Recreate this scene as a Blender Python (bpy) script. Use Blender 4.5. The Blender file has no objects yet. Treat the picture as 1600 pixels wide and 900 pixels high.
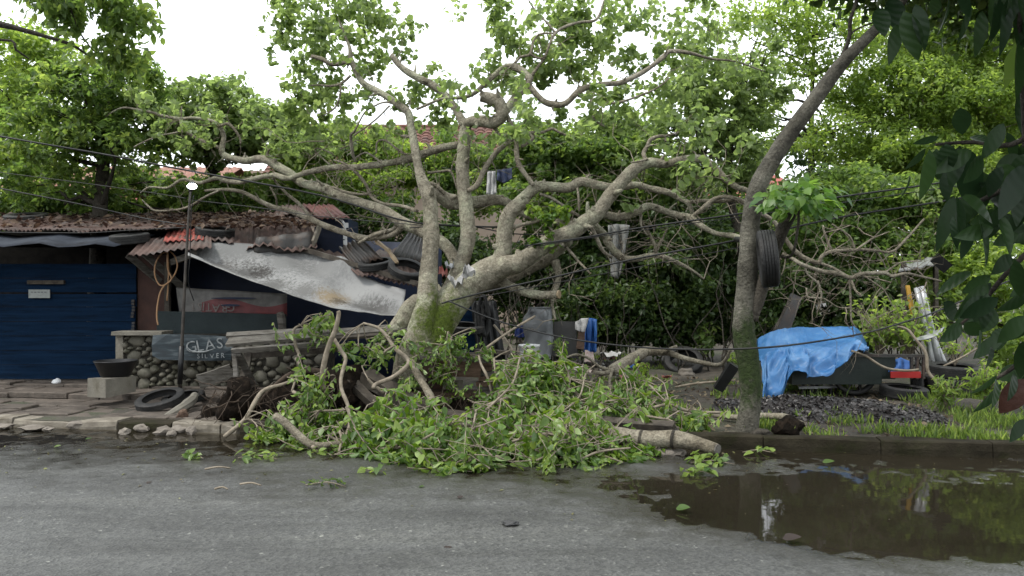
import bpy, math, random
import numpy as np
from mathutils import Vector, Matrix, noise as mnoise

random.seed(11)
rng = np.random.RandomState(7)
sc = bpy.context.scene
COL = sc.collection

# ------------------------------------------------------------------ camera, world, sun, exposure
F = 1256.0      # focal length in photograph pixels
EYE = 1.5
cam_d = bpy.data.cameras.new("camera")
cam_d.sensor_width = 36.0
cam_d.lens = 36.0 * F / 1600.0
cam_d.clip_start = 0.05
cam_d.clip_end = 800.0
cam = bpy.data.objects.new("camera", cam_d)
cam.location = (0, 0, EYE)
cam.rotation_euler = (math.radians(90), 0, 0)
COL.objects.link(cam)
sc.camera = cam

SUN_AZ = math.atan2(-0.50, -0.15)
SUN_EL = math.radians(58)
world = bpy.data.worlds.new("World")
sc.world = world
world.use_nodes = True
wn, wl = world.node_tree.nodes, world.node_tree.links
wn.clear()
w_out = wn.new('ShaderNodeOutputWorld')
w_bg = wn.new('ShaderNodeBackground')
w_bg.inputs['Strength'].default_value = 0.11
w_sky = wn.new('ShaderNodeTexSky')
w_sky.sky_type = 'NISHITA'
w_sky.sun_disc = False
w_sky.sun_elevation = SUN_EL
w_sky.sun_rotation = SUN_AZ
w_tc = wn.new('ShaderNodeTexCoord')
w_no = wn.new('ShaderNodeTexNoise')
w_no.inputs['Scale'].default_value = 2.2
w_no.inputs['Detail'].default_value = 5.0
w_ra = wn.new('ShaderNodeMapRange')
w_ra.inputs['From Min'].default_value = 0.25
w_ra.inputs['From Max'].default_value = 0.6
w_ra.inputs['To Min'].default_value = 0.82
w_ra.inputs['To Max'].default_value = 0.97
w_mx = wn.new('ShaderNodeMixRGB')
w_mx.inputs['Color2'].default_value = (8.6, 9.0, 9.3, 1)      # bright even cloud
wl.new(w_tc.outputs['Generated'], w_no.inputs['Vector'])
wl.new(w_no.outputs['Fac'], w_ra.inputs['Value'])
wl.new(w_ra.outputs['Result'], w_mx.inputs['Fac'])
wl.new(w_sky.outputs['Color'], w_mx.inputs['Color1'])
wl.new(w_mx.outputs['Color'], w_bg.inputs['Color'])
wl.new(w_bg.outputs['Background'], w_out.inputs['Surface'])

sun_d = bpy.data.lights.new("sun", 'SUN')
sun_d.energy = 1.5
sun_d.angle = math.radians(12)
sun_d.color = (1.0, 0.96, 0.9)
sun = bpy.data.objects.new("sun", sun_d)
sdir = Vector((math.sin(SUN_AZ) * math.cos(SUN_EL), math.cos(SUN_AZ) * math.cos(SUN_EL), math.sin(SUN_EL)))
sun.rotation_euler = sdir.to_track_quat('Z', 'Y').to_euler()
COL.objects.link(sun)

sc.view_settings.view_transform = 'Standard'
sc.view_settings.look = 'None'
sc.view_settings.exposure = 1.3
sc.view_settings.gamma = 1.0
sc.cycles.use_denoising = True
sc.cycles.max_bounces = 9
sc.cycles.diffuse_bounces = 6
sc.cycles.transmission_bounces = 6
sc.cycles.transparent_max_bounces = 6
sc.cycles.caustics_reflective = False
sc.cycles.caustics_refractive = False


# ------------------------------------------------------------------ helpers
def P(px, py, d):
    """pixel of the photograph at real distance d -> point of the place"""
    return Vector(((px - 800.0) / F * d, d, EYE + (450.0 - py) / F * d))


KA = math.atan(-0.165)
KD = Vector((math.cos(KA), math.sin(KA), 0))
KN = Vector((-math.sin(KA), math.cos(KA), 0))


def K(u, v, z):
    """street frame: u along the kerb, v away from the road"""
    return Vector((0, 7.8, 0)) + KD * u + KN * v + Vector((0, 0, z))


class MB:
    def __init__(s):
        s.v, s.f = [], []

    def add(s, vs, fs):
        o = len(s.v)
        s.v.extend([tuple(x) for x in vs])
        s.f.extend([tuple(i + o for i in f) for f in fs])
        return s

    def box(s, c, size, R=None):
        x, y, z = [k * .5 for k in size]
        vs = [Vector(p) for p in ((-x, -y, -z), (x, -y, -z), (x, y, -z), (-x, y, -z), (-x, -y, z), (x, -y, z), (x, y, z), (-x, y, z))]
        if R is not None:
            vs = [R @ p for p in vs]
        vs = [p + Vector(c) for p in vs]
        return s.add(vs, [(0, 3, 2, 1), (4, 5, 6, 7), (0, 1, 5, 4), (1, 2, 6, 5), (2, 3, 7, 6), (3, 0, 4, 7)])

    def beam(s, a, b, w, h, up=Vector((0, 0, 1)), wob=0.0):
        """plank from a to b: w across, h along up; slightly worn ends"""
        a, b = Vector(a), Vector(b)
        d = (b - a).normalized()
        sd = d.cross(up)
        if sd.length < 1e-4:
            sd = d.cross(Vector((1, 0, 0)))
        sd.normalize()
        u = sd.cross(d).normalized()
        n = 5
        vs, fs = [], []
        for i in range(n):
            t = i / (n - 1)
            c = a.lerp(b, t)
            k = 1 + random.uniform(-wob, wob)
            for q, r in ((-1, -1), (1, -1), (1, 1), (-1, 1)):
                vs.append(c + sd * (q * w * .5 * k) + u * (r * h * .5 * k) + d * (random.uniform(-wob, wob) * w if i in (0, n - 1) else 0))
        for i in range(n - 1):
            for j in range(4):
                k = (j + 1) % 4
                fs.append((i * 4 + j, i * 4 + k, i * 4 + 4 + k, i * 4 + 4 + j))
        fs.append((3, 2, 1, 0))
        e = (n - 1) * 4
        fs.append((e, e + 1, e + 2, e + 3))
        return s.add(vs, fs)

    def tube(s, pts, rad, n=8, sub=3, wob=0.0, cap=True):
        pts = [Vector(p) for p in pts]
        if not hasattr(rad, '__len__'):
            rad = [rad] * len(pts)
        if sub > 1 and len(pts) > 2:
            P2, R2 = [], []
            m = len(pts)
            for i in range(m - 1):
                p0, p1, p2, p3 = pts[max(i - 1, 0)], pts[i], pts[i + 1], pts[min(i + 2, m - 1)]
                for k in range(sub):
                    t = k / sub
                    q = 0.5 * ((2 * p1) + (p2 - p0) * t + (2 * p0 - 5 * p1 + 4 * p2 - p3) * t * t + (3 * p1 - p0 - 3 * p2 + p3) * t ** 3)
                    P2.append(q)
                    R2.append(rad[i] * (1 - t) + rad[i + 1] * t)
            P2.append(pts[-1])
            R2.append(rad[-1])
            pts, rad = P2, R2
        vs, fs = [], []
        prev = None
        m = len(pts)
        for i in range(m):
            d = (pts[min(i + 1, m - 1)] - pts[max(i - 1, 0)])
            if d.length < 1e-7:
                d = Vector((0, 0, 1))
            d.normalize()
            if prev is None:
                a = d.cross(Vector((0.31, 0.2, 0.93)))
                if a.length < 1e-3:
                    a = d.cross(Vector((1, 0, 0)))
            else:
                a = prev - d * prev.dot(d)
            a.normalize()
            prev = a
            b = d.cross(a)
            for j in range(n):
                an = 2 * math.pi * j / n
                o = a * math.cos(an) + b * math.sin(an)
                r = rad[i]
                if wob:
                    r *= 1 + wob * mnoise.noise((pts[i] + o * r) * 5.5) + .7 * wob * mnoise.noise((pts[i] + o * r) * 14) + .9 * wob * max(0, mnoise.noise(pts[i] * 7.3) - .25)
                vs.append(pts[i] + o * r)
        for i in range(m - 1):
            for j in range(n):
                k = (j + 1) % n
                fs.append((i * n + j, i * n + k, i * n + n + k, i * n + n + j))
        if cap:
            fs.append(tuple(range(n - 1, -1, -1)))
            fs.append(tuple((m - 1) * n + j for j in range(n)))
        return s.add(vs, fs)

    def grid(s, fn, nu, nv):
        vs = [fn(i / (nu - 1), j / (nv - 1)) for j in range(nv) for i in range(nu)]
        fs = [(j * nu + i, j * nu + i + 1, j * nu + nu + i + 1, j * nu + nu + i) for j in range(nv - 1) for i in range(nu - 1)]
        return s.add(vs, fs)

    def lathe(s, prof, n, M, closed=False, bump=None):
        """profile of (r, z) turned round the local z axis of matrix M"""
        m = len(prof)
        vs = []
        for j in range(n):
            a = 2 * math.pi * j / n
            for i, (r, z) in enumerate(prof):
                k = bump(i, j) if bump else 0
                vs.append(M @ Vector(((r + k) * math.cos(a), (r + k) * math.sin(a), z)))
        fs = []
        for j in range(n):
            j2 = (j + 1) % n
            for i in range(m if closed else m - 1):
                i2 = (i + 1) % m
                fs.append((j * m + i, j2 * m + i, j2 * m + i2, j * m + i2))
        return s.add(vs, fs)

    def blob(s, c, rad, sub=1, amp=0.25, seed=0, R=None, fr=1.6):
        vs, fs = ICO[sub]
        out = []
        for v in vs:
            k = 1 + amp * mnoise.noise(v * fr + Vector((seed * 3.1, seed * 1.7, seed)))
            p = Vector((v.x * rad[0] * k, v.y * rad[1] * k, v.z * rad[2] * k))
            if R is not None:
                p = R @ p
            out.append(p + Vector(c))
        return s.add(out, fs)

    def build(s, name, mat, parent=None, smooth=False, label=None, solid=0, kind=None):
        vs = np.array(s.v, dtype=float)
        c = (vs.min(0) + vs.max(0)) / 2
        me = bpy.data.meshes.new(name)
        me.from_pydata([tuple(x) for x in (vs - c)], [], s.f)
        me.materials.append(mat)
        if smooth:
            me.polygons.foreach_set('use_smooth', [True] * len(me.polygons))
        me.update()
        o = bpy.data.objects.new(name, me)
        o.location = c
        link(o, parent)
        if solid:
            md = o.modifiers.new('thickness', 'SOLIDIFY')
            md.thickness = solid
            md.offset = 0
        if label:
            o['label'] = label
        if kind:
            o['kind'] = kind
        return o


def _ico():
    t = (1 + 5 ** .5) / 2
    v = [Vector(p).normalized() for p in ((-1, t, 0), (1, t, 0), (-1, -t, 0), (1, -t, 0), (0, -1, t), (0, 1, t), (0, -1, -t), (0, 1, -t), (t, 0, -1), (t, 0, 1), (-t, 0, -1), (-t, 0, 1))]
    f = [(0, 11, 5), (0, 5, 1), (0, 1, 7), (0, 7, 10), (0, 10, 11), (1, 5, 9), (5, 11, 4), (11, 10, 2), (10, 7, 6), (7, 1, 8), (3, 9, 4), (3, 4, 2), (3, 2, 6), (3, 6, 8), (3, 8, 9), (4, 9, 5), (2, 4, 11), (6, 2, 10), (8, 6, 7), (9, 8, 1)]
    res = {0: (v, f)}
    for k in (1, 2, 3):
        v, f = res[k - 1]
        v = list(v)
        cache = {}

        def mid(a, b):
            key = (min(a, b), max(a, b))
            if key not in cache:
                v.append(((v[a] + v[b]) / 2).normalized())
                cache[key] = len(v) - 1
            return cache[key]
        nf = []
        for a, b, c in f:
            x, y, z = mid(a, b), mid(b, c), mid(c, a)
            nf += [(a, x, z), (b, y, x), (c, z, y), (x, y, z)]
        res[k] = (v, nf)
    return res


ICO = _ico()


def link(o, parent=None):
    COL.objects.link(o)
    if parent is not None:
        o.parent = parent
        M = Matrix.Identity(4)
        q = parent
        chain = []
        while q is not None:
            chain.append(q)
            q = q.parent
        for q in reversed(chain):
            M = M @ q.matrix_parent_inverse @ q.matrix_basis
        o.matrix_parent_inverse = M.inverted()
    return o


def tag(o, label=None, cat=None, group=None, kind=None):
    if label:
        o['label'] = label
    if cat:
        o['category'] = cat
    if group:
        o['group'] = group
    if kind:
        o['kind'] = kind
    return o


def thing(name, label, cat, loc, group=None):
    o = bpy.data.objects.new(name, None)
    o.empty_display_size = .1
    o.location = loc
    COL.objects.link(o)
    return tag(o, label, cat, group)


def copy_tree(o, parent=None):
    c = o.copy()
    COL.objects.link(c)
    if parent is not None:
        c.parent = parent
    for ch in list(o.children):
        copy_tree(ch, c)
    return c


# ------------------------------------------------------------------ materials
def nodes_of(name):
    m = bpy.data.materials.new(name)
    m.use_nodes = True
    nt = m.node_tree
    b = nt.nodes['Principled BSDF']
    return m, nt, nt.nodes, nt.links, b


def noise_node(nt, vec, scale, detail=4, rough=.55):
    n = nt.nodes.new('ShaderNodeTexNoise')
    n.inputs['Scale'].default_value = scale
    n.inputs['Detail'].default_value = detail
    n.inputs['Roughness'].default_value = rough
    nt.links.new(vec, n.inputs['Vector'])
    return n


def ramp(nt, src, stops):
    r = nt.nodes.new('ShaderNodeValToRGB')
    e = r.color_ramp.elements
    e[0].position, e[0].color = stops[0][0], (*stops[0][1], 1)
    e[1].position, e[1].color = stops[-1][0], (*stops[-1][1], 1)
    for p, c in stops[1:-1]:
        k = e.new(p)
        k.color = (*c, 1)
    nt.links.new(src, r.inputs['Fac'])
    return r


def mixc(nt, fac, a, b, mode='MIX'):
    m = nt.nodes.new('ShaderNodeMixRGB')
    m.blend_type = mode
    for s, k in ((fac, 'Fac'), (a, 'Color1'), (b, 'Color2')):
        if hasattr(s, 'links'):
            nt.links.new(s, m.inputs[k])
        elif k == 'Fac':
            m.inputs[k].default_value = s
        else:
            m.inputs[k].default_value = (*s, 1)
    return m


def coords(nt, world=True, scale=(1, 1, 1)):
    if world:
        g = nt.nodes.new('ShaderNodeNewGeometry')
        src = g.outputs['Position']
    else:
        g = nt.nodes.new('ShaderNodeTexCoord')
        src = g.outputs['Object']
    mp = nt.nodes.new('ShaderNodeMapping')
    mp.inputs['Scale'].default_value = scale
    nt.links.new(src, mp.inputs['Vector'])
    return mp.outputs['Vector']


COL_SCALE = .5     # scales base colours down evenly, balancing the raised exposure


def mat(name, c1, c2, scale=6, rough=.8, bump=.3, bscale=30, stretch=(1, 1, 1), c3=None, s3=2, world=True, spec=.3, metal=0, lo=.35, hi=.65, lo3=.5, hi3=.68, wet=COL_SCALE):
    c1, c2 = [tuple(k * wet for k in c) for c in (c1, c2)]  # wet is only an even colour scale here
    c3 = tuple(k * wet for k in c3) if c3 is not None else None
    m, nt, n, l, b = nodes_of(name)
    v = coords(nt, world, stretch)
    n1 = noise_node(nt, v, scale, 6)
    r = ramp(nt, n1.outputs['Fac'], [(lo, c1), (hi, c2)])
    col = r.outputs['Color']
    if c3 is not None:
        n3 = noise_node(nt, v, s3, 6, .65)
        r3 = ramp(nt, n3.outputs['Fac'], [(lo3, (0, 0, 0)), (hi3, (1, 1, 1))])
        col = mixc(nt, r3.outputs['Color'], col, c3).outputs['Color']
    l.new(col, b.inputs['Base Color'])
    b.inputs['Roughness'].default_value = rough
    b.inputs['Metallic'].default_value = metal
    b.inputs['Specular IOR Level'].default_value = spec
    if bump:
        nb = noise_node(nt, v, bscale, 5, .6)
        bp = n.new('ShaderNodeBump')
        bp.inputs['Strength'].default_value = bump
        bp.inputs['Distance'].default_value = .02
        l.new(nb.outputs['Fac'], bp.inputs['Height'])
        l.new(bp.outputs['Normal'], b.inputs['Normal'])
    return m


def leafmat(name, dark, mid, light, trans=.35, gloss=.45, back=1.25, spec=.35):
    m, nt, n, l, b = nodes_of(name)
    at = n.new('ShaderNodeAttribute')
    at.attribute_name = 'tint'
    r = ramp(nt, at.outputs['Fac'], [(0, dark), (.55, mid), (1, light)])
    g = n.new('ShaderNodeNewGeometry')
    hsv = n.new('ShaderNodeHueSaturation')
    hsv.inputs['Saturation'].default_value = .92
    hsv.inputs['Value'].default_value = back
    l.new(r.outputs['Color'], hsv.inputs['Color'])
    mx = mixc(nt, g.outputs['Backfacing'], r.outputs['Color'], hsv.outputs['Color'])
    l.new(mx.outputs['Color'], b.inputs['Base Color'])
    b.inputs['Roughness'].default_value = gloss
    b.inputs['Specular IOR Level'].default_value = spec
    t = n.new('ShaderNodeBsdfTranslucent')
    tc = n.new('ShaderNodeHueSaturation')
    tc.inputs['Hue'].default_value = .485
    tc.inputs['Saturation'].default_value = 1.1
    tc.inputs['Value'].default_value = 2.8
    l.new(r.outputs['Color'], tc.inputs['Color'])
    l.new(tc.outputs['Color'], t.inputs['Color'])
    ms = n.new('ShaderNodeMixShader')
    ms.inputs['Fac'].default_value = trans
    l.new(b.outputs['BSDF'], ms.inputs[1])
    l.new(t.outputs['BSDF'], ms.inputs[2])
    l.new(ms.outputs['Shader'], n['Material Output'].inputs['Surface'])
    return m


def leafpart_mat(name, dark, light, trans=.3, gloss=.4, spec=.4):
    """for leaves that are objects of their own: colour varies per object, veins as fine relief"""
    m, nt, n, l, b = nodes_of(name)
    oi = n.new('ShaderNodeObjectInfo')
    r = ramp(nt, oi.outputs['Random'], [(0, dark), (1, light)])
    tc_ = n.new('ShaderNodeTexCoord')
    mp = n.new('ShaderNodeMapping')
    mp.inputs['Rotation'].default_value = (0, 0, .7)
    l.new(tc_.outputs['Object'], mp.inputs['Vector'])
    wv = n.new('ShaderNodeTexWave')
    wv.inputs['Scale'].default_value = 2.2
    wv.inputs['Distortion'].default_value = 1.0
    l.new(mp.outputs['Vector'], wv.inputs['Vector'])
    g_ = n.new('ShaderNodeNewGeometry')
    und = n.new('ShaderNodeHueSaturation')
    und.inputs['Saturation'].default_value = .75
    und.inputs['Value'].default_value = 1.5
    l.new(r.outputs['Color'], und.inputs['Color'])
    two = mixc(nt, g_.outputs['Backfacing'], r.outputs['Color'], und.outputs['Color'])
    col = mixc(nt, .07, two.outputs['Color'], wv.outputs['Color'], 'MULTIPLY')
    l.new(col.outputs['Color'], b.inputs['Base Color'])
    bp = n.new('ShaderNodeBump')
    bp.inputs['Strength'].default_value = .1
    bp.inputs['Distance'].default_value = .01
    l.new(wv.outputs['Fac'], bp.inputs['Height'])
    l.new(bp.outputs['Normal'], b.inputs['Normal'])
    b.inputs['Roughness'].default_value = gloss
    b.inputs['Specular IOR Level'].default_value = spec
    t = n.new('ShaderNodeBsdfTranslucent')
    tc = n.new('ShaderNodeHueSaturation')
    tc.inputs['Hue'].default_value = .485
    tc.inputs['Value'].default_value = 2.8
    l.new(r.outputs['Color'], tc.inputs['Color'])
    l.new(tc.outputs['Color'], t.inputs['Color'])
    ms = n.new('ShaderNodeMixShader')
    ms.inputs['Fac'].default_value = trans
    l.new(b.outputs['BSDF'], ms.inputs[1])
    l.new(t.outputs['BSDF'], ms.inputs[2])
    l.new(ms.outputs['Shader'], n['Material Output'].inputs['Surface'])
    return m


def barkmat(name, c1, c2, patch, moss=None, moss_c=(.085, .118, .014), moss_at=None, moss_r=1.0):
    """bark with pale lichen patches; moss grows round one place of the trunk"""
    m, nt, n, l, b = nodes_of(name)
    v = coords(nt, True)
    n1 = noise_node(nt, v, 9, 7, .65)
    r = ramp(nt, n1.outputs['Fac'], [(.32, c1), (.62, c2)])
    n2 = noise_node(nt, v, 3.2, 6, .6)
    r2 = ramp(nt, n2.outputs['Fac'], [(.48, (0, 0, 0)), (.66, (1, 1, 1))])
    col = mixc(nt, r2.outputs['Color'], r.outputs['Color'], patch).outputs['Color']
    n4 = noise_node(nt, v, 45, 3, .6)
    r4 = ramp(nt, n4.outputs['Fac'], [(.35, (.62, .62, .62)), (.6, (1, 1, 1))])
    col = mixc(nt, .9, col, r4.outputs['Color'], 'MULTIPLY').outputs['Color']
    n6 = noise_node(nt, v, 2.1, 5, .7)
    r6 = ramp(nt, n6.outputs['Fac'], [(.33, (.52, .50, .46)), (.5, (1, 1, 1))])
    col = mixc(nt, .85, col, r6.outputs['Color'], 'MULTIPLY').outputs['Color']
    vo = n.new('ShaderNodeTexVoronoi')
    vo.feature = 'DISTANCE_TO_EDGE'
    vo.inputs['Scale'].default_value = 17
    nd = noise_node(nt, v, 8, 3, .6)
    l.new(mixc(nt, .12, v, nd.outputs['Color']).outputs['Color'], vo.inputs['Vector'])
    r7 = ramp(nt, vo.outputs['Distance'], [(.0, (.45, .43, .40)), (.07, (1, 1, 1))])
    col = mixc(nt, .55, col, r7.outputs['Color'], 'MULTIPLY').outputs['Color']
    if moss_at is not None:
        g = n.new('ShaderNodeNewGeometry')
        d = n.new('ShaderNodeVectorMath')
        d.operation = 'DISTANCE'
        d.inputs[1].default_value = moss_at
        l.new(g.outputs['Position'], d.inputs[0])
        n3 = noise_node(nt, v, 9, 7, .75)
        ad = n.new('ShaderNodeMath')
        ad.operation = 'MULTIPLY_ADD'
        ad.inputs[1].default_value = moss_r * 2.2
        l.new(n3.outputs['Fac'], ad.inputs[0])
        l.new(d.outputs['Value'], ad.inputs[2])
        r3 = ramp(nt, ad.outputs['Value'], [(0, (1, 1, 1)), (1, (0, 0, 0))])
        mr = n.new('ShaderNodeMapRange')
        mr.inputs['From Min'].default_value = moss_r * 1.45
        mr.inputs['From Max'].default_value = moss_r * 1.95
        mr.inputs['To Min'].default_value = 1
        mr.inputs['To Max'].default_value = 0
        l.new(ad.outputs['Value'], mr.inputs['Value'])
        n5 = noise_node(nt, v, 30, 4, .6)
        mc = ramp(nt, n5.outputs['Fac'], [(.3, tuple(k * .45 for k in moss_c)), (.65, moss_c)])
        col = mixc(nt, mr.outputs['Result'], col, mc.outputs['Color']).outputs['Color']
    l.new(col, b.inputs['Base Color'])
    b.inputs['Roughness'].default_value = .85
    b.inputs['Specular IOR Level'].default_value = .25
    nb = noise_node(nt, v, 26, 7, .68)
    bp = n.new('ShaderNodeBump')
    bp.inputs['Strength'].default_value = .95
    bp.inputs['Distance'].default_value = .04
    l.new(nb.outputs['Fac'], bp.inputs['Height'])
    l.new(bp.outputs['Normal'], b.inputs['Normal'])
    return m


M_bark = barkmat('fallen_bark', (.125, .110, .080), (.29, .262, .198), (.345, .345, .245), moss_at=tuple(P(696, 506, 8.98)), moss_r=.50)
M_bark_fine = barkmat('branch_bark', (.12, .102, .074), (.27, .238, .178), (.33, .30, .235))
M_twig = mat('twig_bark', (.23, .19, .138), (.42, .355, .27), 14, .85, .3, 40)
M_bark_grey = barkmat('standing_bark', (.040, .037, .029), (.105, .098, .076), (.16, .15, .12), moss_c=(.028, .044, .010), moss_at=tuple(P(1180, 560, 7.65)), moss_r=.62)
M_bark_dark = barkmat('dark_bark', (.03, .026, .02), (.06, .052, .04), (.08, .07, .055))
M_cutwood = mat('cut_wood', (.36, .26, .15), (.50, .38, .24), 12, .7, .2, 30)
M_oldwood = mat('weathered_wood', (.09, .078, .062), (.21, .19, .16), 7, .85, .6, 30, stretch=(1, 1, 6), c3=(.30, .28, .25), s3=3)
M_darkwood = mat('dark_wood', (.045, .036, .028), (.11, .09, .068), 8, .85, .4, 30, c3=(.17, .15, .12), s3=5)
M_shadewood = mat('shaded_wood', (.010, .009, .008), (.022, .019, .016), 8, .9, .3, 30, spec=.05)  # darker copy of the dark wood, shade of the eave gap put into its colour
M_brownwood = mat('brown_wood', (.12, .072, .045), (.22, .14, .095), 8, .8, .35, 30, stretch=(1, 4, 4), c3=(.09, .05, .035), s3=4)
M_redwood = mat('red_brown_panel', (.055, .022, .015), (.095, .04, .026), 5, .7, .2, 25)
M_blueboard = mat('blue_paint', (.005, .021, .052), (.009, .031, .074), 3, .85, .3, 20, stretch=(.6, 1, 7), c3=(.005, .014, .03), s3=2.6, spec=.06)  # blue paint darkened evenly: shade on the shack front put into the colour
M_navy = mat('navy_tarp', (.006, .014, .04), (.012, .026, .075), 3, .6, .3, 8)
M_greenpanel = mat('dark_green_panel', (.018, .03, .032), (.03, .046, .048), 4, .75, .25, 20)
M_rust = mat('rusted_sheet', (.105, .062, .050), (.185, .118, .098), 4, .75, .3, 40, c3=(.15, .13, .12), s3=2.2, spec=.3)
M_rustred = mat('red_painted_sheet', (.38, .07, .05), (.5, .12, .09), 6, .65, .3, 40, c3=(.2, .08, .06), s3=5)
M_maroon = mat('maroon_sheet', (.13, .04, .035), (.20, .07, .06), 5, .6, .25, 40, c3=(.09, .04, .03), s3=6)
M_darkmetal = mat('dark_sheet', (.035, .032, .03), (.075, .07, .066), 5, .55, .25, 40, c3=(.10, .06, .04), s3=3)
M_eave = mat('blue_grey_sheet', (.045, .053, .070), (.075, .085, .105), 3, .8, .2, 12, c3=(.03, .033, .04), s3=2, spec=.1)
M_concrete = mat('concrete', (.24, .22, .18), (.36, .33, .27), 6, .9, .4, 40, c3=(.16, .14, .10), s3=3)
M_kerb_pale = mat('kerb_pale', (.22, .19, .15), (.37, .33, .265), 6, .9, .4, 40, c3=(.15, .125, .09), s3=4)
M_kerb_mossy = mat('kerb_mossy', (.026, .022, .014), (.055, .047, .031), 5, .95, .6, 40, c3=(.026, .028, .010), s3=3.5, spec=.1)
M_slab = mat('paving', (.10, .082, .066), (.19, .155, .125), 7, .75, .5, 30, c3=(.075, .058, .045), s3=2.5)
M_mortar = mat('mortar', (.02, .018, .012), (.045, .04, .03), 8, .95, .5, 40)
M_stone = mat('river_stone', (.13, .12, .09), (.25, .23, .18), 5, .75, .4, 40, c3=(.10, .10, .06), s3=4, world=True)
M_rubble = mat('rubble', (.20, .17, .14), (.32, .28, .235), 8, .75, .4, 40)
M_rubber = mat('rubber', (.010, .010, .010), (.022, .022, .021), 20, .7, .2, 60, c3=(.05, .045, .04), s3=6, spec=.35)
M_blackplastic = mat('black_plastic', (.012, .012, .013), (.025, .025, .026), 6, .4, .1, 20)
M_cable = mat('cable', (.01, .01, .01), (.02, .02, .02), 6, .5, 0)
M_pole = mat('rusty_pole', (.05, .042, .035), (.10, .085, .07), 12, .6, .2, 40)
M_hose = mat('tan_hose', (.42, .23, .11), (.52, .31, .16), 6, .55, .1, 20)
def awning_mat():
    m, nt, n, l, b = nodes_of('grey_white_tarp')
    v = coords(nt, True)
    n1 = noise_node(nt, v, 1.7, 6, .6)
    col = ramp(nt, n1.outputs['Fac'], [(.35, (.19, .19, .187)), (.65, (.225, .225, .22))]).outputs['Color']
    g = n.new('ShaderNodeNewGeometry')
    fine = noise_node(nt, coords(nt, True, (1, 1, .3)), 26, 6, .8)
    for (sa, sb), rad, c in (((.2, .15), .55, (.085, .085, .084)), ((.55, .22), .45, (.11, .11, .108)), ((.38, .3), .45, (.095, .095, .093)), ((.24, .72), .30, (.020, .017, .014)), ((.30, .64), .18, (.018, .015, .013)), ((.14, .72), .24, (.045, .04, .036)), ((.36, .88), .26, (.04, .038, .034)), ((.48, .86), .24, (.065, .062, .058)), ((.62, .74), .24, (.17, .115, .045)), ((.645, .80), .12, (.03, .024, .018)), ((.77, .66), .26, (.045, .043, .04)), ((.85, .64), .18, (.05, .048, .045)), ((.90, .75), .2, (.08, .078, .075))):  # upper greys: shade put into the colour; lower marks: stains
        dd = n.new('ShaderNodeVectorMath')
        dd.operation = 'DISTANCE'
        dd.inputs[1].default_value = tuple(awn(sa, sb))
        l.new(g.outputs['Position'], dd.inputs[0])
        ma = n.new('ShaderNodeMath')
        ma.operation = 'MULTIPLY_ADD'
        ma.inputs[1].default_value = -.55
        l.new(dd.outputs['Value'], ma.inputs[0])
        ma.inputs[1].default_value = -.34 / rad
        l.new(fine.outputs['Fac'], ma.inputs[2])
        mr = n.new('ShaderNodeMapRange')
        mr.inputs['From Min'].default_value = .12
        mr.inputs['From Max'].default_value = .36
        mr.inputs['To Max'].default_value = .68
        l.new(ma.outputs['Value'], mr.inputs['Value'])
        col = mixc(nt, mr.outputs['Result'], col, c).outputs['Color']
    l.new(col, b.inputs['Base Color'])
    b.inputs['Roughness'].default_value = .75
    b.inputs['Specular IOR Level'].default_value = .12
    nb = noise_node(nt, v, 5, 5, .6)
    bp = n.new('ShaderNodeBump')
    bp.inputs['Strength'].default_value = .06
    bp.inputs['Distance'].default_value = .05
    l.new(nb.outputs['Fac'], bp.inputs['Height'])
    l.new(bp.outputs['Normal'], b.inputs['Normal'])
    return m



M_greybag = mat('grey_sack', (.16, .17, .18), (.27, .28, .29), 5, .38, .5, 11, spec=.5)
M_whiteplastic = mat('white_plastic', (.45, .46, .46), (.6, .6, .6), 6, .4, .1, 20, wet=1)
M_greypot = mat('grey_pot', (.14, .145, .15), (.2, .2, .21), 6, .6, .1, 20)
M_whitecloth = mat('white_cloth', (.45, .44, .43), (.62, .61, .60), 7, .8, .5, 18)
M_bluecloth = mat('blue_cloth', (.02, .10, .36), (.03, .16, .5), 6, .6, .4, 12)
M_darkboard = mat('dark_board', (.05, .05, .05), (.085, .085, .085), 5, .7, .2, 20)
M_pinkcard = mat('printed_card', (.45, .36, .33), (.55, .46, .42), 6, .8, .2, 20, c3=(.32, .13, .10), s3=11)
M_soil = mat('soil', (.008, .006, .004), (.020, .014, .010), 7, .95, 1.0, 25, spec=.08, c3=(.036, .025, .017), s3=11)
M_root = mat('roots', (.045, .03, .02), (.10, .07, .047), 14, .9, .3, 40)
M_shell = mat('shell_flakes', (.015, .012, .012), (.042, .036, .035), 16, .6, .6, 40, c3=(.10, .09, .085), s3=9, lo3=.62, hi3=.72)
M_greenmetal = mat('dark_green_metal', (.012, .022, .018), (.022, .036, .03), 5, .5, .15, 20)
M_redpaint = mat('red_paint', (.5, .02, .02), (.62, .04, .035), 5, .5, .1, 20)
M_silver = mat('silver_tube', (.45, .46, .47), (.6, .61, .62), 9, .35, .1, 20, metal=.3)
M_yellow = mat('yellow_paint', (.55, .30, .03), (.65, .38, .05), 9, .5, .1, 20)
M_wallcream = mat('cream_wall', (.55, .42, .32), (.64, .52, .42), 2, .9, .1, 20)
M_tile = mat('roof_tile', (.17, .075, .055), (.27, .13, .10), 4, .85, .3, 20, c3=(.12, .08, .07), s3=2)
M_tilepale = mat('pale_roof', (.42, .20, .15), (.54, .30, .23), 3, .85, .2, 20, c3=(.34, .20, .15), s3=2)
M_dryleaf = leafmat('dry_leaf', (.018, .011, .008), (.05, .03, .021), (.12, .08, .05), .1, .7, 1.0)
M_litterpaper = mat('litter_paper', (.5, .49, .47), (.7, .68, .66), 5, .7, .3, 20)
M_litterred = mat('litter_wrapper', (.40, .10, .08), (.55, .30, .25), 5, .6, .3, 20)

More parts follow.
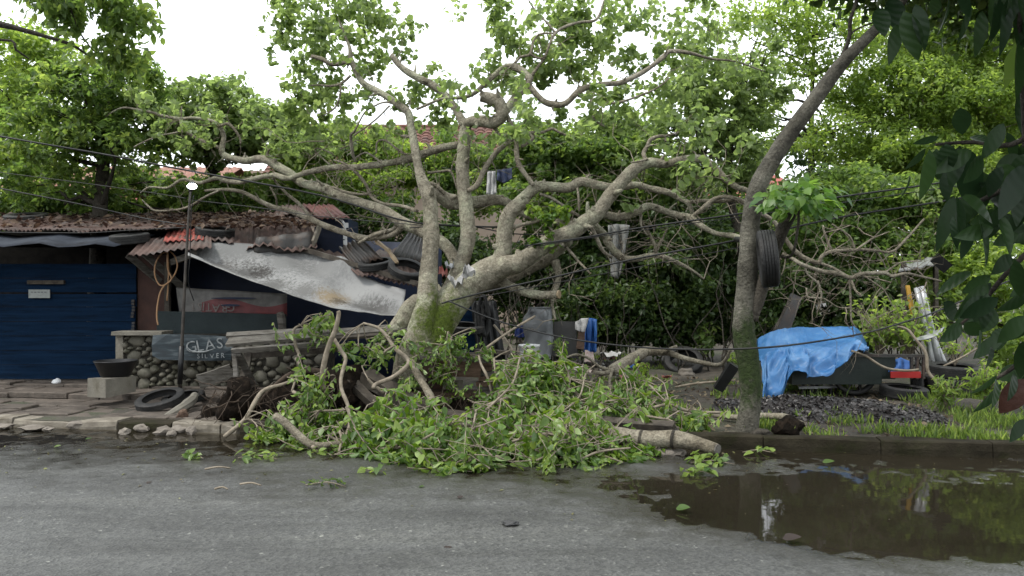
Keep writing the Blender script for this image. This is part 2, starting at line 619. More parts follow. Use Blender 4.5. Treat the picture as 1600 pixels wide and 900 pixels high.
M_leafA = leafmat('leaf_round', (.060, .094, .030), (.105, .152, .050), (.16, .21, .075), .56)
M_leafB = leafmat('leaf_yellow_green', (.064, .106, .022), (.118, .178, .040), (.20, .26, .065), .57)
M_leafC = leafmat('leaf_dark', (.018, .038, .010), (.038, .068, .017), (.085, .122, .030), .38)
M_leafD = leafmat('leaf_left', (.042, .078, .020), (.084, .136, .034), (.16, .21, .052), .53)
M_heapleaf = leafmat('leaf_fresh', (.022, .056, .006), (.066, .122, .015), (.165, .225, .043), .32, .42, 1.55)
M_heappart = leafpart_mat('leaf_fresh_single', (.030, .072, .008), (.155, .22, .042), .36, .38)
M_brightpart = leafpart_mat('leaf_bright_single', (.028, .085, .012), (.105, .19, .022), .45, .4)
M_bigpart = leafpart_mat('leaf_near_single', (.006, .016, .006), (.016, .036, .010), .24, .42, .22)  # backlit darkness of the near leaves put into their green
M_bigbrown = mat('leaf_near_brown', (.06, .022, .014), (.10, .04, .025), 20, .5, .2, 40)
M_grass = leafmat('grass', (.05, .085, .018), (.10, .16, .03), (.20, .26, .06), .35, .5)


# ------------------------------------------------------------------ leaves
def norm(a):
    return a / np.maximum(np.linalg.norm(a, axis=1, keepdims=True), 1e-9)


def leaf_field(name, pos, dirv, nrm, size, mt, parent=None, ratio=.55, fold=.18, tint=None, hexa=False, kind='stuff', droop=.15):
    N = len(pos)
    dirv = norm(dirv)
    side = norm(np.cross(dirv, nrm))
    up = norm(np.cross(side, dirv))
    s = size.reshape(-1, 1)
    w = s * ratio * .5
    base = pos - dirv * s * .5
    tip = pos + dirv * s * .5 - up * s * droop
    if tint is None:
        tint = rng.rand(N)
    if hexa:
        cols = [base,
                base + dirv * s * .28 + side * w * .92 + up * w * fold, base + dirv * s * .62 + side * w * .86 + up * w * fold, tip,
                base + dirv * s * .62 - side * w * .86 + up * w * fold, base + dirv * s * .28 - side * w * .92 + up * w * fold]
        V = np.stack(cols, 1).reshape(-1, 3)
        b6 = (np.arange(N) * 6).reshape(-1, 1)
        L = (b6 + np.array([[0, 1, 2, 3, 0, 3, 4, 5]])).reshape(-1)
        k, nf, fl = 6, 2 * N, 4
    else:
        cols = [base, base + dirv * s * .48 + side * w + up * w * fold, tip, base + dirv * s * .48 - side * w + up * w * fold]
        V = np.stack(cols, 1).reshape(-1, 3)
        b4 = (np.arange(N) * 4).reshape(-1, 1)
        L = (b4 + np.array([[0, 1, 2, 0, 2, 3]])).reshape(-1)
        k, nf, fl = 4, 2 * N, 3
    c = V.mean(0)
    V = V - c
    me = bpy.data.meshes.new(name)
    me.vertices.add(len(V))
    me.vertices.foreach_set('co', V.astype(np.float32).reshape(-1))
    me.loops.add(len(L))
    me.loops.foreach_set('vertex_index', L.astype(np.int32))
    me.polygons.add(nf)
    me.polygons.foreach_set('loop_start', np.arange(0, nf * fl, fl, dtype=np.int32))
    me.polygons.foreach_set('loop_total', np.full(nf, fl, dtype=np.int32))
    at = me.attributes.new('tint', 'FLOAT', 'POINT')
    at.data.foreach_set('value', np.repeat(np.clip(tint, 0, 1), k).astype(np.float32))
    me.materials.append(mt)
    me.update(calc_edges=True)
    o = bpy.data.objects.new(name, me)
    o.location = c
    link(o, parent)
    if kind:
        o['kind'] = kind
    return o


def ball(n, shell=.5):
    d = norm(rng.randn(n, 3))
    return d * (rng.rand(n, 1) ** shell)


def puffs(centers, r, per, size, flat=.75, droop=.2, spread=.9, upb=.55):
    """leaf positions, directions, normals round clump centres"""
    C = np.repeat(centers, per, 0)
    N = len(C)
    rr = np.repeat(r * (0.6 + .8 * rng.rand(len(centers), 1)), per, 0)
    b = ball(N, .45)
    pos = C + b * rr * np.array([[1, 1, flat]])
    nrm = norm(norm(b) * .45 + np.array([[0, 0, upb]]) + rng.randn(N, 3) * .5)
    d = norm(b) * .8 + rng.randn(N, 3) * spread + np.array([[0, 0, -droop]])
    d = d - nrm * (d * nrm).sum(1, keepdims=True)
    sz = size * (.65 + .7 * rng.rand(N))
    ct = np.repeat(rng.rand(len(centers)), per)
    tint = .45 * ct + .55 * rng.rand(N)
    return pos, d, nrm, sz, tint


def sprays(centers, per, leaf, length):
    """leafy twigs: leaves set alternately along a drooping axis; also returns the axes"""
    n = len(centers)
    ax = norm(rng.randn(n, 3) * [1, .8, .45] + [0, -.45, -.25])
    L = length * (.6 + .8 * rng.rand(n, 1))
    base = centers - ax * L * .5
    k = np.arange(per)
    t = np.tile((k + .5) / per, n).reshape(-1, 1)
    A = np.repeat(ax, per, 0)
    sag = np.array([[0, 0, -1.0]])
    pos = np.repeat(base, per, 0) + A * np.repeat(L, per, 0) * t + sag * (t ** 2) * np.repeat(L, per, 0) * .35
    up = norm(np.repeat(norm(rng.randn(n, 3) * .55 + [0, -.35, 1]), per, 0))
    side = norm(np.cross(A, up)) * np.where(np.tile(k, n) % 2, 1, -1).reshape(-1, 1)
    d = norm(A * (.35 + .6 * t) + side * .85 * (1.15 - t) + sag * (.25 + .5 * rng.rand(n * per, 1)) + rng.randn(n * per, 3) * .22)
    nrm = norm(up + rng.randn(n * per, 3) * .38)
    sz = leaf * (.55 + .75 * rng.rand(n * per)) * (1.05 - .45 * (t[:, 0] - .4) ** 2 * 3)
    sz = np.maximum(sz, leaf * .35)
    pos = pos + d * sz.reshape(-1, 1) * .55
    tint = .5 * np.repeat(rng.rand(n), per) + .5 * rng.rand(n * per)
    ends = base + ax * L + sag * L * .35
    mids = base + ax * L * .5 + sag * L * .09
    return pos, d, nrm, sz, tint, base, mids, ends


def ell_centers(ells):
    out = []
    for (px, py, D, rx, ry, rd, n) in ells:
        c = np.array(P(px, py, D))
        rad = np.array([rx / F * D, rd, ry / F * D])
        out.append(c + ball(n, .42) * rad)
    return np.concatenate(out, 0)


def limbs_to(mb, start, centers, k, r0, bend=.35, n=5):
    """crooked limbs from points of the trunk out to leaf clumps"""
    idx = rng.permutation(len(centers))[:k]
    for i in idx:
        e = Vector(centers[i])
        s = min(start, key=lambda q: (q[0] - e).length + random.random() * .6)
        a = s[0]
        L = (e - a).length
        pts = [a]
        for t in (.25, .5, .75):
            q = a.lerp(e, t) + Vector((random.gauss(0, 1), random.gauss(0, 1), random.gauss(0, 1) + .5)) * L * .07 * bend * 2
            pts.append(q)
        pts.append(e)
        r = min(r0, s[1] * .7)
        mb.tube(pts, [r, r * .75, r * .5, r * .32, r * .15], n, 2)


def tree(name, label, trunk, ells, leaf, r, per, mt, bark, nl=30, ratio=.55, hexa=False, cat='tree', group=None, lr=.05, flat=.75, droop=.2, upb=.55, keep=1.0):
    t0 = Vector(trunk[0][:3])
    root = thing(name, label, cat, t0, group)
    mb = MB()
    tp = [Vector(q[:3]) for q in trunk]
    tr = [q[3] for q in trunk]
    mb.tube(tp, tr, 9, 3, .12)
    mb.build('trunk', bark, root, True)
    cs = ell_centers(ells)
    starts = []
    for i in range(len(tp) - 1):
        for t in (.3, .6, 1):
            if i + t > len(tp) * .35:
                starts.append((tp[i].lerp(tp[i + 1], t), tr[i] * (1 - t) + tr[i + 1] * t))
    lm = MB()
    limbs_to(lm, starts, cs, nl, lr)
    lm.build('limb', bark, root, True, kind='stuff')
    cs = cs[rng.rand(len(cs)) < keep]
    pos, d, nrm, sz, ti = puffs(cs, r, per, leaf, flat, droop, upb=upb)
    leaf_field('crown', pos, d, nrm, sz, mt, root, ratio, .18, ti, hexa)
    return root


def leaf_template(name, mt, L=1.0, W=.5, fold=.12, bend=.25, heart=False, nseg=6):
    """unit leaf along +x, face up +z: pieces on both sides of a midrib"""
    vs, fs = [], []
    for i in range(nseg + 1):
        t = i / nseg
        if heart:
            w = W * .5 * (math.sin(math.pi * min(1, t ** .62)) ** .8 if 0 < t < 1 else 0)
        else:
            w = W * .5 * (math.sin(math.pi * t ** .85) ** .85 if 0 < t < 1 else 0)
        x, z = t * L, -bend * t * t * L
        vs += [(x, w, z + fold * w * 2), (x, 0, z), (x, -w, z + fold * w * 2)]
    for i in range(nseg):
        a = i * 3
        fs += [(a, a + 3, a + 4, a + 1), (a + 1, a + 4, a + 5, a + 2)]
    me = bpy.data.meshes.new(name)
    me.from_pydata(vs, [], [tuple(reversed(f)) for f in fs])
    me.materials.append(mt)
    me.polygons.foreach_set('use_smooth', [True] * len(me.polygons))
    me.update()
    return me


def place_leaf(me, base, d, nrm, length, wscale, parent, name='leaf'):
    d = Vector(d).normalized()
    nrm = Vector(nrm)
    y = nrm.cross(d)
    if y.length < 1e-4:
        y = Vector((0, 0, 1)).cross(d)
    y.normalize()
    z = d.cross(y).normalized()
    M = Matrix(((d.x, y.x, z.x, base[0]), (d.y, y.y, z.y, base[1]), (d.z, y.z, z.z, base[2]), (0, 0, 0, 1)))
    o = bpy.data.objects.new(name, me)
    o.matrix_basis = M @ Matrix.Diagonal((length, length * wscale, length, 1))
    link(o, parent)
    return o


def vnoise(x, y, seed=0):
    """smooth value noise on numpy arrays"""
    r = np.random.RandomState(seed)
    T = r.rand(256, 256)
    xi, yi = np.floor(x).astype(int), np.floor(y).astype(int)
    fx, fy = x - xi, y - yi
    fx, fy = fx * fx * (3 - 2 * fx), fy * fy * (3 - 2 * fy)
    a = T[xi % 256, yi % 256]
    b = T[(xi + 1) % 256, yi % 256]
    c = T[xi % 256, (yi + 1) % 256]
    d = T[(xi + 1) % 256, (yi + 1) % 256]
    return (a * (1 - fx) + b * fx) * (1 - fy) + (c * (1 - fx) + d * fx) * fy - .5


def fbm(x, y, seed=0, o=4):
    s, a = 0, 1
    for k in range(o):
        s = s + a * vnoise(x * 2 ** k, y * 2 ** k, seed + k)
        a *= .5
    return s


def sheet(name, us, vs_, hfun, mt, kind='structure', smooth=True):
    U, V = np.meshgrid(us, vs_)
    Z = hfun(U, V)
    X = KD.x * U + KN.x * V
    Y = 7.8 + KD.y * U + KN.y * V
    co = np.stack([X, Y, Z], -1).reshape(-1, 3).astype(np.float32)
    nu, nv = len(us), len(vs_)
    i, j = np.meshgrid(np.arange(nu - 1), np.arange(nv - 1))
    a = (j * nu + i).reshape(-1)
    q = np.stack([a, a + 1, a + nu + 1, a + nu], 1).reshape(-1).astype(np.int32)
    me = bpy.data.meshes.new(name)
    me.vertices.add(len(co))
    me.vertices.foreach_set('co', co.reshape(-1))
    me.loops.add(len(q))
    me.loops.foreach_set('vertex_index', q)
    n = len(q) // 4
    me.polygons.add(n)
    me.polygons.foreach_set('loop_start', np.arange(0, n * 4, 4, dtype=np.int32))
    me.polygons.foreach_set('loop_total', np.full(n, 4, dtype=np.int32))
    me.polygons.foreach_set('use_smooth', np.full(n, smooth, dtype=bool))
    me.materials.append(mt)
    me.update(calc_edges=True)
    o = bpy.data.objects.new(name, me)
    COL.objects.link(o)
    o['kind'] = kind
    return o


# ================================================================== THE SETTING
def road_mat():
    m, nt, n, l, b = nodes_of('asphalt')
    v = coords(nt, True)
    n1 = noise_node(nt, v, 1.1, 5, .6)
    vs3 = n.new('ShaderNodeMapping')
    vs3.inputs['Rotation'].default_value = (0, 0, -KA)
    vs3.inputs['Scale'].default_value = (.16, 1.3, 1)
    l.new(v, vs3.inputs['Vector'])
    n8 = noise_node(nt, vs3.outputs['Vector'], 1.6, 5, .62)
    r8 = ramp(nt, n8.outputs['Fac'], [(.34, (.62, .61, .60)), (.52, (1, 1, 1)), (.7, (1.22, 1.21, 1.18))])
    base0 = ramp(nt, n1.outputs['Fac'], [(.3, (.038, .038, .036)), (.7, (.068, .069, .066))])
    base = mixc(nt, 1, base0.outputs['Color'], r8.outputs['Color'], 'MULTIPLY')
    vo = n.new('ShaderNodeTexVoronoi')
    vo.inputs['Scale'].default_value = 62
    l.new(v, vo.inputs['Vector'])
    sp = ramp(nt, vo.outputs['Color'], [(.0, (.35, .35, .35)), (.4, (.8, .8, .8)), (.9, (1.3, 1.3, 1.27)), (1, (3.4, 3.4, 3.2))])
    col = mixc(nt, 1, base.outputs['Color'], sp.outputs['Color'], 'MULTIPLY')
    g = n.new('ShaderNodeNewGeometry')
    sx = n.new('ShaderNodeSeparateXYZ')
    l.new(g.outputs['Position'], sx.inputs['Vector'])
    nz = noise_node(nt, v, 9, 5, .65)
    ad = n.new('ShaderNodeMath')
    ad.operation = 'MULTIPLY_ADD'
    ad.inputs[1].default_value = .012
    l.new(nz.outputs['Fac'], ad.inputs[0])
    l.new(sx.outputs['Z'], ad.inputs[2])
    wet = n.new('ShaderNodeMapRange')
    wet.inputs['From Min'].default_value = .007
    wet.inputs['From Max'].default_value = .03
    wet.inputs['To Min'].default_value = 1
    wet.inputs['To Max'].default_value = 0
    l.new(ad.outputs['Value'], wet.inputs['Value'])
    c2 = mixc(nt, wet.outputs['Result'], col.outputs['Color'], (.024, .022, .018))
    l.new(c2.outputs['Color'], b.inputs['Base Color'])
    ro = n.new('ShaderNodeMapRange')
    ro.inputs['To Min'].default_value = .56
    ro.inputs['To Max'].default_value = .2
    l.new(wet.outputs['Result'], ro.inputs['Value'])
    l.new(ro.outputs['Result'], b.inputs['Roughness'])
    b.inputs['Specular IOR Level'].default_value = .5
    bp = n.new('ShaderNodeBump')
    bp.inputs['Strength'].default_value = .55
    bp.inputs['Distance'].default_value = .006
    l.new(vo.outputs['Distance'], bp.inputs['Height'])
    l.new(bp.outputs['Normal'], b.inputs['Normal'])
    return m


def road_h(U, V):
    a = np.abs(V)
    h = .003 + np.minimum(.0125 * (a - .84), .05)
    near = np.exp(-(np.abs(U) / 14) ** 4)
    h = h + (fbm(U * .8 + 40, V * 1.5 + 9, 3, 4) * .014 + fbm(U * 9 + 7, V * 9 + 3, 9, 3) * .009) * near
    su = np.where(U > 2.95, 3.0, 1.42)
    h = h - .068 * np.exp(-((U - 2.95) / su) ** 2 - ((V + 2.1) / .86) ** 2)
    edge = np.exp(-(h / .012) ** 2)      # loosened grit along the water line
    h = h + (vnoise(U * 23 + 3, V * 19 + 5, 12) * .012 + vnoise(U * 11, V * 11, 13) * .010) * near * edge
    h = h + .012 * np.exp(-((U - 1.6) / 1.0) ** 2 - ((V + .95) / .22) ** 2)
    return h


us = np.concatenate([np.linspace(-90, -9, 14)[:-1], np.arange(-9, 9, .04), np.linspace(9, 90, 14)])
vs_ = np.concatenate([np.linspace(-5.8, -4.6, 6)[:-1], np.arange(-4.6, .02, .035)])
sheet('road', us, vs_, road_h, road_mat())


def water_mat():
    m, nt, n, l, b = nodes_of('muddy_water')
    v = coords(nt, True)
    n1 = noise_node(nt, v, .7, 3)
    r = ramp(nt, n1.outputs['Fac'], [(.35, (.017, .0145, .010)), (.65, (.027, .023, .016))])
    l.new(r.outputs['Color'], b.inputs['Base Color'])
    b.inputs['Roughness'].default_value = .03
    b.inputs['IOR'].default_value = 1.5
    nb = noise_node(nt, v, 6, 2)
    bp = n.new('ShaderNodeBump')
    bp.inputs['Strength'].default_value = .03
    bp.inputs['Distance'].default_value = .02
    l.new(nb.outputs['Fac'], bp.inputs['Height'])
    l.new(bp.outputs['Normal'], b.inputs['Normal'])
    t = n.new('ShaderNodeBsdfTransparent')
    t.inputs['Color'].default_value = (.80, .74, .64, 1)
    fr = n.new('ShaderNodeFresnel')
    fr.inputs['IOR'].default_value = 1.4
    mr = n.new('ShaderNodeMapRange')
    mr.inputs['To Min'].default_value = .40
    mr.inputs['To Max'].default_value = 1.0
    l.new(fr.outputs['Fac'], mr.inputs['Value'])
    ms = n.new('ShaderNodeMixShader')
    l.new(mr.outputs['Result'], ms.inputs['Fac'])
    l.new(t.outputs['BSDF'], ms.inputs[1])
    l.new(b.outputs['BSDF'], ms.inputs[2])
    l.new(ms.outputs['Shader'], n['Material Output'].inputs['Surface'])
    return m


sheet('puddle_water', np.linspace(-9.2, 9.2, 20), np.linspace(-4.3, .015, 8), lambda U, V: U * 0, water_mat())


def ground_mat():
    m, nt, n, l, b = nodes_of('ground_soil')
    v = coords(nt, True)
    n1 = noise_node(nt, v, 4, 7, .65)
    r = ramp(nt, n1.outputs['Fac'], [(.32, (.018, .014, .010)), (.62, (.062, .051, .037))])
    n2 = noise_node(nt, v, 1.1, 6, .7)
    r2 = ramp(nt, n2.outputs['Fac'], [(.5, (0, 0, 0)), (.64, (1, 1, 1))])
    c = mixc(nt, r2.outputs['Color'], r.outputs['Color'], (.026, .034, .010))
    n3 = noise_node(nt, v, 60, 3)
    r3 = ramp(nt, n3.outputs['Fac'], [(.35, (.6, .6, .6)), (.65, (1.2, 1.2, 1.2))])
    c = mixc(nt, .9, c.outputs['Color'], r3.outputs['Color'], 'MULTIPLY')
    l.new(c.outputs['Color'], b.inputs['Base Color'])
    b.inputs['Roughness'].default_value = .9
    nb = noise_node(nt, v, 22, 6, .65)
    bp = n.new('ShaderNodeBump')
    bp.inputs['Strength'].default_value = .8
    bp.inputs['Distance'].default_value = .03
    l.new(nb.outputs['Fac'], bp.inputs['Height'])
    l.new(bp.outputs['Normal'], b.inputs['Normal'])
    return m


def ground_h(U, V):
    near = np.exp(-(np.hypot(U, V) / 30) ** 4)
    left = 1 / (1 + np.exp((U + 2.6) * 5))
    h = .095 + .07 * np.clip(V - .2, 0, 2) / 2 * (1 - left)
    h = h + fbm(U * 1.3, V * 1.3 + 20, 21, 5) * .07 * near * (1 - left) * np.clip(V / .5, 0, 1) + np.clip(V - 40, 0, 60) * .012
    h = h - .02 * left
    return h


gu = np.concatenate([np.linspace(-160, -10, 16)[:-1], np.arange(-10, 10, .08), np.linspace(10, 160, 16)])
gv = np.concatenate([np.arange(.02, 8, .08), np.linspace(8, 170, 22)])
sheet('ground', gu, gv, ground_h, ground_mat())
sheet('near_verge', np.linspace(-90, 90, 20), np.linspace(-140, -5.75, 12), lambda U, V: U * 0 + .12, M_soil)


def ground_z(x, y):
    p = Vector((x, y - 7.8, 0))
    return float(ground_h(np.array(p.dot(KD)), np.array(p.dot(KN))))


# kerbs
def kerb_piece(mb, u0, u1, z0, z1, depth, tilt=0, seed=0):
    nu = 7
    vs, fs = [], []
    prof = [(0.0, z0), (-.004, z0 + (z1 - z0) * .6), (.004, z1 - .012), (.022, z1), (depth - .012, z1), (depth, z1 - .01), (depth, z0)]
    for i in range(nu):
        t = i / (nu - 1)
        u = u0 + (u1 - u0) * t
        for k, (v, z) in enumerate(prof):
            w = Vector((u * 3, v * 9, z * 9 + seed))
            e = .012 if 0 < i < nu - 1 else .006
            vs.append(K(u, v + mnoise.noise(w) * e, z + (mnoise.noise(w + Vector((5, 5, 5))) * e if k else 0) + tilt * (t - .5)))
    m = len(prof)
    for i in range(nu - 1):
        for k in range(m - 1):
            fs.append((i * m + k, i * m + m + k, i * m + m + k + 1, i * m + k + 1))
    fs.append(tuple(range(m)))
    fs.append(tuple(reversed(range((nu - 1) * m, nu * m))))
    mb.add(vs, fs)


kerb = bpy.data.objects.new('kerb', None)
kerb.location = K(0, .1, 0)
COL.objects.link(kerb)
kerb['kind'] = 'structure'
u = -.55
while u < 8.5:
    L = random.uniform(.92, 1.05)
    mb = MB()
    kerb_piece(mb, u, u + L - .008, -.06, .128 + random.uniform(-.006, .004), .19, random.uniform(-.006, .006), u)
    mb.build('kerb_stone', M_kerb_mossy, kerb)
    u += L
u = -2.83
while u < -.6:
    mb = MB()
    kerb_piece(mb, u, u + .74, -.06, .085, .25, random.uniform(-.03, .03), u)
    mb.build('kerb_stone', M_kerb_mossy, kerb)
    u += .76
u = -9.2
k = 0
while u < -2.9:
    L = random.choice([.55, .62, .7])
    L = min(L, -2.85 - u)
    mb = MB()
    kerb_piece(mb, u, u + L - .022, -.06, .088 + random.uniform(-.014, .012), .27, random.uniform(-.03, .03), u)
    mb.build('kerb_stone', M_kerb_pale if k % 5 != 3 else M_kerb_mossy, kerb)
    u += L
    k += 1

# paving slabs on the left
pave = bpy.data.objects.new('pavement', None)
pave.location = K(-5.5, 1.5, .1)
COL.objects.link(pave)
pave['kind'] = 'structure'
v = .30
row = 0
while v < 3.3:
    dv = random.uniform(.27, .36)
    lift = .055 if v > 1.25 else 0.0
    lift += .03 if v > 2.0 else 0
    u = -9.2 + random.uniform(0, .3)
    end = -2.95 - max(0, .9 - v) * .2
    while u < end:
        du = random.uniform(.30, .52)
        if random.random() < .94:
            j = lambda s=.02: random.uniform(-s, s)
            z = .092 + lift + j(.012)
            tx, ty = j(.025), j(.025)
            g = .012
            cs = [(u + g + j(), v + g + j()), (u + du - g + j(), v + g + j()), (u + du - g + j(), v + dv - g + j()), (u + g + j(), v + dv - g + j())]
            vs2 = [K(a, b, z - .07) for a, b in cs]
            vs2 += [K(a, b, z - .008 + tx * (a - u) + ty * (b - v)) for a, b in cs]
            ci = [(a + (u + du / 2 - a) * .06, b + (v + dv / 2 - b) * .06) for a, b in cs]
            vs2 += [K(a, b, z + tx * (a - u) + ty * (b - v)) for a, b in ci]
            mb = MB()
            mb.add(vs2, [(0, 1, 5, 4), (1, 2, 6, 5), (2, 3, 7, 6), (3, 0, 4, 7), (4, 5, 9, 8), (5, 6, 10, 9), (6, 7, 11, 10), (7, 4, 8, 11), (8, 9, 10, 11)])
            mb.build('paving_slab', M_slab, pave)
        u += du
    v += dv
    row += 1

# ================================================================== THE SHACK
shack = thing('roadside_shack', 'low blue boarded shack with a rusted corrugated roof behind the left pavement', 'shack', P(110, 592, 11.6))
GZ = .19


def quad_panel(mb, c00, c10, c11, c01, th=.02, nu=2, nv=2, fn=None):
    """curved panel through four corners with real thickness"""
    c = [Vector(q) for q in (c00, c10, c11, c01)]
    n = ((c[1] - c[0]).cross(c[3] - c[0])).normalized()

    def f(a, b, off):
        p = c[0].lerp(c[1], a).lerp(c[3].lerp(c[2], a), b)
        return p + n * ((fn(a, b) if fn else 0) + off)
    o = len(mb.v)
    mb.grid(lambda a, b: f(a, b, th / 2), nu, nv)
    k = len(mb.v)
    mb.grid(lambda a, b: f(a, b, -th / 2), nu, nv)
    rim = [i for i in range(nu)] + [j * nu + nu - 1 for j in range(1, nv)] + [(nv - 1) * nu + i for i in range(nu - 2, -1, -1)] + [j * nu for j in range(nv - 2, 0, -1)]
    m = len(rim)
    for i in range(m):
        a, b = rim[i], rim[(i + 1) % m]
        mb.f.append((o + b, o + a, k + a, k + b))
    return mb


def corr(c00, c10, c11, c01, waves, amp=.014, nv=6, sag=0, seed=0, edge=0):
    """corrugated sheet: ridges run from edge 0 to edge 1 of b"""
    nu = waves * 4 + 1
    mb = MB()

    def fn(a, b):
        r = amp * math.sin(a * waves * 2 * math.pi)
        w = Vector((a * 2 + seed, b * 2, seed * 1.3))
        return r + sag * mnoise.noise(w) * 2
    c = [Vector(q) for q in (c00, c10, c11, c01)]
    n = ((c[1] - c[0]).cross(c[3] - c[0])).normalized()

    def f(a, b):
        bb = b
        if edge and b == 0:
            bb = edge * (mnoise.noise(Vector((a * 7 + seed, seed, 0))))
        p = c[0].lerp(c[1], a).lerp(c[3].lerp(c[2], a), bb)
        return p + n * fn(a, b)
    mb.grid(f, nu, nv)
    return mb


# facade boards
xl, xr = P(-130, 450, 11.55).x, P(213, 450, 11.55).x
nb = 8
zb, zt = GZ, P(0, 412, 11.55).z
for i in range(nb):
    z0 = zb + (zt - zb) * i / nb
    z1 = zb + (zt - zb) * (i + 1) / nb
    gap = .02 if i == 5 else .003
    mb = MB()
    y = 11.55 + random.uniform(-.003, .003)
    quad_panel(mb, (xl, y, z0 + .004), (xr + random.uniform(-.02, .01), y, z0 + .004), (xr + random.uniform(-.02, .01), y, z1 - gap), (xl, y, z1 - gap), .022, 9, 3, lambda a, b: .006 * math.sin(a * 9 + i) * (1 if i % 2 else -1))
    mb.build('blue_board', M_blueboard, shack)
mb = MB()
mb.box((P(72, 0, 11.5).x, 11.5, P(0, 441, 11.5).z), (.52, .05, .055))
mb.build('crossbar', M_darkwood, shack)
for py in (470, 505):
    mb = MB()
    for q in range(6):
        mb.box((P(208, 0, 11.5).x + random.uniform(-.01, .01), 11.5, P(0, py, 11.5).z - q * .045), (.04, .03, .034))
    mb.build('hinge', M_darkmetal, shack)
# red brown post panel, back walls, roof frame
mb = MB()
quad_panel(mb, P(216, 596, 11.6), P(262, 596, 11.6), P(262, 398, 11.6), P(216, 398, 11.6), .03, 4, 4, lambda a, b: .008 * math.sin(a * 12))
mb.build('post_panel', M_redwood, shack)
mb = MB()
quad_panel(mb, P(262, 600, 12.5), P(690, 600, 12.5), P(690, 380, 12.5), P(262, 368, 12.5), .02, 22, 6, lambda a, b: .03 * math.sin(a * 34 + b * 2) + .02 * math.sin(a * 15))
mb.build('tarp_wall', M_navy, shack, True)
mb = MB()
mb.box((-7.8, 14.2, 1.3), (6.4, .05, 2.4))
mb.build('back_wall', M_shadewood, shack)
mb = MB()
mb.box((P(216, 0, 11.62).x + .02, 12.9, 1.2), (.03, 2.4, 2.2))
mb.build('partition', M_shadewood, shack)
mb = MB()
quad_panel(mb, P(246, 523, 11.2), P(447, 525, 11.2), P(447, 491, 11.2), P(246, 486, 11.2), .04, 3, 3)
mb.build('counter_panel', M_greenpanel, shack)
mb = MB()
mb.beam(P(262, 410, 11.3), P(262, 600, 11.3), .07, .07, Vector((0, 1, 0)), .05)
mb.build('post', M_darkwood, shack)
for a, b in ((P(216, 388, 11.0), P(292, 455, 11.55)), (P(200, 398, 11.1), P(250, 440, 11.5)), (P(268, 410, 10.9), P(305, 396, 10.7))):
    mb = MB()
    mb.beam(a, b, .05, .09, wob=.1)
    mb.build('brace', M_oldwood, shack)
mb = MB()
mb.beam(P(-130, 380, 11.45), P(300, 384, 11.45), .06, .09)
mb.build('eave_beam', M_shadewood, shack)
mb = MB()
mb.tube([P(441, 520, 11.0), P(440, 500, 11.0), P(437, 488, 11.0)], [.062, .06, .045], 8, 2, .25)
mb.build('stump_post', M_oldwood, shack)

# roof
X0 = P(-140, 0, 11.3).x
X1 = P(262, 0, 11.3).x
ns = 7
for i in range(ns):
    a, b = X0 + (X1 - X0) * i / ns, X0 + (X1 - X0) * (i + 1) / ns + .05
    dz = random.uniform(-.015, .015) + i * .004
    pf, pb = Vector((a, 11.15, 2.29 + dz)), Vector((a, 14.1, 2.80))
    qf, qb = Vector((b, 11.15 + random.uniform(-.06, .06), 2.29 + dz)), Vector((b, 14.1, 2.80))
    corr(pf, qf, qb, pb, 9, .016, 6, .015, i, .006).build('roof_sheet', M_rust, shack, True, solid=.004)
mb = MB()
quad_panel(mb, P(-140, 381, 10.7), P(178, 384, 10.7), P(242, 366, 11.3), P(-140, 366, 11.5), .008, 12, 4, lambda a, b: .02 * math.sin(a * 23) + .012 * math.sin(a * 51))
mb.build('eave_sheet', M_eave, shack, True)
corr(P(198, 398, 10.6), P(330, 384, 10.6), P(330, 368, 11.3), P(232, 372, 11.3), 12, .016, 5, .03, 31, .1).build('eave_sheet', M_rust, shack, True, solid=.004, label='broken rusted end of the eave')
corr(P(255, 378, 10.95), P(318, 374, 10.95), P(318, 358, 11.7), P(262, 360, 11.7), 7, .014, 4, .01, 33).build('roof_sheet', M_rustred, shack, True, solid=.004, label='bright red corrugated sheet')
# right hand end, crumpled
corr(P(296, 378, 11.1), P(392, 384, 11.1), P(400, 333, 13.6), P(290, 334, 13.8), 9, .018, 8, .05, 41, .05).build('roof_sheet', M_rust, shack, True, solid=.004)
corr(P(385, 392, 10.9), P(496, 386, 10.9), P(478, 331, 13.2), P(392, 332, 13.5), 9, .02, 9, .075, 47, .07).build('roof_sheet', M_rust, shack, True, solid=.004, label='crumpled rusted sheet under the fallen branch')
mb = MB()
quad_panel(mb, P(396, 398, 10.95), P(490, 393, 11.0), P(490, 362, 11.05), P(400, 372, 11.0), .02, 12, 4, lambda a, b: .03 * math.sin(a * 16))
mb.build('fascia', M_darkmetal, shack, True)
mb = MB()
mb.beam(P(489, 382, 10.95), P(500, 352, 11.4), .03, .12, wob=.05)
mb.build('gable_board', M_kerb_pale, shack)
corr(P(497, 342, 11.6), P(547, 340, 11.6), P(519, 319, 13.0), P(474, 320, 13.0), 6, .014, 4, .01, 52).build('roof_sheet', M_maroon, shack, True, solid=.004, label='raised maroon sheet')
corr(P(442, 336, 12.6), P(500, 342, 12.2), P(480, 319, 13.2), P(440, 322, 13.2), 6, .014, 4, .03, 53).build('roof_sheet', M_rust, shack, True, solid=.004)
mb = MB()
mb.box((P(522, 0, 12.2).x, 12.4, P(0, 375, 12.2).z), (.5, .8, .62))
mb.build('lean_to_wall', M_navy, shack)
mb = MB()
for k in range(4):
    mb.box(P(539 + random.uniform(-3, 3), 352 + k * 9, 11.7), (.05, .04, .07))
mb.tube([P(541, 388, 11.7), P(538, 350, 11.7), P(528, 342, 11.7)], .018, 6)
mb.build('drain_pipe', M_whiteplastic, shack)
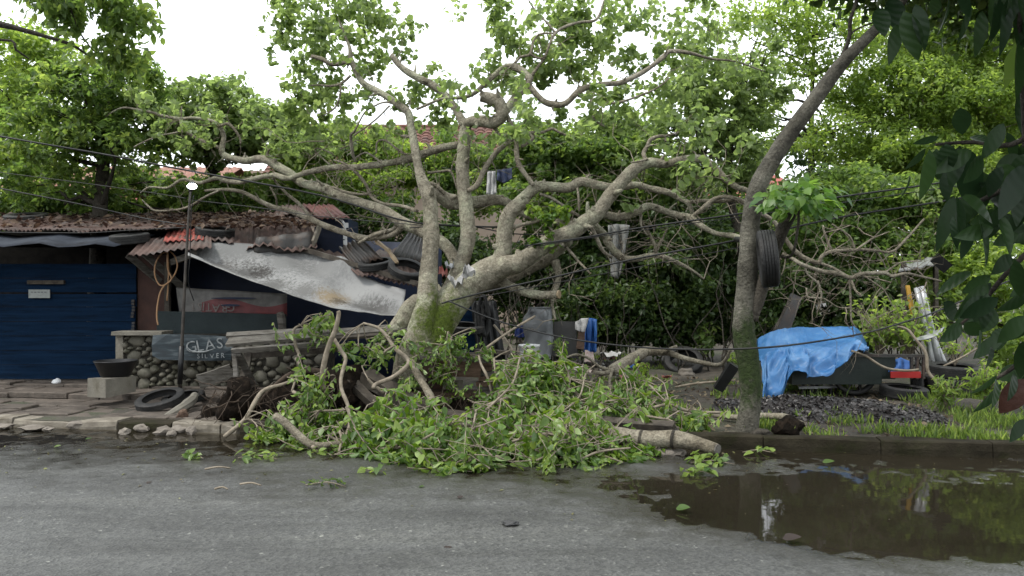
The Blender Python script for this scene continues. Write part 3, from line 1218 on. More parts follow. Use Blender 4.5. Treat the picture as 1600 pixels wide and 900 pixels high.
corr(P(553, 418, 10.6), P(598, 404, 10.6), P(562, 368, 10.9), P(530, 388, 11.0), 5, .02, 5, .02, 61).build('roof_sheet', M_darkmetal, shack, True, solid=.004, label='dark sheet bent upright by the fallen branch')
corr(P(610, 402, 10.9), P(664, 410, 10.9), P(666, 376, 11.5), P(640, 360, 11.6), 6, .02, 5, .03, 63).build('roof_sheet', M_darkmetal, shack, True, solid=.004, label='dark sheet sticking up beside the fallen trunk')
corr(P(560, 432, 10.45), P(662, 452, 10.3), P(668, 398, 11.5), P(486, 388, 11.7), 14, .018, 7, .05, 67, .04).build('roof_sheet', M_rust, shack, True, solid=.004)
mb = MB()
mb.beam(P(470, 388, 11.0), P(662, 446, 10.2), .05, .06, wob=.1)
mb.build('purlin', M_darkwood, shack)
mb = MB()
mb.beam(P(587, 376, 10.55), P(607, 391, 10.45), .05, .035, wob=.2)
mb.beam(P(606, 390, 10.45), P(621, 411, 10.35), .045, .03, wob=.2)
tag(mb.build('broken_timber', M_cutwood), 'fresh orange splintered timber sticking out over the bent dark sheet', 'timber')

# fallen brown leaves lying on the roof
mpos, mdir, mnr = [], [], []
for k in range(1500):
    t = rng.rand() ** .8
    px = rng.uniform(-60, 495) if rng.rand() < .35 else rng.uniform(240, 495)
    d = 11.2 + t * 2.5
    x = (px - 800) / F * d
    mpos.append((x, d, 2.30 + (d - 11.15) / 2.95 * .51 + .03 + rng.rand() * .03))
mpos = np.array(mpos)
n_ = len(mpos)
leaf_field('leaf_litter', mpos, rng.randn(n_, 3) * [1, 1, .25], rng.randn(n_, 3) * .35 + [0, -.15, 1], .09 + .09 * rng.rand(n_), M_dryleaf)
bpy.data.objects['leaf_litter']['label'] = 'brown dead leaves lying over the rusted roof'

# name plate
mb = MB()
mb.box(P(61.5, 459, 11.48), (.305, .012, .12))
plate = tag(mb.build('name_plate', mat('plate_paint', (.42, .45, .42), (.5, .53, .5), 9, .6, .1, 20, c3=(.33, .35, .33), s3=12)), 'small pale rectangular plate fixed to the blue boards', 'plate')
mb = MB()
for k in range(5):
    mb.box(P(50 + k * 5.2, 456.5, 11.471), (.03, .004, .012))
mb.build('faded_print', M_greypot, plate)


# lettering
def text_mesh(body, size, mt, M, parent, name='letter', ext=.002):
    """every letter is a mesh of its own, set side by side and centred on M"""
    x, made = 0.0, []
    for ch in body:
        if ch == ' ':
            x += size * .28
            continue
        c = bpy.data.curves.new('txt', 'FONT')
        c.body = ch
        c.size = size
        c.extrude = ext
        c.resolution_u = 3
        o = bpy.data.objects.new('txt', c)
        COL.objects.link(o)
        me = bpy.data.meshes.new_from_object(o.evaluated_get(bpy.context.evaluated_depsgraph_get()))
        bpy.data.objects.remove(o)
        me.name = name
        me.materials.clear()
        me.materials.append(mt)
        xs = [v.co.x for v in me.vertices]
        made.append((me, x - min(xs)))
        x += max(xs) - min(xs) + size * .09
    for me, dx in made:
        t = bpy.data.objects.new(name, me)
        t.matrix_basis = M @ Matrix.Translation((dx - x / 2, random.uniform(-.05, .05) * size, 0)) @ Matrix.Rotation(random.uniform(-.09, .09), 4, 'Z') @ Matrix.Diagonal((random.uniform(.9, 1.08), random.uniform(.92, 1.1), 1, 1))
        link(t, parent)


# banner under the awning
def banner_mat():
    m, nt, n, l, b = nodes_of('banner_print')
    tc = n.new('ShaderNodeTexCoord')
    sx = n.new('ShaderNodeSeparateXYZ')
    l.new(tc.outputs['Object'], sx.inputs['Vector'])
    wv = n.new('ShaderNodeMath')
    wv.operation = 'SINE'
    mu = n.new('ShaderNodeMath')
    mu.operation = 'MULTIPLY_ADD'
    mu.inputs[1].default_value = 5.2
    mu.inputs[2].default_value = 2.2
    l.new(sx.outputs['X'], mu.inputs[0])
    l.new(mu.outputs['Value'], wv.inputs[0])
    th = n.new('ShaderNodeMath')
    th.operation = 'MULTIPLY_ADD'
    th.inputs[1].default_value = .06
    th.inputs[2].default_value = -.01
    l.new(wv.outputs['Value'], th.inputs[0])
    lt = n.new('ShaderNodeMath')
    lt.operation = 'LESS_THAN'
    l.new(sx.outputs['Z'], lt.inputs[0])
    l.new(th.outputs['Value'], lt.inputs[1])
    lx = n.new('ShaderNodeMath')
    lx.operation = 'GREATER_THAN'
    lx.inputs[1].default_value = -.42
    l.new(sx.outputs['X'], lx.inputs[0])
    an = n.new('ShaderNodeMath')
    an.operation = 'MULTIPLY'
    l.new(lt.outputs['Value'], an.inputs[0])
    l.new(lx.outputs['Value'], an.inputs[1])
    v = coords(nt, False)
    n1 = noise_node(nt, v, 9, 5)
    pale = ramp(nt, n1.outputs['Fac'], [(.35, (.06, .056, .05)), (.65, (.105, .098, .09))])
    red = ramp(nt, n1.outputs['Fac'], [(.35, (.075, .010, .011)), (.65, (.115, .016, .017))])
    c = mixc(nt, an.outputs['Value'], pale.outputs['Color'], red.outputs['Color'])
    l.new(c.outputs['Color'], b.inputs['Base Color'])
    b.inputs['Roughness'].default_value = .6
    return m


ban = MB()
quad_panel(ban, P(281, 492, 11.28), P(449, 494, 11.28), P(449, 459, 11.28), P(276, 449, 11.28), .006, 20, 8, lambda a, b: .02 * math.sin(a * 7 + b * 2) + .008 * math.sin(a * 22))
banner = tag(ban.build('banner', banner_mat(), None, True), 'torn red and cream cloth banner with upside down lettering under the grey awning', 'banner')
text_mesh('GRATIS !', .155, mat('banner_letters', (.2, .17, .155), (.28, .24, .22), 9, .7, 0), Matrix.Translation(P(333, 474.5, 11.235)) @ Matrix.Rotation(math.radians(183), 4, 'Y') @ Matrix.Rotation(math.radians(90), 4, 'X'), banner)
for (x0, x1, y0, h) in ((330, 402, 466, 3.2), (345, 376, 477, 3.6)):
    mb = MB()
    vs2 = []
    n = 10
    for i in range(n + 1):
        t = i / n
        hh = h * math.sin(math.pi * min(1, max(.02, t))) ** .5
        px = x0 + (x1 - x0) * t
        vs2 += [P(px, y0 - hh / 2, 11.225), P(px, y0 + hh / 2, 11.225), P(px, y0 - hh / 2, 11.23), P(px, y0 + hh / 2, 11.23)]
    fs2 = []
    for i in range(n):
        a = i * 4
        fs2 += [(a, a + 1, a + 5, a + 4), (a + 2, a + 6, a + 7, a + 3), (a, a + 4, a + 6, a + 2), (a + 1, a + 3, a + 7, a + 5)]
    mb.add(vs2, fs2)
    mb.build('torn_slit', M_navy, banner)


# grey-white awning tarpaulin
def lerp_poly(pts, t):
    n = len(pts) - 1
    k = min(int(t * n), n - 1)
    f = t * n - k
    return tuple(pts[k][i] * (1 - f) + pts[k + 1][i] * f for i in range(len(pts[0])))


TOP = [(292, 377, 11.1), (340, 377, 11.15), (395, 381, 11.15), (450, 388, 11.1), (490, 396, 11.0), (530, 412, 10.8), (572, 432, 10.6), (604, 444, 10.45), (634, 453, 10.3)]
BOT = [(291, 398, 10.5), (335, 416, 10.35), (385, 436, 10.2), (430, 452, 10.1), (480, 470, 10.0), (520, 481, 9.95), (560, 488, 9.9), (595, 492, 9.9), (628, 493, 9.9)]


def awn(a, b):
    t, q = lerp_poly(TOP, a), lerp_poly(BOT, a)
    p = P(*t).lerp(P(*q), b)
    sagv = math.sin(math.pi * b)
    fold = -.05 * sagv * (1 + .5 * math.sin(a * 3.0)) + .06 * sagv * math.sin(a * 10 - b * 5.0) + .02 * mnoise.noise(Vector((a * 7, b * 2.4 - a * 4, 2))) + .005 * mnoise.noise(Vector((a * 22, b * 7 - a * 8, 7)))
    fold += .13 * math.exp(-((a - .47 - .18 * (1 - b)) / .06) ** 2) * (1 - b)
    return p + Vector((0, -.35, .94)) * fold


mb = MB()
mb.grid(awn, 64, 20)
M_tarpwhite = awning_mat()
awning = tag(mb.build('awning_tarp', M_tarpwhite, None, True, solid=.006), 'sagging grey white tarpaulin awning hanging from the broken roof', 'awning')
# stone wall with coping
wall = thing('stone_wall', 'low wall of rounded river stones behind the black tyre', 'wall', P(320, 603, 10.9))
mb = MB()
quad_panel(mb, P(188, 606, 10.95), P(520, 606, 10.95), P(520, 522, 10.95), P(188, 522, 10.95), .26, 8, 4, lambda a, b: .01 * math.sin(a * 40))
mb.build('mortar', M_mortar, wall)
mb = MB()
mb.beam(P(184, 520, 10.86), P(262, 520, 10.86), .34, .05, wob=.04)
mb.build('coping', M_concrete, wall)
mb = MB()
mb.beam(P(188, 604, 10.82), P(188, 524, 10.82), .10, .06, Vector((0, 1, 0)), .04)
mb.build('end_post', M_concrete, wall)
stone_me = []
for k in range(7):
    m2 = MB()
    m2.blob((0, 0, 0), (1, 1, 1), 1, .45, k * 3 + 1)
    so = m2.build('stone', M_stone, wall, True)
    stone_me.append(so.data)
    bpy.data.objects.remove(so)
placed = []
tries = 0
while len(placed) < 190 and tries < 6000:
    tries += 1
    px, py = random.uniform(196, 505), random.uniform(527, 603)
    r = random.choice([5, 6, 7, 8, 9, 11, 13]) if tries < 2500 else random.choice([4, 5, 6])
    if 240 < px < 352 and 522 < py < 560 and tries > 0:
        continue
    if all(math.hypot(px - a, (py - b) * 1.15) > (r + q) * .86 for a, b, q in placed):
        placed.append((px, py, r))
        w = r / F * 10.85
        so = bpy.data.objects.new('stone', random.choice(stone_me))
        so.matrix_basis = Matrix.Translation(P(px, py, 10.84)) @ Matrix.Rotation(random.uniform(-.5, .5), 4, 'Y') @ Matrix.Diagonal((w * random.uniform(.85, 1.25), .075, w * random.uniform(.8, 1.05), 1))
        link(so, wall)


# painted sign board lying on the wall
def sign_mat():
    m, nt, n, l, b = nodes_of('sign_paint')
    v = coords(nt, False, (1.5, 1, 9))
    n1 = noise_node(nt, v, 2.2, 6, .6)
    r = ramp(nt, n1.outputs['Fac'], [(.34, (.004, .008, .011)), (.52, (.012, .022, .028)), (.66, (.07, .085, .09))])
    l.new(r.outputs['Color'], b.inputs['Base Color'])
    b.inputs['Roughness'].default_value = .6
    return m


mb = MB()
ring = [(239, 524), (262, 522), (300, 523), (338, 525), (361, 527), (363, 545), (360, 563), (330, 564), (290, 563), (250, 562), (238, 556), (237, 540)]
front = [P(a, b, 10.66 + .02 * math.sin(a)) for a, b in ring]
back = [q + Vector((0, .05, 0)) for q in front]
m_ = len(ring)
mb.add(front + back, [tuple(range(m_)), tuple(reversed(range(m_, 2 * m_)))] + [((i + 1) % m_, i, m_ + i, m_ + (i + 1) % m_) for i in range(m_)])
sign = tag(mb.build('sign_board', sign_mat()), 'worn dark blue painted board with hand lettered white words on the stone wall', 'sign')
M_white = mat('white_lettering', (.20, .22, .225), (.42, .44, .44), 22, .7, .1, 20)
text_mesh('GLAS', .205, M_white, Matrix.Translation(P(322, 548, 10.625)) @ Matrix.Rotation(math.radians(-9), 4, 'Y') @ Matrix.Rotation(math.radians(90), 4, 'X'), sign)
text_mesh('S I L V E R', .085, M_white, Matrix.Translation(P(330, 559.5, 10.625)) @ Matrix.Rotation(math.radians(0), 4, 'Y') @ Matrix.Rotation(math.radians(90), 4, 'X'), sign)
mb = MB()
mb.tube([P(291, 541, 10.63), P(300, 549, 10.62), P(318, 550, 10.62), P(334, 545, 10.63)], [.006, .014, .012, .004], 5)
mb.build('painted_swoosh', M_white, sign)

# ================================================================== THE FALLEN TREE
ft = thing('fallen_tree', 'large uprooted grey barked tree fallen back over the shack, its stems reaching into the sky', 'tree', P(645, 600, 9.2))
BR = []      # points of every branch, to hang twigs and leaves on


def branch(pts, name='branch', n=10, mt=None, parent=None, wob=.2, keep=True, label=None, end_w=None):
    if max(q[3] for q in pts) > 15:
        wob *= .5
    ps = [P(a, b, d) for a, b, d, w in pts]
    rs = [max(.005, w / F * d * .46) for a, b, d, w in pts]
    ps = [p + Vector((random.uniform(-1, 1), 0, random.uniform(-1, 1))) * min(r * .4, .018) if 0 < i < len(ps) - 1 else p for i, (p, r) in enumerate(zip(ps, rs))]
    mb = MB()
    mb.tube(ps, rs, n, 5 if rs[0] > .04 else 4, wob)
    for k in range(int(len(ps) * .7)):         # knots and snapped stubs
        i = random.randint(0, len(ps) - 2)
        t = random.random()
        r_ = rs[i] * (1 - t) + rs[i + 1] * t
        if r_ < .022 or r_ > .12:
            continue
        c = ps[i].lerp(ps[i + 1], t)
        ax = (ps[i + 1] - ps[i]).normalized()
        o_ = Vector((random.gauss(0, 1), random.gauss(-.4, .8), random.gauss(.2, 1)))
        o_ = (o_ - ax * o_.dot(ax)).normalized()
        L = random.choice([.02, .03, .05, .09])
        mb.tube([c + o_ * r_ * .5, c + o_ * (r_ * .95), c + o_ * (r_ + L * .6) + ax * L * .3, c + o_ * (r_ + L) + ax * L * .6], [r_ * .55, r_ * .42, r_ * .24, r_ * .16], 7, 2, .3)
    o = mb.build(name, mt or (M_bark if max(q[3] for q in pts) > 12 else M_bark_fine), parent or ft, True, label)
    if keep:
        BR.append((ps, rs))
    return o


# trunk and the stems
branch([(640, 600, 9.25, 64), (652, 560, 9.25, 78), (670, 525, 9.25, 72), (694, 490, 9.27, 62), (724, 457, 9.3, 54), (755, 432, 9.35, 50), (783, 415, 9.4, 44)], 'trunk', 18, wob=.07)
branch([(640, 590, 9.2, 60), (650, 550, 9.12, 56), (660, 510, 9.08, 44), (667, 470, 9.12, 36), (670, 425, 9.2, 31), (674, 380, 9.25, 28), (675, 345, 9.3, 26), (669, 312, 9.35, 26), (661, 288, 9.4, 21), (655, 262, 9.45, 15), (645, 222, 9.55, 14), (640, 196, 9.6, 13), (640, 178, 9.65, 13), (626, 165, 9.7, 12), (597, 148, 9.8, 11), (567, 131, 9.9, 11), (555, 111, 10, 10), (548, 94, 10, 9), (546, 75, 10.1, 6), (538, 55, 10.2, 4), (528, 28, 10.3, 3), (512, 5, 10.4, 2)], 'stem', 12)
branch([(690, 480, 9.35, 34), (704, 456, 9.4, 31), (720, 418, 9.45, 27), (730, 374, 9.5, 26), (728, 325, 9.55, 24), (724, 272, 9.6, 23), (725, 230, 9.65, 22), (726, 205, 9.7, 21), (728, 192, 9.7, 18)], 'stem', 12)
branch([(616, 520, 9.35, 30), (632, 494, 9.4, 34), (652, 472, 9.4, 30), (680, 470, 9.35, 20)], 'root_flare', 10)
# crown branches of the stems
branch([(548, 97, 10, 9), (530, 101, 10, 8), (515, 99, 10, 8), (502, 93, 10, 8), (487, 88, 10.05, 6)])
branch([(548, 118, 10, 5), (533, 131, 10, 4.5), (514, 135, 10, 4), (498, 133, 10, 3), (482, 134, 10.1, 2)], n=6)
branch([(532, 131, 10, 4), (531, 148, 10, 3.5), (526, 165, 10, 3), (516, 175, 10, 2.5), (505, 180, 10, 2)], n=6)
branch([(726, 196, 9.7, 17), (714, 172, 9.75, 12), (695, 150, 9.8, 12), (675, 131, 9.85, 13), (656, 124, 9.9, 12), (631, 106, 9.95, 11), (612, 87, 10, 9)])
branch([(728, 195, 9.7, 18), (740, 190, 9.6, 19), (756, 190, 9.5, 21), (771, 192, 9.4, 22), (784, 183, 9.35, 22), (781, 165, 9.35, 22), (767, 153, 9.35, 20), (751, 151, 9.35, 17)], n=12)
branch([(784, 180, 9.4, 14), (790, 170, 9.5, 14), (802, 158, 9.55, 14), (817, 140, 9.6, 14), (828, 127, 9.65, 13), (822, 117, 9.7, 14), (807, 108, 9.75, 13), (788, 106, 9.8, 10), (764, 127, 9.8, 8), (742, 144, 9.8, 8), (727, 151, 9.8, 7), (713, 154, 9.75, 6), (697, 153, 9.75, 5), (679, 159, 9.75, 5), (651, 171, 9.75, 4)])
branch([(826, 134, 9.65, 11), (847, 155, 9.6, 11), (865, 165, 9.6, 11), (884, 159, 9.6, 10), (911, 140, 9.65, 10), (943, 131, 9.7, 9), (972, 129, 9.75, 9), (1007, 113, 9.8, 8), (1033, 92, 9.9, 8), (1047, 81, 10, 7), (1079, 84, 10, 6), (1112, 92, 10.1, 4.5), (1150, 96, 10.2, 3), (1195, 112, 10.4, 2)])
branch([(830, 119, 9.7, 6), (841, 105, 9.7, 5), (852, 87, 9.8, 5), (868, 52, 9.9, 5), (900, 36, 10, 5), (927, 32, 10, 4.5), (937, 22, 10.1, 4), (944, 0, 10.2, 3)], n=7)
branch([(868, 52, 9.9, 4), (855, 36, 9.9, 3.5), (838, 20, 10, 3), (826, 0, 10, 2.5)], n=6)
branch([(800, 104, 9.75, 6), (812, 90, 9.8, 5), (828, 84, 9.8, 5), (833, 65, 9.9, 4), (844, 53, 9.9, 3.5), (866, 52, 9.9, 3)], n=7)
branch([(828, 84, 9.8, 4), (842, 91, 9.75, 3.5), (852, 88, 9.7, 3)], n=6)
branch([(903, 150, 9.65, 4.5), (924, 154, 9.65, 4), (953, 161, 9.6, 4.5), (980, 157, 9.6, 4), (1023, 140, 9.7, 3), (1046, 122, 9.8, 2)], n=6)
branch([(923, 155, 9.65, 3.5), (925, 178, 9.6, 3.5), (932, 190, 9.6, 3), (945, 198, 9.6, 2.5)], n=6)
branch([(788, 172, 9.45, 9), (800, 199, 9.4, 9), (805, 223, 9.35, 9), (809, 247, 9.3, 9), (815, 261, 9.3, 9), (824, 276, 9.3, 8), (834, 290, 9.3, 8)])
branch([(800, 222, 9.36, 8), (792, 224, 9.4, 8), (775, 240, 9.45, 9), (758, 263, 9.5, 9), (750, 281, 9.5, 9), (743, 292, 9.5, 9), (731, 298, 9.5, 8)])
branch([(806, 229, 9.4, 6), (816, 227, 9.4, 7), (828, 221, 9.4, 6), (832, 215, 9.4, 6), (827, 207, 9.4, 5), (847, 207, 9.45, 5), (863, 201, 9.5, 5), (876, 208, 9.5, 4), (895, 212, 9.6, 3), (925, 207, 9.7, 2)], n=7)
branch([(718, 226, 9.75, 12), (700, 229, 9.85, 12), (680, 234, 9.95, 13), (663, 241, 10, 13), (641, 249, 10.05, 12), (607, 256, 10.2, 11), (558, 259, 10.4, 11), (520, 262, 10.6, 11), (495, 265, 10.7, 10), (478, 272, 10.8, 10), (449, 279, 10.9, 9), (427, 272, 11, 9), (398, 279, 11.1, 8), (376, 284, 11.2, 8), (351, 284, 11.3, 8), (339, 279, 11.3, 7), (310, 285, 11.4, 6), (285, 281, 11.5, 5), (262, 294, 11.5, 4), (234, 293, 11.6, 3), (219, 302, 11.6, 2)])
branch([(725, 430, 9.5, 20), (711, 408, 9.6, 21), (694, 380, 9.7, 21), (653, 357, 9.9, 21), (630, 350, 10, 21), (601, 330, 10.2, 19), (567, 320, 10.4, 17), (532, 308, 10.6, 17), (509, 294, 10.7, 17), (480, 290, 10.9, 15), (468, 282, 11, 15), (454, 270, 11, 15), (432, 257, 11.1, 15), (415, 250, 11.1, 14), (400, 249, 11.2, 13), (385, 252, 11.2, 12), (366, 248, 11.3, 11), (351, 241, 11.4, 11), (347, 233, 11.4, 10), (349, 213, 11.5, 8), (341, 196, 11.5, 7), (327, 189, 11.5, 6), (302, 185, 11.6, 5), (280, 186, 11.7, 6), (253, 180, 11.8, 5), (236, 175, 11.8, 4.5), (217, 172, 11.9, 4), (190, 169, 12, 3), (165, 182, 12, 2)])
branch([(282, 186, 11.7, 5), (285, 199, 11.6, 5), (302, 213, 11.6, 5), (322, 222, 11.5, 5), (342, 231, 11.4, 6)], n=7)
branch([(286, 205, 11.6, 4), (268, 209, 11.6, 3.5), (248, 212, 11.7, 3), (225, 221, 11.8, 2.5), (209, 230, 11.8, 2)], n=6)
branch([(341, 197, 11.5, 6), (348, 196, 11.4, 5), (356, 193, 11.4, 5), (366, 201, 11.4, 4.5), (375, 216, 11.4, 4), (376, 225, 11.4, 3)], n=6)
branch([(417, 248, 11.1, 5), (418, 240, 11.1, 4), (422, 232, 11.1, 3)], n=6)
branch([(283, 187, 11.7, 3), (283, 178, 11.7, 2.5), (284, 166, 11.7, 2)], n=5)
branch([(630, 352, 10, 12), (613, 366, 10.2, 9), (578, 373, 10.6, 10), (552, 369, 10.8, 10), (509, 354, 11, 10), (480, 340, 11.2, 9), (449, 328, 11.4, 9), (420, 321, 11.5, 8), (390, 304, 11.6, 7), (371, 299, 11.6, 6), (345, 296, 11.7, 5), (320, 298, 11.8, 4)], label='broken branch lying over the roof')
branch([(490, 345, 11.2, 5.5), (478, 330, 11.2, 5), (463, 316, 11.2, 5.5), (453, 306, 11.2, 5), (444, 299, 11.2, 4.5), (432, 286, 11.2, 4), (427, 277, 11.1, 3.5)], n=7)
branch([(432, 324, 11.5, 4), (432, 310, 11.4, 3.5), (422, 292, 11.4, 3)], n=6)
branch([(350, 295, 11.7, 4), (322, 307, 11.7, 4), (300, 320, 11.8, 4), (280, 328, 11.9, 4), (245, 330, 12, 3.5), (232, 322, 12, 3), (222, 312, 12, 2)], n=6)
# limb between the stems
branch([(664, 296, 9.45, 14), (685, 305, 9.6, 22), (705, 314, 9.7, 26), (740, 316, 9.75, 22), (775, 314, 9.8, 18), (797, 320, 9.85, 14), (820, 337, 9.9, 9), (841, 342, 9.95, 7), (866, 352, 10, 5)])
branch([(664, 285, 9.45, 8), (680, 290, 9.5, 7), (695, 303, 9.55, 6)], n=7)
# right side
branch([(772, 425, 9.4, 38), (785, 398, 9.4, 30), (792, 350, 9.4, 27), (800, 330, 9.4, 26), (812, 314, 9.4, 24), (823, 304, 9.4, 20), (841, 294, 9.4, 18), (864, 291, 9.45, 17), (890, 291, 9.5, 17), (910, 285, 9.5, 16), (933, 287, 9.5, 15), (959, 291, 9.5, 14), (994, 289, 9.5, 12), (1017, 296, 9.5, 11), (1040, 301, 9.4, 11), (1060, 307, 9.4, 10), (1073, 315, 9.3, 9), (1079, 326, 9.3, 8), (1082, 336, 9.3, 6)], n=12)
branch([(1072, 317, 9.3, 7), (1095, 313, 9.2, 7), (1116, 314, 9.1, 7), (1144, 314, 9, 7), (1165, 317, 8.9, 6), (1186, 330, 8.8, 6)])
branch([(1080, 340, 9.1, 6), (1101, 324, 9, 7), (1118, 311, 9, 7), (1139, 308, 8.9, 7), (1162, 316, 8.9, 7), (1186, 331, 8.8, 7), (1212, 350, 8.8, 7), (1234, 381, 8.8, 8), (1253, 401, 8.8, 8), (1278, 411, 8.8, 7.5), (1285, 401, 8.8, 6.5), (1300, 393, 8.8, 6), (1336, 391, 8.9, 5.5), (1368, 391, 9, 5), (1393, 394, 9, 4.5), (1415, 374, 9.1, 4), (1444, 342, 9.2, 3)])
branch([(1222, 396, 8.8, 5), (1240, 405, 8.75, 6), (1253, 412, 8.7, 7), (1285, 424, 8.7, 7), (1310, 429, 8.7, 7), (1329, 435, 8.7, 7), (1346, 428, 8.7, 6.5), (1383, 427, 8.8, 6), (1393, 432, 8.8, 5.5), (1415, 428, 8.8, 5), (1440, 432, 8.9, 4), (1470, 439, 9, 3)])
branch([(1281, 411, 8.8, 5), (1300, 418, 8.75, 4.5), (1318, 428, 8.7, 4), (1330, 434, 8.7, 4)], n=6)
branch([(1258, 413, 8.7, 4), (1262, 428, 8.7, 4), (1278, 443, 8.7, 3.5), (1282, 452, 8.7, 3), (1283, 464, 8.7, 3), (1276, 490, 8.7, 2.5)], n=6)
branch([(1260, 450, 8.75, 3), (1262, 463, 8.7, 3.5), (1278, 465, 8.7, 3), (1290, 468, 8.7, 3), (1310, 480, 8.7, 2.5), (1328, 481, 8.7, 2)], n=6)
branch([(1327, 436, 8.7, 4), (1329, 470, 8.7, 3.5), (1330, 500, 8.7, 3), (1338, 512, 8.7, 2)], n=6)
branch([(1330, 437, 8.7, 4), (1336, 454, 8.65, 4), (1346, 463, 8.6, 3.5)], n=6)
branch([(1345, 429, 8.7, 3.5), (1362, 440, 8.7, 3), (1382, 454, 8.7, 2.5), (1394, 478, 8.7, 2)], n=6)
branch([(1299, 393, 8.8, 4), (1294, 380, 8.8, 4), (1288, 362, 8.8, 3.5), (1286, 352, 8.8, 2.5)], n=6)
branch([(1336, 391, 8.9, 4), (1328, 370, 8.9, 3.5), (1310, 357, 8.9, 3), (1300, 350, 8.9, 2.5)], n=6)
branch([(1338, 390, 8.9, 4), (1350, 382, 8.9, 3.5), (1366, 372, 9, 3), (1390, 362, 9, 2)], n=6)
branch([(1383, 427, 8.8, 3.5), (1395, 417, 8.8, 3), (1410, 410, 8.8, 2.5), (1440, 408, 8.9, 2)], n=6)
branch([(1368, 391, 9, 3), (1380, 408, 9, 2.5), (1384, 420, 9, 2)], n=5)
branch([(1228, 398, 8.8, 3), (1226, 418, 8.8, 2.5), (1221, 430, 8.8, 2)], n=5)
branch([(770, 424, 9.35, 40), (790, 418, 9.3, 36), (812, 410, 9.25, 32), (838, 394, 9.2, 30), (867, 376, 9.15, 28), (896, 362, 9.1, 27), (913, 350, 9.1, 26), (930, 333, 9.1, 25), (948, 310, 9.1, 24), (965, 292, 9.1, 23), (979, 275, 9.1, 21), (1000, 259, 9.1, 19), (1017, 253, 9.1, 17), (1040, 254, 9.1, 15), (1060, 252, 9.05, 14), (1084, 246, 9, 13), (1101, 251, 9, 12), (1118, 264, 8.95, 11), (1133, 280, 8.9, 11), (1153, 292, 8.8, 10), (1170, 300, 8.75, 8), (1186, 330, 8.75, 5)], n=12)
branch([(1010, 254, 9.1, 9), (1005, 241, 9.15, 8), (1010, 230, 9.2, 7), (1017, 217, 9.2, 6.5), (1037, 213, 9.3, 5), (1040, 222, 9.3, 3)], n=7)
branch([(1037, 213, 9.3, 4), (1060, 208, 9.4, 3), (1080, 198, 9.5, 2.5)], n=5)
branch([(1012, 248, 9.05, 4), (1000, 252, 9, 3.5), (985, 254, 9, 2)], n=5)
branch([(1084, 246, 9, 4), (1087, 240, 9, 3), (1082, 236, 9, 2)], n=5)
branch([(922, 341, 9.15, 14), (940, 336, 9.2, 13), (968, 338, 9.25, 13), (994, 334, 9.25, 13), (1004, 327, 9.25, 13), (1017, 323, 9.25, 12), (1043, 330, 9.2, 12), (1064, 339, 9.15, 11), (1078, 341, 9.1, 11), (1095, 353, 9, 10), (1116, 365, 8.9, 9), (1144, 368, 8.7, 9), (1166, 373, 8.4, 8)])
branch([(866, 366, 9.3, 20), (890, 356, 9.4, 18), (918, 352, 9.5, 15), (942, 367, 9.6, 14), (953, 385, 9.6, 14), (971, 401, 9.6, 13), (994, 405, 9.6, 11), (1026, 400, 9.6, 9), (1058, 411, 9.6, 7), (1081, 423, 9.6, 5), (1100, 436, 9.6, 3)])
branch([(925, 357, 9.5, 7), (934, 378, 9.5, 7), (944, 394, 9.5, 6), (956, 402, 9.55, 5)], n=7)
branch([(1026, 399, 9.6, 6), (1024, 384, 9.6, 5.5), (1013, 362, 9.6, 5), (1002, 345, 9.5, 4.5), (1002, 334, 9.4, 3)], n=7)
branch([(1027, 392, 9.6, 4.5), (1033, 378, 9.6, 4), (1043, 356, 9.6, 3)], n=6)
branch([(735, 455, 9.5, 30), (772, 442, 9.5, 24), (800, 448, 9.5, 16), (820, 455, 9.4, 15), (845, 459, 9.3, 15), (872, 460, 9.2, 14)], n=11, label='sawn off limb')
branch([(760, 448, 9.6, 26), (793, 436, 9.65, 22), (817, 425, 9.65, 18), (848, 408, 9.65, 20), (872, 390, 9.6, 22), (890, 375, 9.5, 18)], n=11)
branch([(866, 356, 9.3, 12), (872, 348, 9.25, 18), (880, 345, 9.2, 10)], n=9)
branch([(800, 356, 9.4, 8), (816, 350, 9.35, 7), (838, 346, 9.3, 6), (850, 344, 9.25, 5), (860, 357, 9.2, 5), (868, 364, 9.15, 5)], n=7)
branch([(884, 386, 9.2, 6), (896, 400, 9.1, 5), (904, 408, 9.1, 4.5), (922, 427, 9.0, 3.5)], n=6)
branch([(843, 303, 9.4, 6), (860, 309, 9.45, 5), (880, 322, 9.5, 5), (905, 338, 9.5, 5)], n=6)
branch([(902, 294, 9.45, 4), (904, 310, 9.4, 4), (905, 330, 9.4, 4)], n=6)
branch([(867, 408, 9.6, 16), (873, 425, 9.55, 12), (870, 450, 9.5, 10), (862, 470, 9.4, 6), (868, 500, 9.3, 4)], n=8)
branch([(1002, 336, 9.3, 5), (1002, 352, 9.25, 4), (1012, 368, 9.25, 3)], n=6)
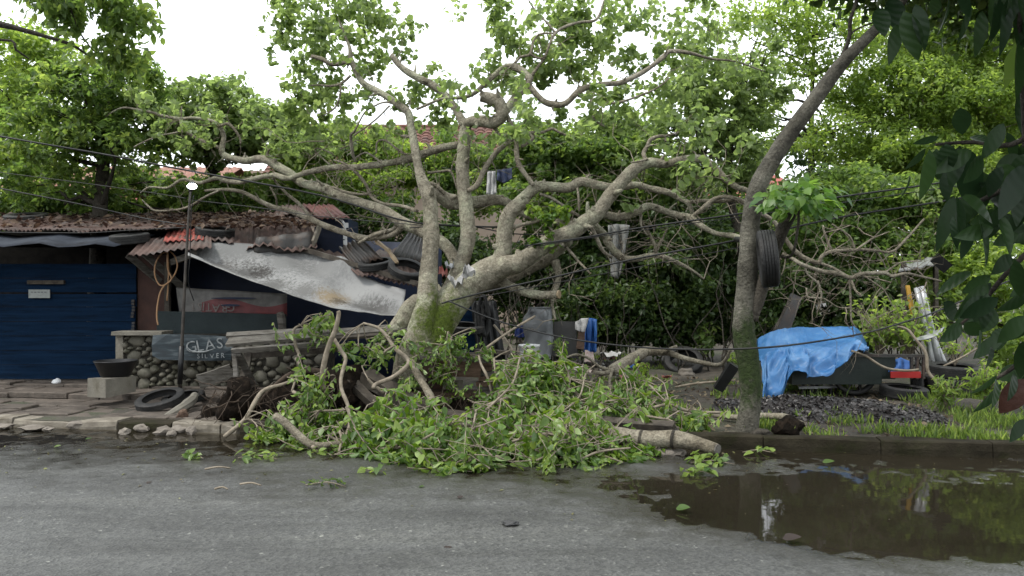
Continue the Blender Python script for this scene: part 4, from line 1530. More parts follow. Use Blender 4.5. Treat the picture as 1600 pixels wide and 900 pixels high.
# left side thin crooked ones
branch([(641, 246, 10.1, 5), (620, 232, 10.1, 4), (603, 220, 10.2, 3.5), (590, 222, 10.2, 3), (588, 240, 10.2, 3)], n=6)
branch([(600, 258, 10.2, 4), (585, 246, 10.2, 4), (570, 238, 10.2, 3), (552, 250, 10.3, 2.5)], n=6)
branch([(626, 213, 9.6, 5), (632, 212, 9.6, 6), (640, 214, 9.6, 6)], n=7)
branch([(630, 168, 9.7, 4), (605, 160, 9.75, 3.5), (585, 166, 9.8, 3), (570, 176, 9.9, 3), (555, 205, 10, 4), (548, 212, 10.1, 5), (551, 240, 10.2, 6), (556, 252, 10.3, 5)], n=6)
branch([(609, 165, 9.75, 3), (590, 185, 9.8, 3), (570, 200, 9.9, 3), (553, 212, 10, 3)], n=5)
branch([(522, 250, 10.5, 3), (540, 256, 10.4, 4), (560, 272, 10.4, 5), (572, 290, 10.4, 5), (580, 308, 10.4, 6), (600, 318, 10.3, 6), (630, 322, 10.1, 6), (652, 330, 9.9, 6)], n=7, label='mossy thin limb')
branch([(520, 292, 10.5, 4), (545, 302, 10.4, 5), (572, 304, 10.4, 4), (580, 300, 10.4, 3)], n=6)
branch([(668, 270, 9.6, 5), (690, 268, 9.6, 4), (704, 268, 9.6, 5), (711, 282, 9.6, 4), (714, 296, 9.6, 3)], n=6)
branch([(495, 240, 10.7, 3), (492, 233, 10.7, 3), (500, 232, 10.7, 3), (520, 240, 10.7, 2)], n=5)
branch([(516, 258, 10.6, 3), (500, 244, 10.7, 2.5), (493, 238, 10.7, 2.5)], n=5)
branch([(560, 380, 10.5, 4), (585, 366, 10.4, 7), (612, 360, 10.2, 7), (622, 352, 10.1, 8)], n=7)
branch([(604, 362, 10.2, 4), (598, 352, 10.2, 4), (600, 342, 10.2, 3)], n=6)
# sawn faces
for (a, b, c, w) in ((P(872, 460, 9.2), P(880, 460.3, 9.17), 0, 13.5), (P(612, 87, 10), P(609, 84.5, 10), 0, 8.6), (P(922, 427, 9), P(924, 430, 9), 0, 3.4)):
    mb = MB()
    mb.tube([a, a.lerp(b, .3)], [w / F * a.y * .5] * 2, 10, 1)
    mb.build('sawn_face', M_cutwood, ft)

# twigs sprouting from the branches
tw = MB()
LEAFPTS = []


def crook(p, d, L, r, lev=0, up=.15):
    pts = [p]
    seg = max(3, int(L / .14))
    q = p.copy()
    for i in range(seg):
        d = (d + Vector((random.gauss(0, .42), random.gauss(0, .3), random.gauss(up * .3, .42)))).normalized()
        q = q + d * (L / seg)
        pts.append(q.copy())
    tw.tube(pts, [r * (1 - .75 * i / seg) for i in range(seg + 1)], 4, 1, 0, False)
    LEAFPTS.append(pts[-1])
    if lev > 0:
        for k in range(random.randint(1, 3)):
            i = random.randint(1, seg)
            crook(pts[i], (d + Vector((random.gauss(0, .9), random.gauss(0, .5), random.gauss(0, .9)))).normalized(), L * random.uniform(.4, .7), r * .55, lev - 1, up)


for ps, rs in BR:
    for i in range(1, len(ps)):
        if rs[i] < .045:
            for k in range(1):
                if random.random() < .62:
                    L = random.uniform(.25, .75)
                    crook(ps[i - 1].lerp(ps[i], random.random()), Vector((random.gauss(0, 1), random.gauss(.2, .6), random.gauss(.2, 1))).normalized(), L, random.uniform(.004, .007), 1)
        elif random.random() < .3:
            crook(ps[i - 1].lerp(ps[i], random.random()), Vector((random.gauss(0, 1), random.gauss(0, .6), random.gauss(0, 1))).normalized(), random.uniform(.15, .4), .006, 0)
# long dead twigs hanging in the tangle on the right of the trunk
for k in range(15):
    px, py = random.uniform(880, 1150), random.uniform(290, 470)
    crook(P(px, py, random.uniform(9.3, 10.6)), Vector((random.gauss(0, 1), random.gauss(0, .5), random.gauss(-.2, .7))).normalized(), random.uniform(.5, 1.3), random.uniform(.004, .009), 1, -.1)
for k in range(26):
    px, py = random.uniform(1220, 1470), random.uniform(345, 490)
    crook(P(px, py, random.uniform(8.7, 9.6)), Vector((random.gauss(0, 1), random.gauss(0, .5), random.gauss(0, .6))).normalized(), random.uniform(.3, .9), random.uniform(.004, .009), 2, 0)
for k in range(18):
    px, py = random.uniform(470, 640), random.uniform(215, 345)
    crook(P(px, py, random.uniform(10.2, 11)), Vector((random.gauss(0, 1), random.gauss(0, .5), random.gauss(0, .6))).normalized(), random.uniform(.4, .9), random.uniform(.005, .009), 1, 0)
tw.build('twig', M_twig, ft, True, kind='stuff')

# leaves still on the crown: (px, py, D, rx, ry, rd, clumps)
cr = ell_centers([
    (470, 28, 10.6, 45, 34, .6, 34), (540, 18, 10.6, 60, 40, .7, 40), (590, 30, 10.7, 36, 40, .6, 26), (500, 75, 10.6, 42, 40, .5, 24),
    (570, 85, 10.6, 36, 34, .5, 20), (470, 140, 10.8, 36, 38, .5, 26), (515, 140, 10.7, 28, 30, .4, 14), (478, 190, 11, 40, 34, .5, 22),
    (640, 60, 10.4, 20, 40, .3, 9), (655, 140, 10.2, 22, 36, .3, 9), (690, 180, 10.1, 40, 22, .3, 10),
    (775, 20, 10.4, 32, 22, .5, 16), (800, 62, 10.4, 40, 30, .5, 22), (770, 110, 10.3, 30, 26, .4, 16), (870, 20, 10.5, 50, 26, .6, 30),
    (930, 62, 10.5, 60, 30, .6, 30), (850, 100, 10.3, 34, 36, .5, 22), (905, 110, 10.3, 34, 22, .4, 12), (985, 25, 10.6, 46, 30, .6, 22), (1000, 95, 10.5, 34, 22, .4, 10),
    (960, 150, 10.2, 50, 14, .4, 10), (1050, 60, 10.6, 34, 40, .5, 18), (910, 185, 10.2, 60, 20, .4, 12),
    (800, 130, 10.2, 14, 16, .3, 5), (450, 215, 11.6, 44, 40, .5, 26), (520, 215, 11.4, 44, 36, .5, 18), (440, 60, 10.8, 24, 44, .4, 14),
    (1040, 130, 10.8, 60, 34, .5, 22), (1110, 50, 10.9, 50, 40, .6, 22), (960, 190, 10.6, 60, 34, .5, 20), (1060, 10, 10.8, 50, 20, .5, 14), (720, 20, 10.6, 14, 14, .3, 3), (880, 60, 10.6, 44, 40, .5, 18)])
cr = cr[rng.rand(len(cr)) < .8]
tipl = np.array([tuple(q) for q in LEAFPTS if q.z > EYE + (450 - 235) / F * q.y or (q.x > 1.2 and q.z > EYE + (450 - 330) / F * q.y and random.random() < .4)])
cr = np.concatenate([cr, tipl[rng.rand(len(tipl)) < .6]], 0)
pos, d, nrm, sz, ti = puffs(cr, .13, 17, .083, .85, .3, upb=.3)
leaf_field('foliage', pos, d, nrm, sz, M_leafA, ft, .74, .14, ti * .8 + .15, True)
cr = ell_centers([(845, 335, 9.2, 34, 14, .2, 5), (870, 345, 9.1, 16, 26, .2, 4), (852, 380, 9.1, 18, 12, .2, 3), (720, 300, 9.6, 14, 10, .2, 0)])
pos, d, nrm, sz, ti = puffs(cr, .10, 26, .075, .8, .1)
leaf_field('young_shoot', pos, d, nrm, sz, M_heapleaf, ft, .6, .14, ti, True)

# torn up soil, the roots and what hangs from them
rb = MB()
for k in range(46):
    t = k / 45
    px = random.uniform(330, 560)
    py = random.uniform(632, 682) if px < 450 else random.uniform(610, 668)
    rb.blob(P(px, py, random.uniform(8.7, 9.3)), [random.uniform(.14, .3) for _ in range(3)], 2, .6, k, fr=2.4)
for k in range(16):
    rb.blob(P(random.uniform(560, 745), random.uniform(634, 668), random.uniform(8.75, 9.1)), [random.uniform(.14, .26) for _ in range(3)], 2, .6, k + 60, fr=2.4)
rb.build('root_soil', M_soil, ft, True)
rt = MB()
for k in range(120):
    px, py = random.uniform(335, 560), random.uniform(598, 660)
    p = P(px, py, random.uniform(8.5, 8.8))
    pts = [p]
    d_ = Vector((random.gauss(-.2, .8), random.gauss(-.1, .2), random.gauss(-.5, .6))).normalized()
    for i in range(6):
        d_ = (d_ + Vector((random.gauss(0, .4), random.gauss(0, .15), random.gauss(-.12, .35)))).normalized()
        pts.append(pts[-1] + d_ * random.uniform(.04, .12))
    r0 = random.choice([.003, .004, .006, .009])
    rt.tube(pts, [r0 * (1 - .1 * i) for i in range(7)], 4, 1, 0, False)
for k in range(60):
    p = P(random.uniform(640, 745), random.uniform(612, 622), 8.72)
    pts = [p]
    for i in range(4):
        pts.append(pts[-1] + Vector((random.gauss(0, .03), -.01, -random.uniform(.02, .06))))
    rt.tube(pts, .003, 3, 1, 0, False)
rt.build('fine_root', M_root, ft, False, kind='stuff')
branch([(590, 600, 8.9, 20), (560, 590, 8.85, 26), (530, 600, 8.8, 22), (505, 625, 8.75, 12), (490, 650, 8.7, 6)], 'root', 9, M_root, keep=False)
branch([(600, 610, 8.9, 14), (570, 640, 8.8, 12), (545, 668, 8.7, 6)], 'root', 8, M_root, keep=False)
branch([(520, 585, 8.9, 14), (470, 580, 8.8, 10), (430, 600, 8.7, 7), (395, 640, 8.6, 4)], 'root', 8, M_root, keep=False)

# ================================================================== THE STANDING TREE ON THE RIGHT
st = thing('street_tree', 'slender grey tree leaning right at the kerb with a tyre hung on it', 'tree', P(1170, 672, 7.7))
SB = []


def sbranch(pts, name, n, mt, label=None, wob=.1):
    ps = [P(a, b, d) for a, b, d, w in pts]
    rs = [max(.005, w / F * d * .445) for a, b, d, w in pts]
    mb = MB()
    mb.tube(ps, rs, n, 4, wob)
    SB.append((ps, rs))
    return mb.build(name, mt, st, True, label)


sbranch([(1166, 690, 7.7, 44), (1168, 668, 7.7, 39), (1172, 640, 7.7, 36), (1173, 600, 7.7, 37), (1168, 560, 7.7, 38), (1163, 520, 7.7, 38), (1163, 480, 7.7, 36), (1168, 430, 7.7, 36), (1171, 380, 7.7, 34), (1175, 330, 7.7, 31), (1184, 292, 7.7, 31), (1205, 253, 7.7, 31), (1232, 212, 7.7, 29), (1268, 163, 7.65, 27), (1310, 106, 7.6, 24), (1360, 54, 7.5, 19), (1400, 14, 7.45, 16), (1440, -40, 7.4, 13), (1500, -110, 7.3, 8)], 'trunk', 14, M_bark_grey)
sbranch([(1174, 500, 7.68, 20), (1184, 468, 7.66, 24), (1197, 430, 7.62, 25), (1211, 388, 7.57, 23), (1226, 352, 7.52, 22), (1240, 326, 7.5, 20)], 'stub_fork', 12, M_bark_dark, 'dark broken fork beside the trunk')
sbranch([(1303, 116, 7.6, 10), (1318, 84, 7.6, 8), (1327, 58, 7.55, 7), (1329, 30, 7.5, 7), (1338, 0, 7.5, 6), (1345, -60, 7.5, 5)], 'branch', 8, M_bark_dark)
sbranch([(1325, 62, 7.55, 4), (1335, 48, 7.55, 3.5), (1362, 36, 7.5, 3), (1395, 22, 7.5, 2)], 'branch', 6, M_bark_dark)
sbranch([(1205, 395, 7.5, 5), (1236, 400, 7.3, 5), (1247, 352, 7.2, 5), (1248, 330, 7.2, 4), (1256, 312, 7.2, 3)], 'shoot', 7, M_bark_dark)
# bright bunch of young leaves: every leaf a part of its own
tmpl_bright = leaf_template('leaf', M_brightpart, 1, .74, .10, .22, True)
bc = P(1254, 305, 7.25)
for k in range(210):
    b = ball(1, .5)[0]
    px, py = 1254 + b[0] * 72, 306 - b[2] * 31 + abs(b[0]) * 12
    p = P(px, py, 7.25 + b[1] * .32)
    out = Vector((b[0], b[1] * .5 - .2, -.35 + random.gauss(0, .35)))
    place_leaf(tmpl_bright, p, out, Vector((random.gauss(b[0] * .3, .4), random.gauss(-.5, .4), 1)), random.uniform(.075, .125), random.uniform(.9, 1.15), st)
# crown beyond the top of the photograph and to the right
cs = ell_centers([(1480, -120, 7.4, 260, 110, 1.6, 190), (1660, -60, 7.6, 170, 110, 1.4, 90)])
lm = MB()
limbs_to(lm, [(P(1440, -40, 7.4), .05), (P(1400, 14, 7.45), .05), (P(1500, -110, 7.3), .04)], cs, 26, .03)
lm.build('limb', M_bark_dark, st, True, kind='stuff')
pos, d, nrm, sz, ti = puffs(cs, .26, 34, .11, .75, .3)
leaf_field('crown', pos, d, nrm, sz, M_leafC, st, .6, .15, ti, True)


# ------------------------------------------------------------------ tyres
def tyre(c, axis, R, w, label, roll=0, name='tyre', ribs=4, hole=.62, group=None):
    """rubber tyre with grooved tread and open centre"""
    prof = []
    h = w / 2
    tread = [(-.92, .965), (-.78, 1.0)]
    for k in range(ribs):
        a, b = -.78 + 1.56 * k / ribs, -.78 + 1.56 * (k + 1) / ribs
        tread += [(a + .02, 1.0), (b - .06, 1.0)]
        if k < ribs - 1:
            tread += [(b - .045, .962), (b - .005, .962)]
    tread += [(.78, 1.0), (.92, .965)]
    for z, r in tread:
        prof.append((r * R, z * h))
    for z, r in ((1.0, .90), (1.04, .80), (.96, .70), (.78, hole)):
        prof.append((r * R, z * h))
    for z, r in ((.72, hole + .04), (.80, .74), (.82, .86), (.5, .92), (-.5, .92), (-.82, .86), (-.80, .74), (-.72, hole + .04)):
        prof.append((r * R, z * h))
    for z, r in ((-.78, hole), (-.96, .70), (-1.04, .80), (-1.0, .90)):
        prof.append((r * R, z * h))
    q = Vector(axis).normalized().to_track_quat('Z', 'Y').to_matrix().to_4x4()
    M = Matrix.Translation(c) @ q @ Matrix.Rotation(roll, 4, 'Z')
    mb = MB()
    nt = len(tread)
    mb.lathe(prof, 56, M, True, lambda i, j: (-.012 * R if (i in (0, 1, nt - 1, nt - 2) and j % 2) else 0))
    return tag(mb.build(name, M_rubber, None, False), label, 'tyre', group)


tyre(P(1200, 404, 7.32), (.965, -.24, .10), .262, .155, 'black car tyre hung upright on the standing tree', ribs=5)
tyre(P(250, 624, 9.45), (-.12, -.30, 1), .275, .085, 'worn motorcycle tyre lying on the paving beside the lamp pole', ribs=3, hole=.78)
tyre(P(287, 622, 9.75), (-.1, -.15, 1), .25, .085, 'second motorcycle tyre half hidden behind the one beside the lamp pole', ribs=3, hole=.78)
tyre(P(203, 373, 11.05), (-.05, -.16, 1), .26, .13, 'flat black tyre lying on the blue grey edge of the roof', ribs=3, hole=.66)
tyre(P(336, 362, 11.45), (.12, -.16, 1), .27, .11, 'flat black tyre lying on the rusted roof above the grey awning', ribs=3, hole=.70)
tyre(P(588, 413, 10.65), (-.1, -.25, 1), .24, .10, 'thin black tyre lying flat on the fallen roof left of another tyre', ribs=3, hole=.76)
tyre(P(636, 421, 10.45), (.30, -.50, 1), .25, .10, 'tilted black tyre on the fallen roof next to the grey stem', ribs=3, hole=.76)
tyre(P(1068, 566, 13.0), (-.12, -.62, .78), .31, .17, 'half buried old tyre on the bank left of the standing tree', ribs=3, hole=.7)
tyre(P(1412, 612, 9.7), (.05, -.06, 1), .27, .13, 'black tyre lying flat on the ground under the red painted board', ribs=3, hole=.66)
tyre(P(725, 512, 9.9), (.05, -.12, 1), .26, .08, 'thin tyre lying flat on the wooden box behind the trunk', ribs=3, hole=.80)
for k, (py, x, r) in enumerate(((612, 1492, .33), (596, 1490, .335), (579, 1491, .34))):
    tyre(P(x, py, 10.2), (.03 * (k - 1), -.05, 1), r, .15, ['bottom tyre of the planter stack on the right', 'middle tyre of the planter stack on the right', 'top tyre of the planter stack on the right holding a plant'][k], ribs=4, hole=.62, group='tyres stacked as a planter')
tyre(P(1435, 604, 10.3), (.9, -.5, .1), .26, .15, 'dark tyre standing upright behind the red painted board', ribs=4)
tyre(P(42, 342, 13.0), (0, -.2, 1), .33, .16, 'black tyre lying at the far left edge of the rusted roof', ribs=3)

# ------------------------------------------------------------------ lamp pole
lp = thing('lamp_pole', 'thin rusty pole with a lit white lamp standing before the stone wall', 'lamp', P(281, 606, 10.4))
mb = MB()
mb.tube([P(281, 607, 10.4), P(284, 545, 10.4), P(290, 420, 10.4), P(296, 320, 10.4), P(298, 296, 10.4)], [.024, .022, .018, .016, .015], 8, 3)
mb.build('pole', M_pole, lp, True)
mb = MB()
mb.tube([P(281, 600, 10.4), P(284, 541, 10.4)], [.032, .034], 10, 1)
mb.build('sleeve', M_blackplastic, lp, True)
mb = MB()
mb.tube([P(303, 305, 10.38), P(299, 330, 10.39), P(297, 400, 10.4), P(294, 440, 10.41), P(303, 470, 10.5)], .006, 5)
mb.build('lamp_cable', M_cable, lp, True)
mb = MB()
mb.tube([P(298, 299, 10.4), P(298, 293, 10.38), P(301, 289, 10.3)], [.02, .045, .05], 10, 2)
mb.build('lamp_housing', M_greypot, lp, True)
em, nt, n, l, b = nodes_of('lamp_light')
b.inputs['Base Color'].default_value = (.9, .95, 1, 1)
b.inputs['Emission Color'].default_value = (.85, .93, 1, 1)
b.inputs['Emission Strength'].default_value = 14
mb = MB()
mb.blob(P(300, 291, 10.29), (.06, .045, .035), 2, 0)
mb.build('bulb', em, lp, True)

# hose hung on the brace
mb = MB()
hp = [(261, 470, 10.9), (263, 440, 10.88), (263, 410, 10.86), (261, 395, 10.85), (252, 397, 10.85), (243, 412, 10.85), (242, 430, 10.86), (249, 445, 10.87), (260, 444, 10.85), (271, 432, 10.83), (277, 417, 10.82), (274, 402, 10.83), (266, 393, 10.84), (262, 394, 10.8), (262, 420, 10.8), (268, 436, 10.8), (257, 446, 10.78), (250, 458, 10.78), (246, 478, 10.78), (245, 495, 10.78), (247, 508, 10.78)]
mb.tube([P(*q) for q in hp], .0105, 8, 4)
tag(mb.build('hose', M_hose, None, True), 'loops of tan rubber hose hanging beside the brown post', 'hose')

# concrete block, basin, rubble on the pavement
cb = MB()
vs2 = [P(136, 620, 9.6), P(165, 622, 9.45), P(212, 612, 9.9), P(190, 606, 10.2), P(137, 591, 9.6), P(165, 592, 9.45), P(213, 588, 9.9), P(190, 587, 10.2)]
cb.add(vs2, [(0, 1, 5, 4), (1, 2, 6, 5), (2, 3, 7, 6), (3, 0, 4, 7), (4, 5, 6, 7), (3, 2, 1, 0)])
tag(cb.build('concrete_block', M_concrete), 'squat pale concrete block on the pavement below the black basin', 'block')
mb = MB()
mb.lathe([(.001, 0), (.15, 0), (.17, .01), (.235, .17), (.25, .185), (.25, .195), (.235, .195), (.155, .02), (.001, .02)], 28, Matrix.Translation(P(181, 588, 9.85)))
tag(mb.build('basin', M_blackplastic, None, True), 'round black plastic basin sitting on the concrete block', 'basin')
mb = MB()
mb.blob(P(88, 597, 11.2), (.055, .05, .05), 2, .3, 4)
tag(mb.build('pale_stone', M_whiteplastic, None, True), 'small whitish stone at the foot of the blue boards', 'stone')
rub = [(96, 657, 8.75, .11, .035, 'flat grey stone in the water below the second kerb stone', 0), (118, 663, 8.6, .09, .05, 'broad flat stone in the gutter left of centre of the row', 1), (52, 667, 8.45, .15, .03, 'long flat stone lying in the water nearest the road edge', 2), (8, 664, 8.55, .08, .03, 'small flat stone at the far left of the gutter', 3), (195, 675, 8.25, .055, .035, 'small square stone alone in the gutter water', 4), (222, 667, 8.4, .08, .045, 'reddish stone leaning on the kerb end', 5), (256, 674, 8.25, .11, .05, 'grey broken slab in the gutter below the brown brick', 6), (280, 668, 8.35, .09, .045, 'broken slab with a cut face beside the root soil', 7), (75, 670, 8.36, .06, .025, 'thin dark stone between two flat stones in the gutter', 8), (298, 674, 8.25, .06, .05, 'rounded stone against the torn root soil', 9), (268, 678, 8.15, .05, .04, 'small pale stone standing in the gutter', 10)]
for px, py, D, a, h, lab, k in rub:
    mb = MB()
    p = P(px, py, D)
    p.z = max(-.005, min(p.z, .03))
    mb.blob(p, (a, a * .7, h), 1, .7, k * 7 + 3, fr=1.2)
    tag(mb.build('gutter_stone', M_rubble, None, False), lab, 'stone', 'broken stones lying in the gutter')
mb = MB()
mb.blob(P(285, 648, 8.75), (.065, .05, .065), 1, .5, 91, fr=1.1)
tag(mb.build('brick_lump', M_brownwood), 'brown lump of brick standing on the kerb by the torn roots', 'brick')
mb = MB()
mb.tube([P(258, 652, 8.9), P(280, 640, 9.1), P(298, 628, 9.3), P(305, 617, 9.5)], [.035, .05, .055, .04], 8, 3, .4)
tag(mb.build('broken_kerb', M_concrete), 'curved broken piece of old edging in front of the tyres', 'edging')

# ------------------------------------------------------------------ table thrown over by the roots
tb = thing('wooden_table', 'tilted weathered plank table in front of the stone wall, lifted by the roots', 'table', P(375, 620, 9.3))
for a, b, w, h, M_ in ((P(354, 524, 9.45), P(500, 516, 9.65), .12, .035, M_oldwood), (P(356, 535, 9.2), P(640, 511, 9.35), .20, .035, M_oldwood), (P(362, 548, 9.08), P(520, 536, 9.15), .05, .05, M_oldwood)):
    mb = MB()
    mb.beam(a, b, w, h, Vector((0, -.35, 1)), .05)
    mb.build('plank', M_, tb)
mb = MB()
mb.beam(P(500, 527, 9.2), P(640, 516, 9.3), .16, .03, Vector((0, -.5, 1)), .06)
mb.build('plank', M_darkwood, tb)
for a, b, w in ((P(366, 548, 9.12), P(372, 622, 9.05), .05), (P(388, 552, 9.5), P(378, 610, 9.3), .09), (P(372, 553, 9.1), P(396, 600, 9.5), .07), (P(612, 522, 9.3), P(607, 560, 9.3), .05)):
    mb = MB()
    mb.beam(a, b, w, .05, Vector((0, 1, 0)), .08)
    mb.build('leg', M_oldwood if w < .08 else M_darkwood, tb)
mb = MB()
mb.beam(P(390, 556, 9.5), P(600, 540, 9.6), .05, .07, wob=.08)
mb.build('rail', M_darkwood, tb)
mb = MB()
mb.beam(P(310, 597, 9.75), P(362, 580, 9.9), .10, .17, wob=.06)
tag(mb.build('squared_log', M_oldwood), 'short squared grey beam leaning by the table leg against the stones', 'beam')

# timbers thrown among the roots
for a, b, w, h, m_, lab in (
        (P(572, 588, 8.75), P(668, 648, 8.4), .16, .15, M_darkwood, 'thick mossy squared timber slanting down through the torn roots'),
        (P(543, 592, 8.75), P(604, 650, 8.45), .11, .09, M_darkwood, 'thinner dark timber slanting down left of the thick mossy timber'),
        (P(686, 650, 8.5), P(850, 668, 8.35), .15, .11, M_darkwood, 'long dark beam lying behind the heap of leaves'),
        (P(935, 660, 8.0), P(1052, 668, 7.75), .14, .09, M_darkwood, 'short dark rotten board above the sawn log'),
        (P(985, 655, 8.1), P(1060, 672, 7.8), .06, .04, M_oldwood, 'thin split stick beside the rotten board')):
    mb = MB()
    mb.beam(a, b, w, h, Vector((0, -.3, 1)), .12)
    tag(mb.build('timber', m_), lab, 'timber')

# ------------------------------------------------------------------ box behind the trunk
bx = thing('wooden_box', 'broken brown wooden box with rusty front right of the mossy trunk', 'box', P(705, 620, 9.3))
for name, c, s_, m_ in (('front_board', (700, 574, 9.02), (.74, .03, .20), M_brownwood), ('lower_panel', (678, 597, 9.1), (.42, .02, .15), M_redwood), ('white_panel', (708, 601, 9.06), (.22, .015, .11), M_concrete), ('lid', (700, 556, 9.35), (.86, .66, .05), M_darkwood), ('base_board', (700, 614, 9.2), (.8, .4, .05), M_brownwood)):
    mb = MB()
    mb.box(P(*c), s_, Matrix.Rotation(math.radians(2), 3, 'Y'))
    mb.build(name, m_, bx)
mb = MB()
mb.beam(P(655, 558, 8.95), P(765, 563, 8.95), .06, .05, wob=.15)
mb.build('edge_rail', M_oldwood, bx)
mb = MB()
mb.beam(P(676, 560, 8.92), P(668, 612, 8.9), .02, .02, Vector((0, 1, 0)), .1)
mb.build('side_rail', M_darkwood, bx)
bs = thing('brick_stack', 'short stack of worn brown bricks and offcuts at the right end of the box', 'bricks', P(762, 612, 9.1))
for k in range(7):
    mb = MB()
    mb.box(P(761 + random.uniform(-5, 5), 608 - k * 8.2, 9.1 + random.uniform(-.03, .03)), (.19 + random.uniform(-.03, .02), .11, .052), Matrix.Rotation(random.uniform(-.2, .2), 3, 'Z'))
    mb.build('brick', M_brownwood if k % 3 else M_oldwood, bs)
mb = MB()
mb.beam(P(742, 548, 9.3), P(796, 551, 9.2), .12, .04, wob=.1)
tag(mb.build('cross_plank', M_darkwood), 'short dark plank laid over the brick stack', 'plank')

# blue sheet, hung rubber tubes behind the trunk
mb = MB()
quad_panel(mb, P(672, 560, 10.3), P(746, 560, 10.3), P(736, 478, 10.3), P(680, 485, 10.3), .012, 14, 6, lambda a, b: .02 * math.sin(a * 18) + .01 * math.sin(a * 40))
tag(mb.build('blue_sheet', M_blueboard, None, True), 'dark blue sheet hanging behind the mossy trunk', 'sheet')
mb = MB()
quad_panel(mb, P(745, 562, 10.5), P(790, 562, 10.6), P(775, 470, 10.6), P(735, 470, 10.5), .012, 16, 6, lambda a, b: .03 * math.sin(a * 25))
tag(mb.build('black_sheet', M_blackplastic, None, True), 'black plastic sheet hanging right of the dark blue sheet', 'sheet')
for k, (cx, cy, rx, ry) in enumerate(((750, 500, 6, 24), (755, 492, 7, 30), (758, 498, 5, 26))):
    mb = MB()
    mb.tube([P(cx + rx * math.cos(t * .7), cy + ry * math.sin(t * .7), 9.9 + .03 * math.cos(t)) for t in range(10)], .022 if k < 2 else .03, 7, 3)
    tag(mb.build('inner_tube', M_rubber, None, True), ['thinner inner tube at the left of the bunch hanging behind the mossy trunk', 'tallest limp inner tube in the bunch hanging behind the mossy trunk', 'thickest inner tube in the bunch hanging behind the mossy trunk'][k], 'inner tube', 'inner tubes hung in a bunch')
for a, b, r, lab in (((748, 552, 8.9), (836, 494, 9.3), .016, 'pale stick slanting up to the right behind the brick stack'), ((772, 508, 9.6), (816, 580, 9.1), .014, 'thin pole slanting down right behind the brick stack')):
    mb = MB()
    m_ = P(*a).lerp(P(*b), .5) + Vector((.02, 0, .03))
    mb.tube([P(*a), m_, P(*b)], [r, r * .9, r * .8], 7, 4, .2)
    tag(mb.build('stick', M_twig, None, True), lab, 'stick')

# ------------------------------------------------------------------ rubbish in the middle
def sack(name, M_, label, cat, pts, D, depth, folds=.03):
    """filled sack: outline rows (py, left px, right px) round a closed body"""
    mb = MB()
    n = 28
    vs, fs = [], []
    for j, (py, a, b) in enumerate(pts):
        for i in range(n):
            an = 2 * math.pi * i / n
            cx, w = (a + b) / 2, (b - a) / 2
            q = P(cx + w * math.cos(an), py, D) + Vector((0, math.sin(an) * depth, 0))
            w2 = Vector((math.cos(an) * 1.5, math.sin(an) * 1.5, py * .09))
            k = mnoise.noise(w2) * folds + mnoise.noise(Vector((an * .9, py * .35, 3))) * folds * .6
            q += Vector((math.cos(an), math.sin(an), 0)) * k
            vs.append(q)
    m = len(pts)
    for j in range(m - 1):
        for i in range(n):
            k = (i + 1) % n
            fs.append((j * n + i, j * n + k, (j + 1) * n + k, (j + 1) * n + i))
    fs.append(tuple(range(n)))
    fs.append(tuple(reversed(range((m - 1) * n, m * n))))
    mb.add(vs, fs)
    return tag(mb.build(name, M_, None, True), label, cat)


sack('grey_sack', M_greybag, 'large full shiny grey plastic sack behind the white bucket', 'sack', [(560, 822, 860), (552, 819, 862), (540, 818, 862), (528, 818, 861), (516, 819, 861), (505, 820, 863), (496, 822, 864), (489, 824, 863), (484, 827, 860), (480, 830, 858)], 11.0, .18, .075)
mb = MB()
mb.lathe([(.001, 0), (.118, 0), (.118, .02)] + [(.12 + .012 * t, .02 + .2 * t) for t in (0, .5, 1)] + [(.142, .225), (.142, .25), (.134, .25), (.13, .225), (.001, .222)], 26, Matrix.Translation(P(827, 568, 10.6)))
bk = tag(mb.build('bucket', M_whiteplastic, None, True), 'white plastic bucket with a lid and faint red print left of the grey pot', 'bucket')
mb = MB()
for k in range(9):
    a0, a1 = -2.1 + k * .12, -2.1 + (k + 1) * .12
    if k % 4 == 3:
        continue
    c = P(827, 568, 10.6)
    q = [Vector((math.cos(a) * .1325, math.sin(a) * .1325, z)) + c for a, z in ((a0, .07), (a1 - .01, .07), (a1 - .01, .15), (a0, .15))]
    q2 = [Vector((math.cos(a) * .120, math.sin(a) * .120, z)) + c for a, z in ((a0, .07), (a1 - .01, .07), (a1 - .01, .15), (a0, .15))]
    mb.add(q + q2, [(0, 1, 2, 3), (7, 6, 5, 4), (0, 4, 5, 1), (1, 5, 6, 2), (2, 6, 7, 3), (3, 7, 4, 0)])
mb.build('print', M_litterred, bk)
mb = MB()
mb.lathe([(.001, 0), (.072, 0), (.09, .11), (.10, .115), (.10, .13), (.09, .13), (.066, .012), (.001, .012)], 22, Matrix.Translation(P(848, 572, 10.4)))
tag(mb.build('plant_pot', M_greypot, None, True), 'small grey plastic pot between the white bucket and leaves', 'pot')
mb = MB()
quad_panel(mb, P(862, 556, 11.4), P(903, 560, 11.2), P(898, 502, 11.3), P(866, 503, 11.5), .03, 6, 4, lambda a, b: .02 * math.sin(a * 5))
tag(mb.build('dark_board', M_darkboard), 'dark grey board leaning upright right of the grey sack', 'board')


def cloth(name, M_, label, cat, top, bot, D, amp=.05, seed=0, nu=16, nv=12, th=.012):
    mb = MB()

    def f(a, b):
        t, q = lerp_poly(top, a), lerp_poly(bot, a)
        p = P(t[0], t[1], D).lerp(P(q[0], q[1], D - .1), b)
        return p + Vector((0, -1, 0)) * amp * (math.sin(a * 13 + seed + b) * .5 + mnoise.noise(Vector((a * 5, b * 2, seed))))
    mb.grid(f, nu, nv)
    return tag(mb.build(name, M_, None, True, solid=th), label, cat)


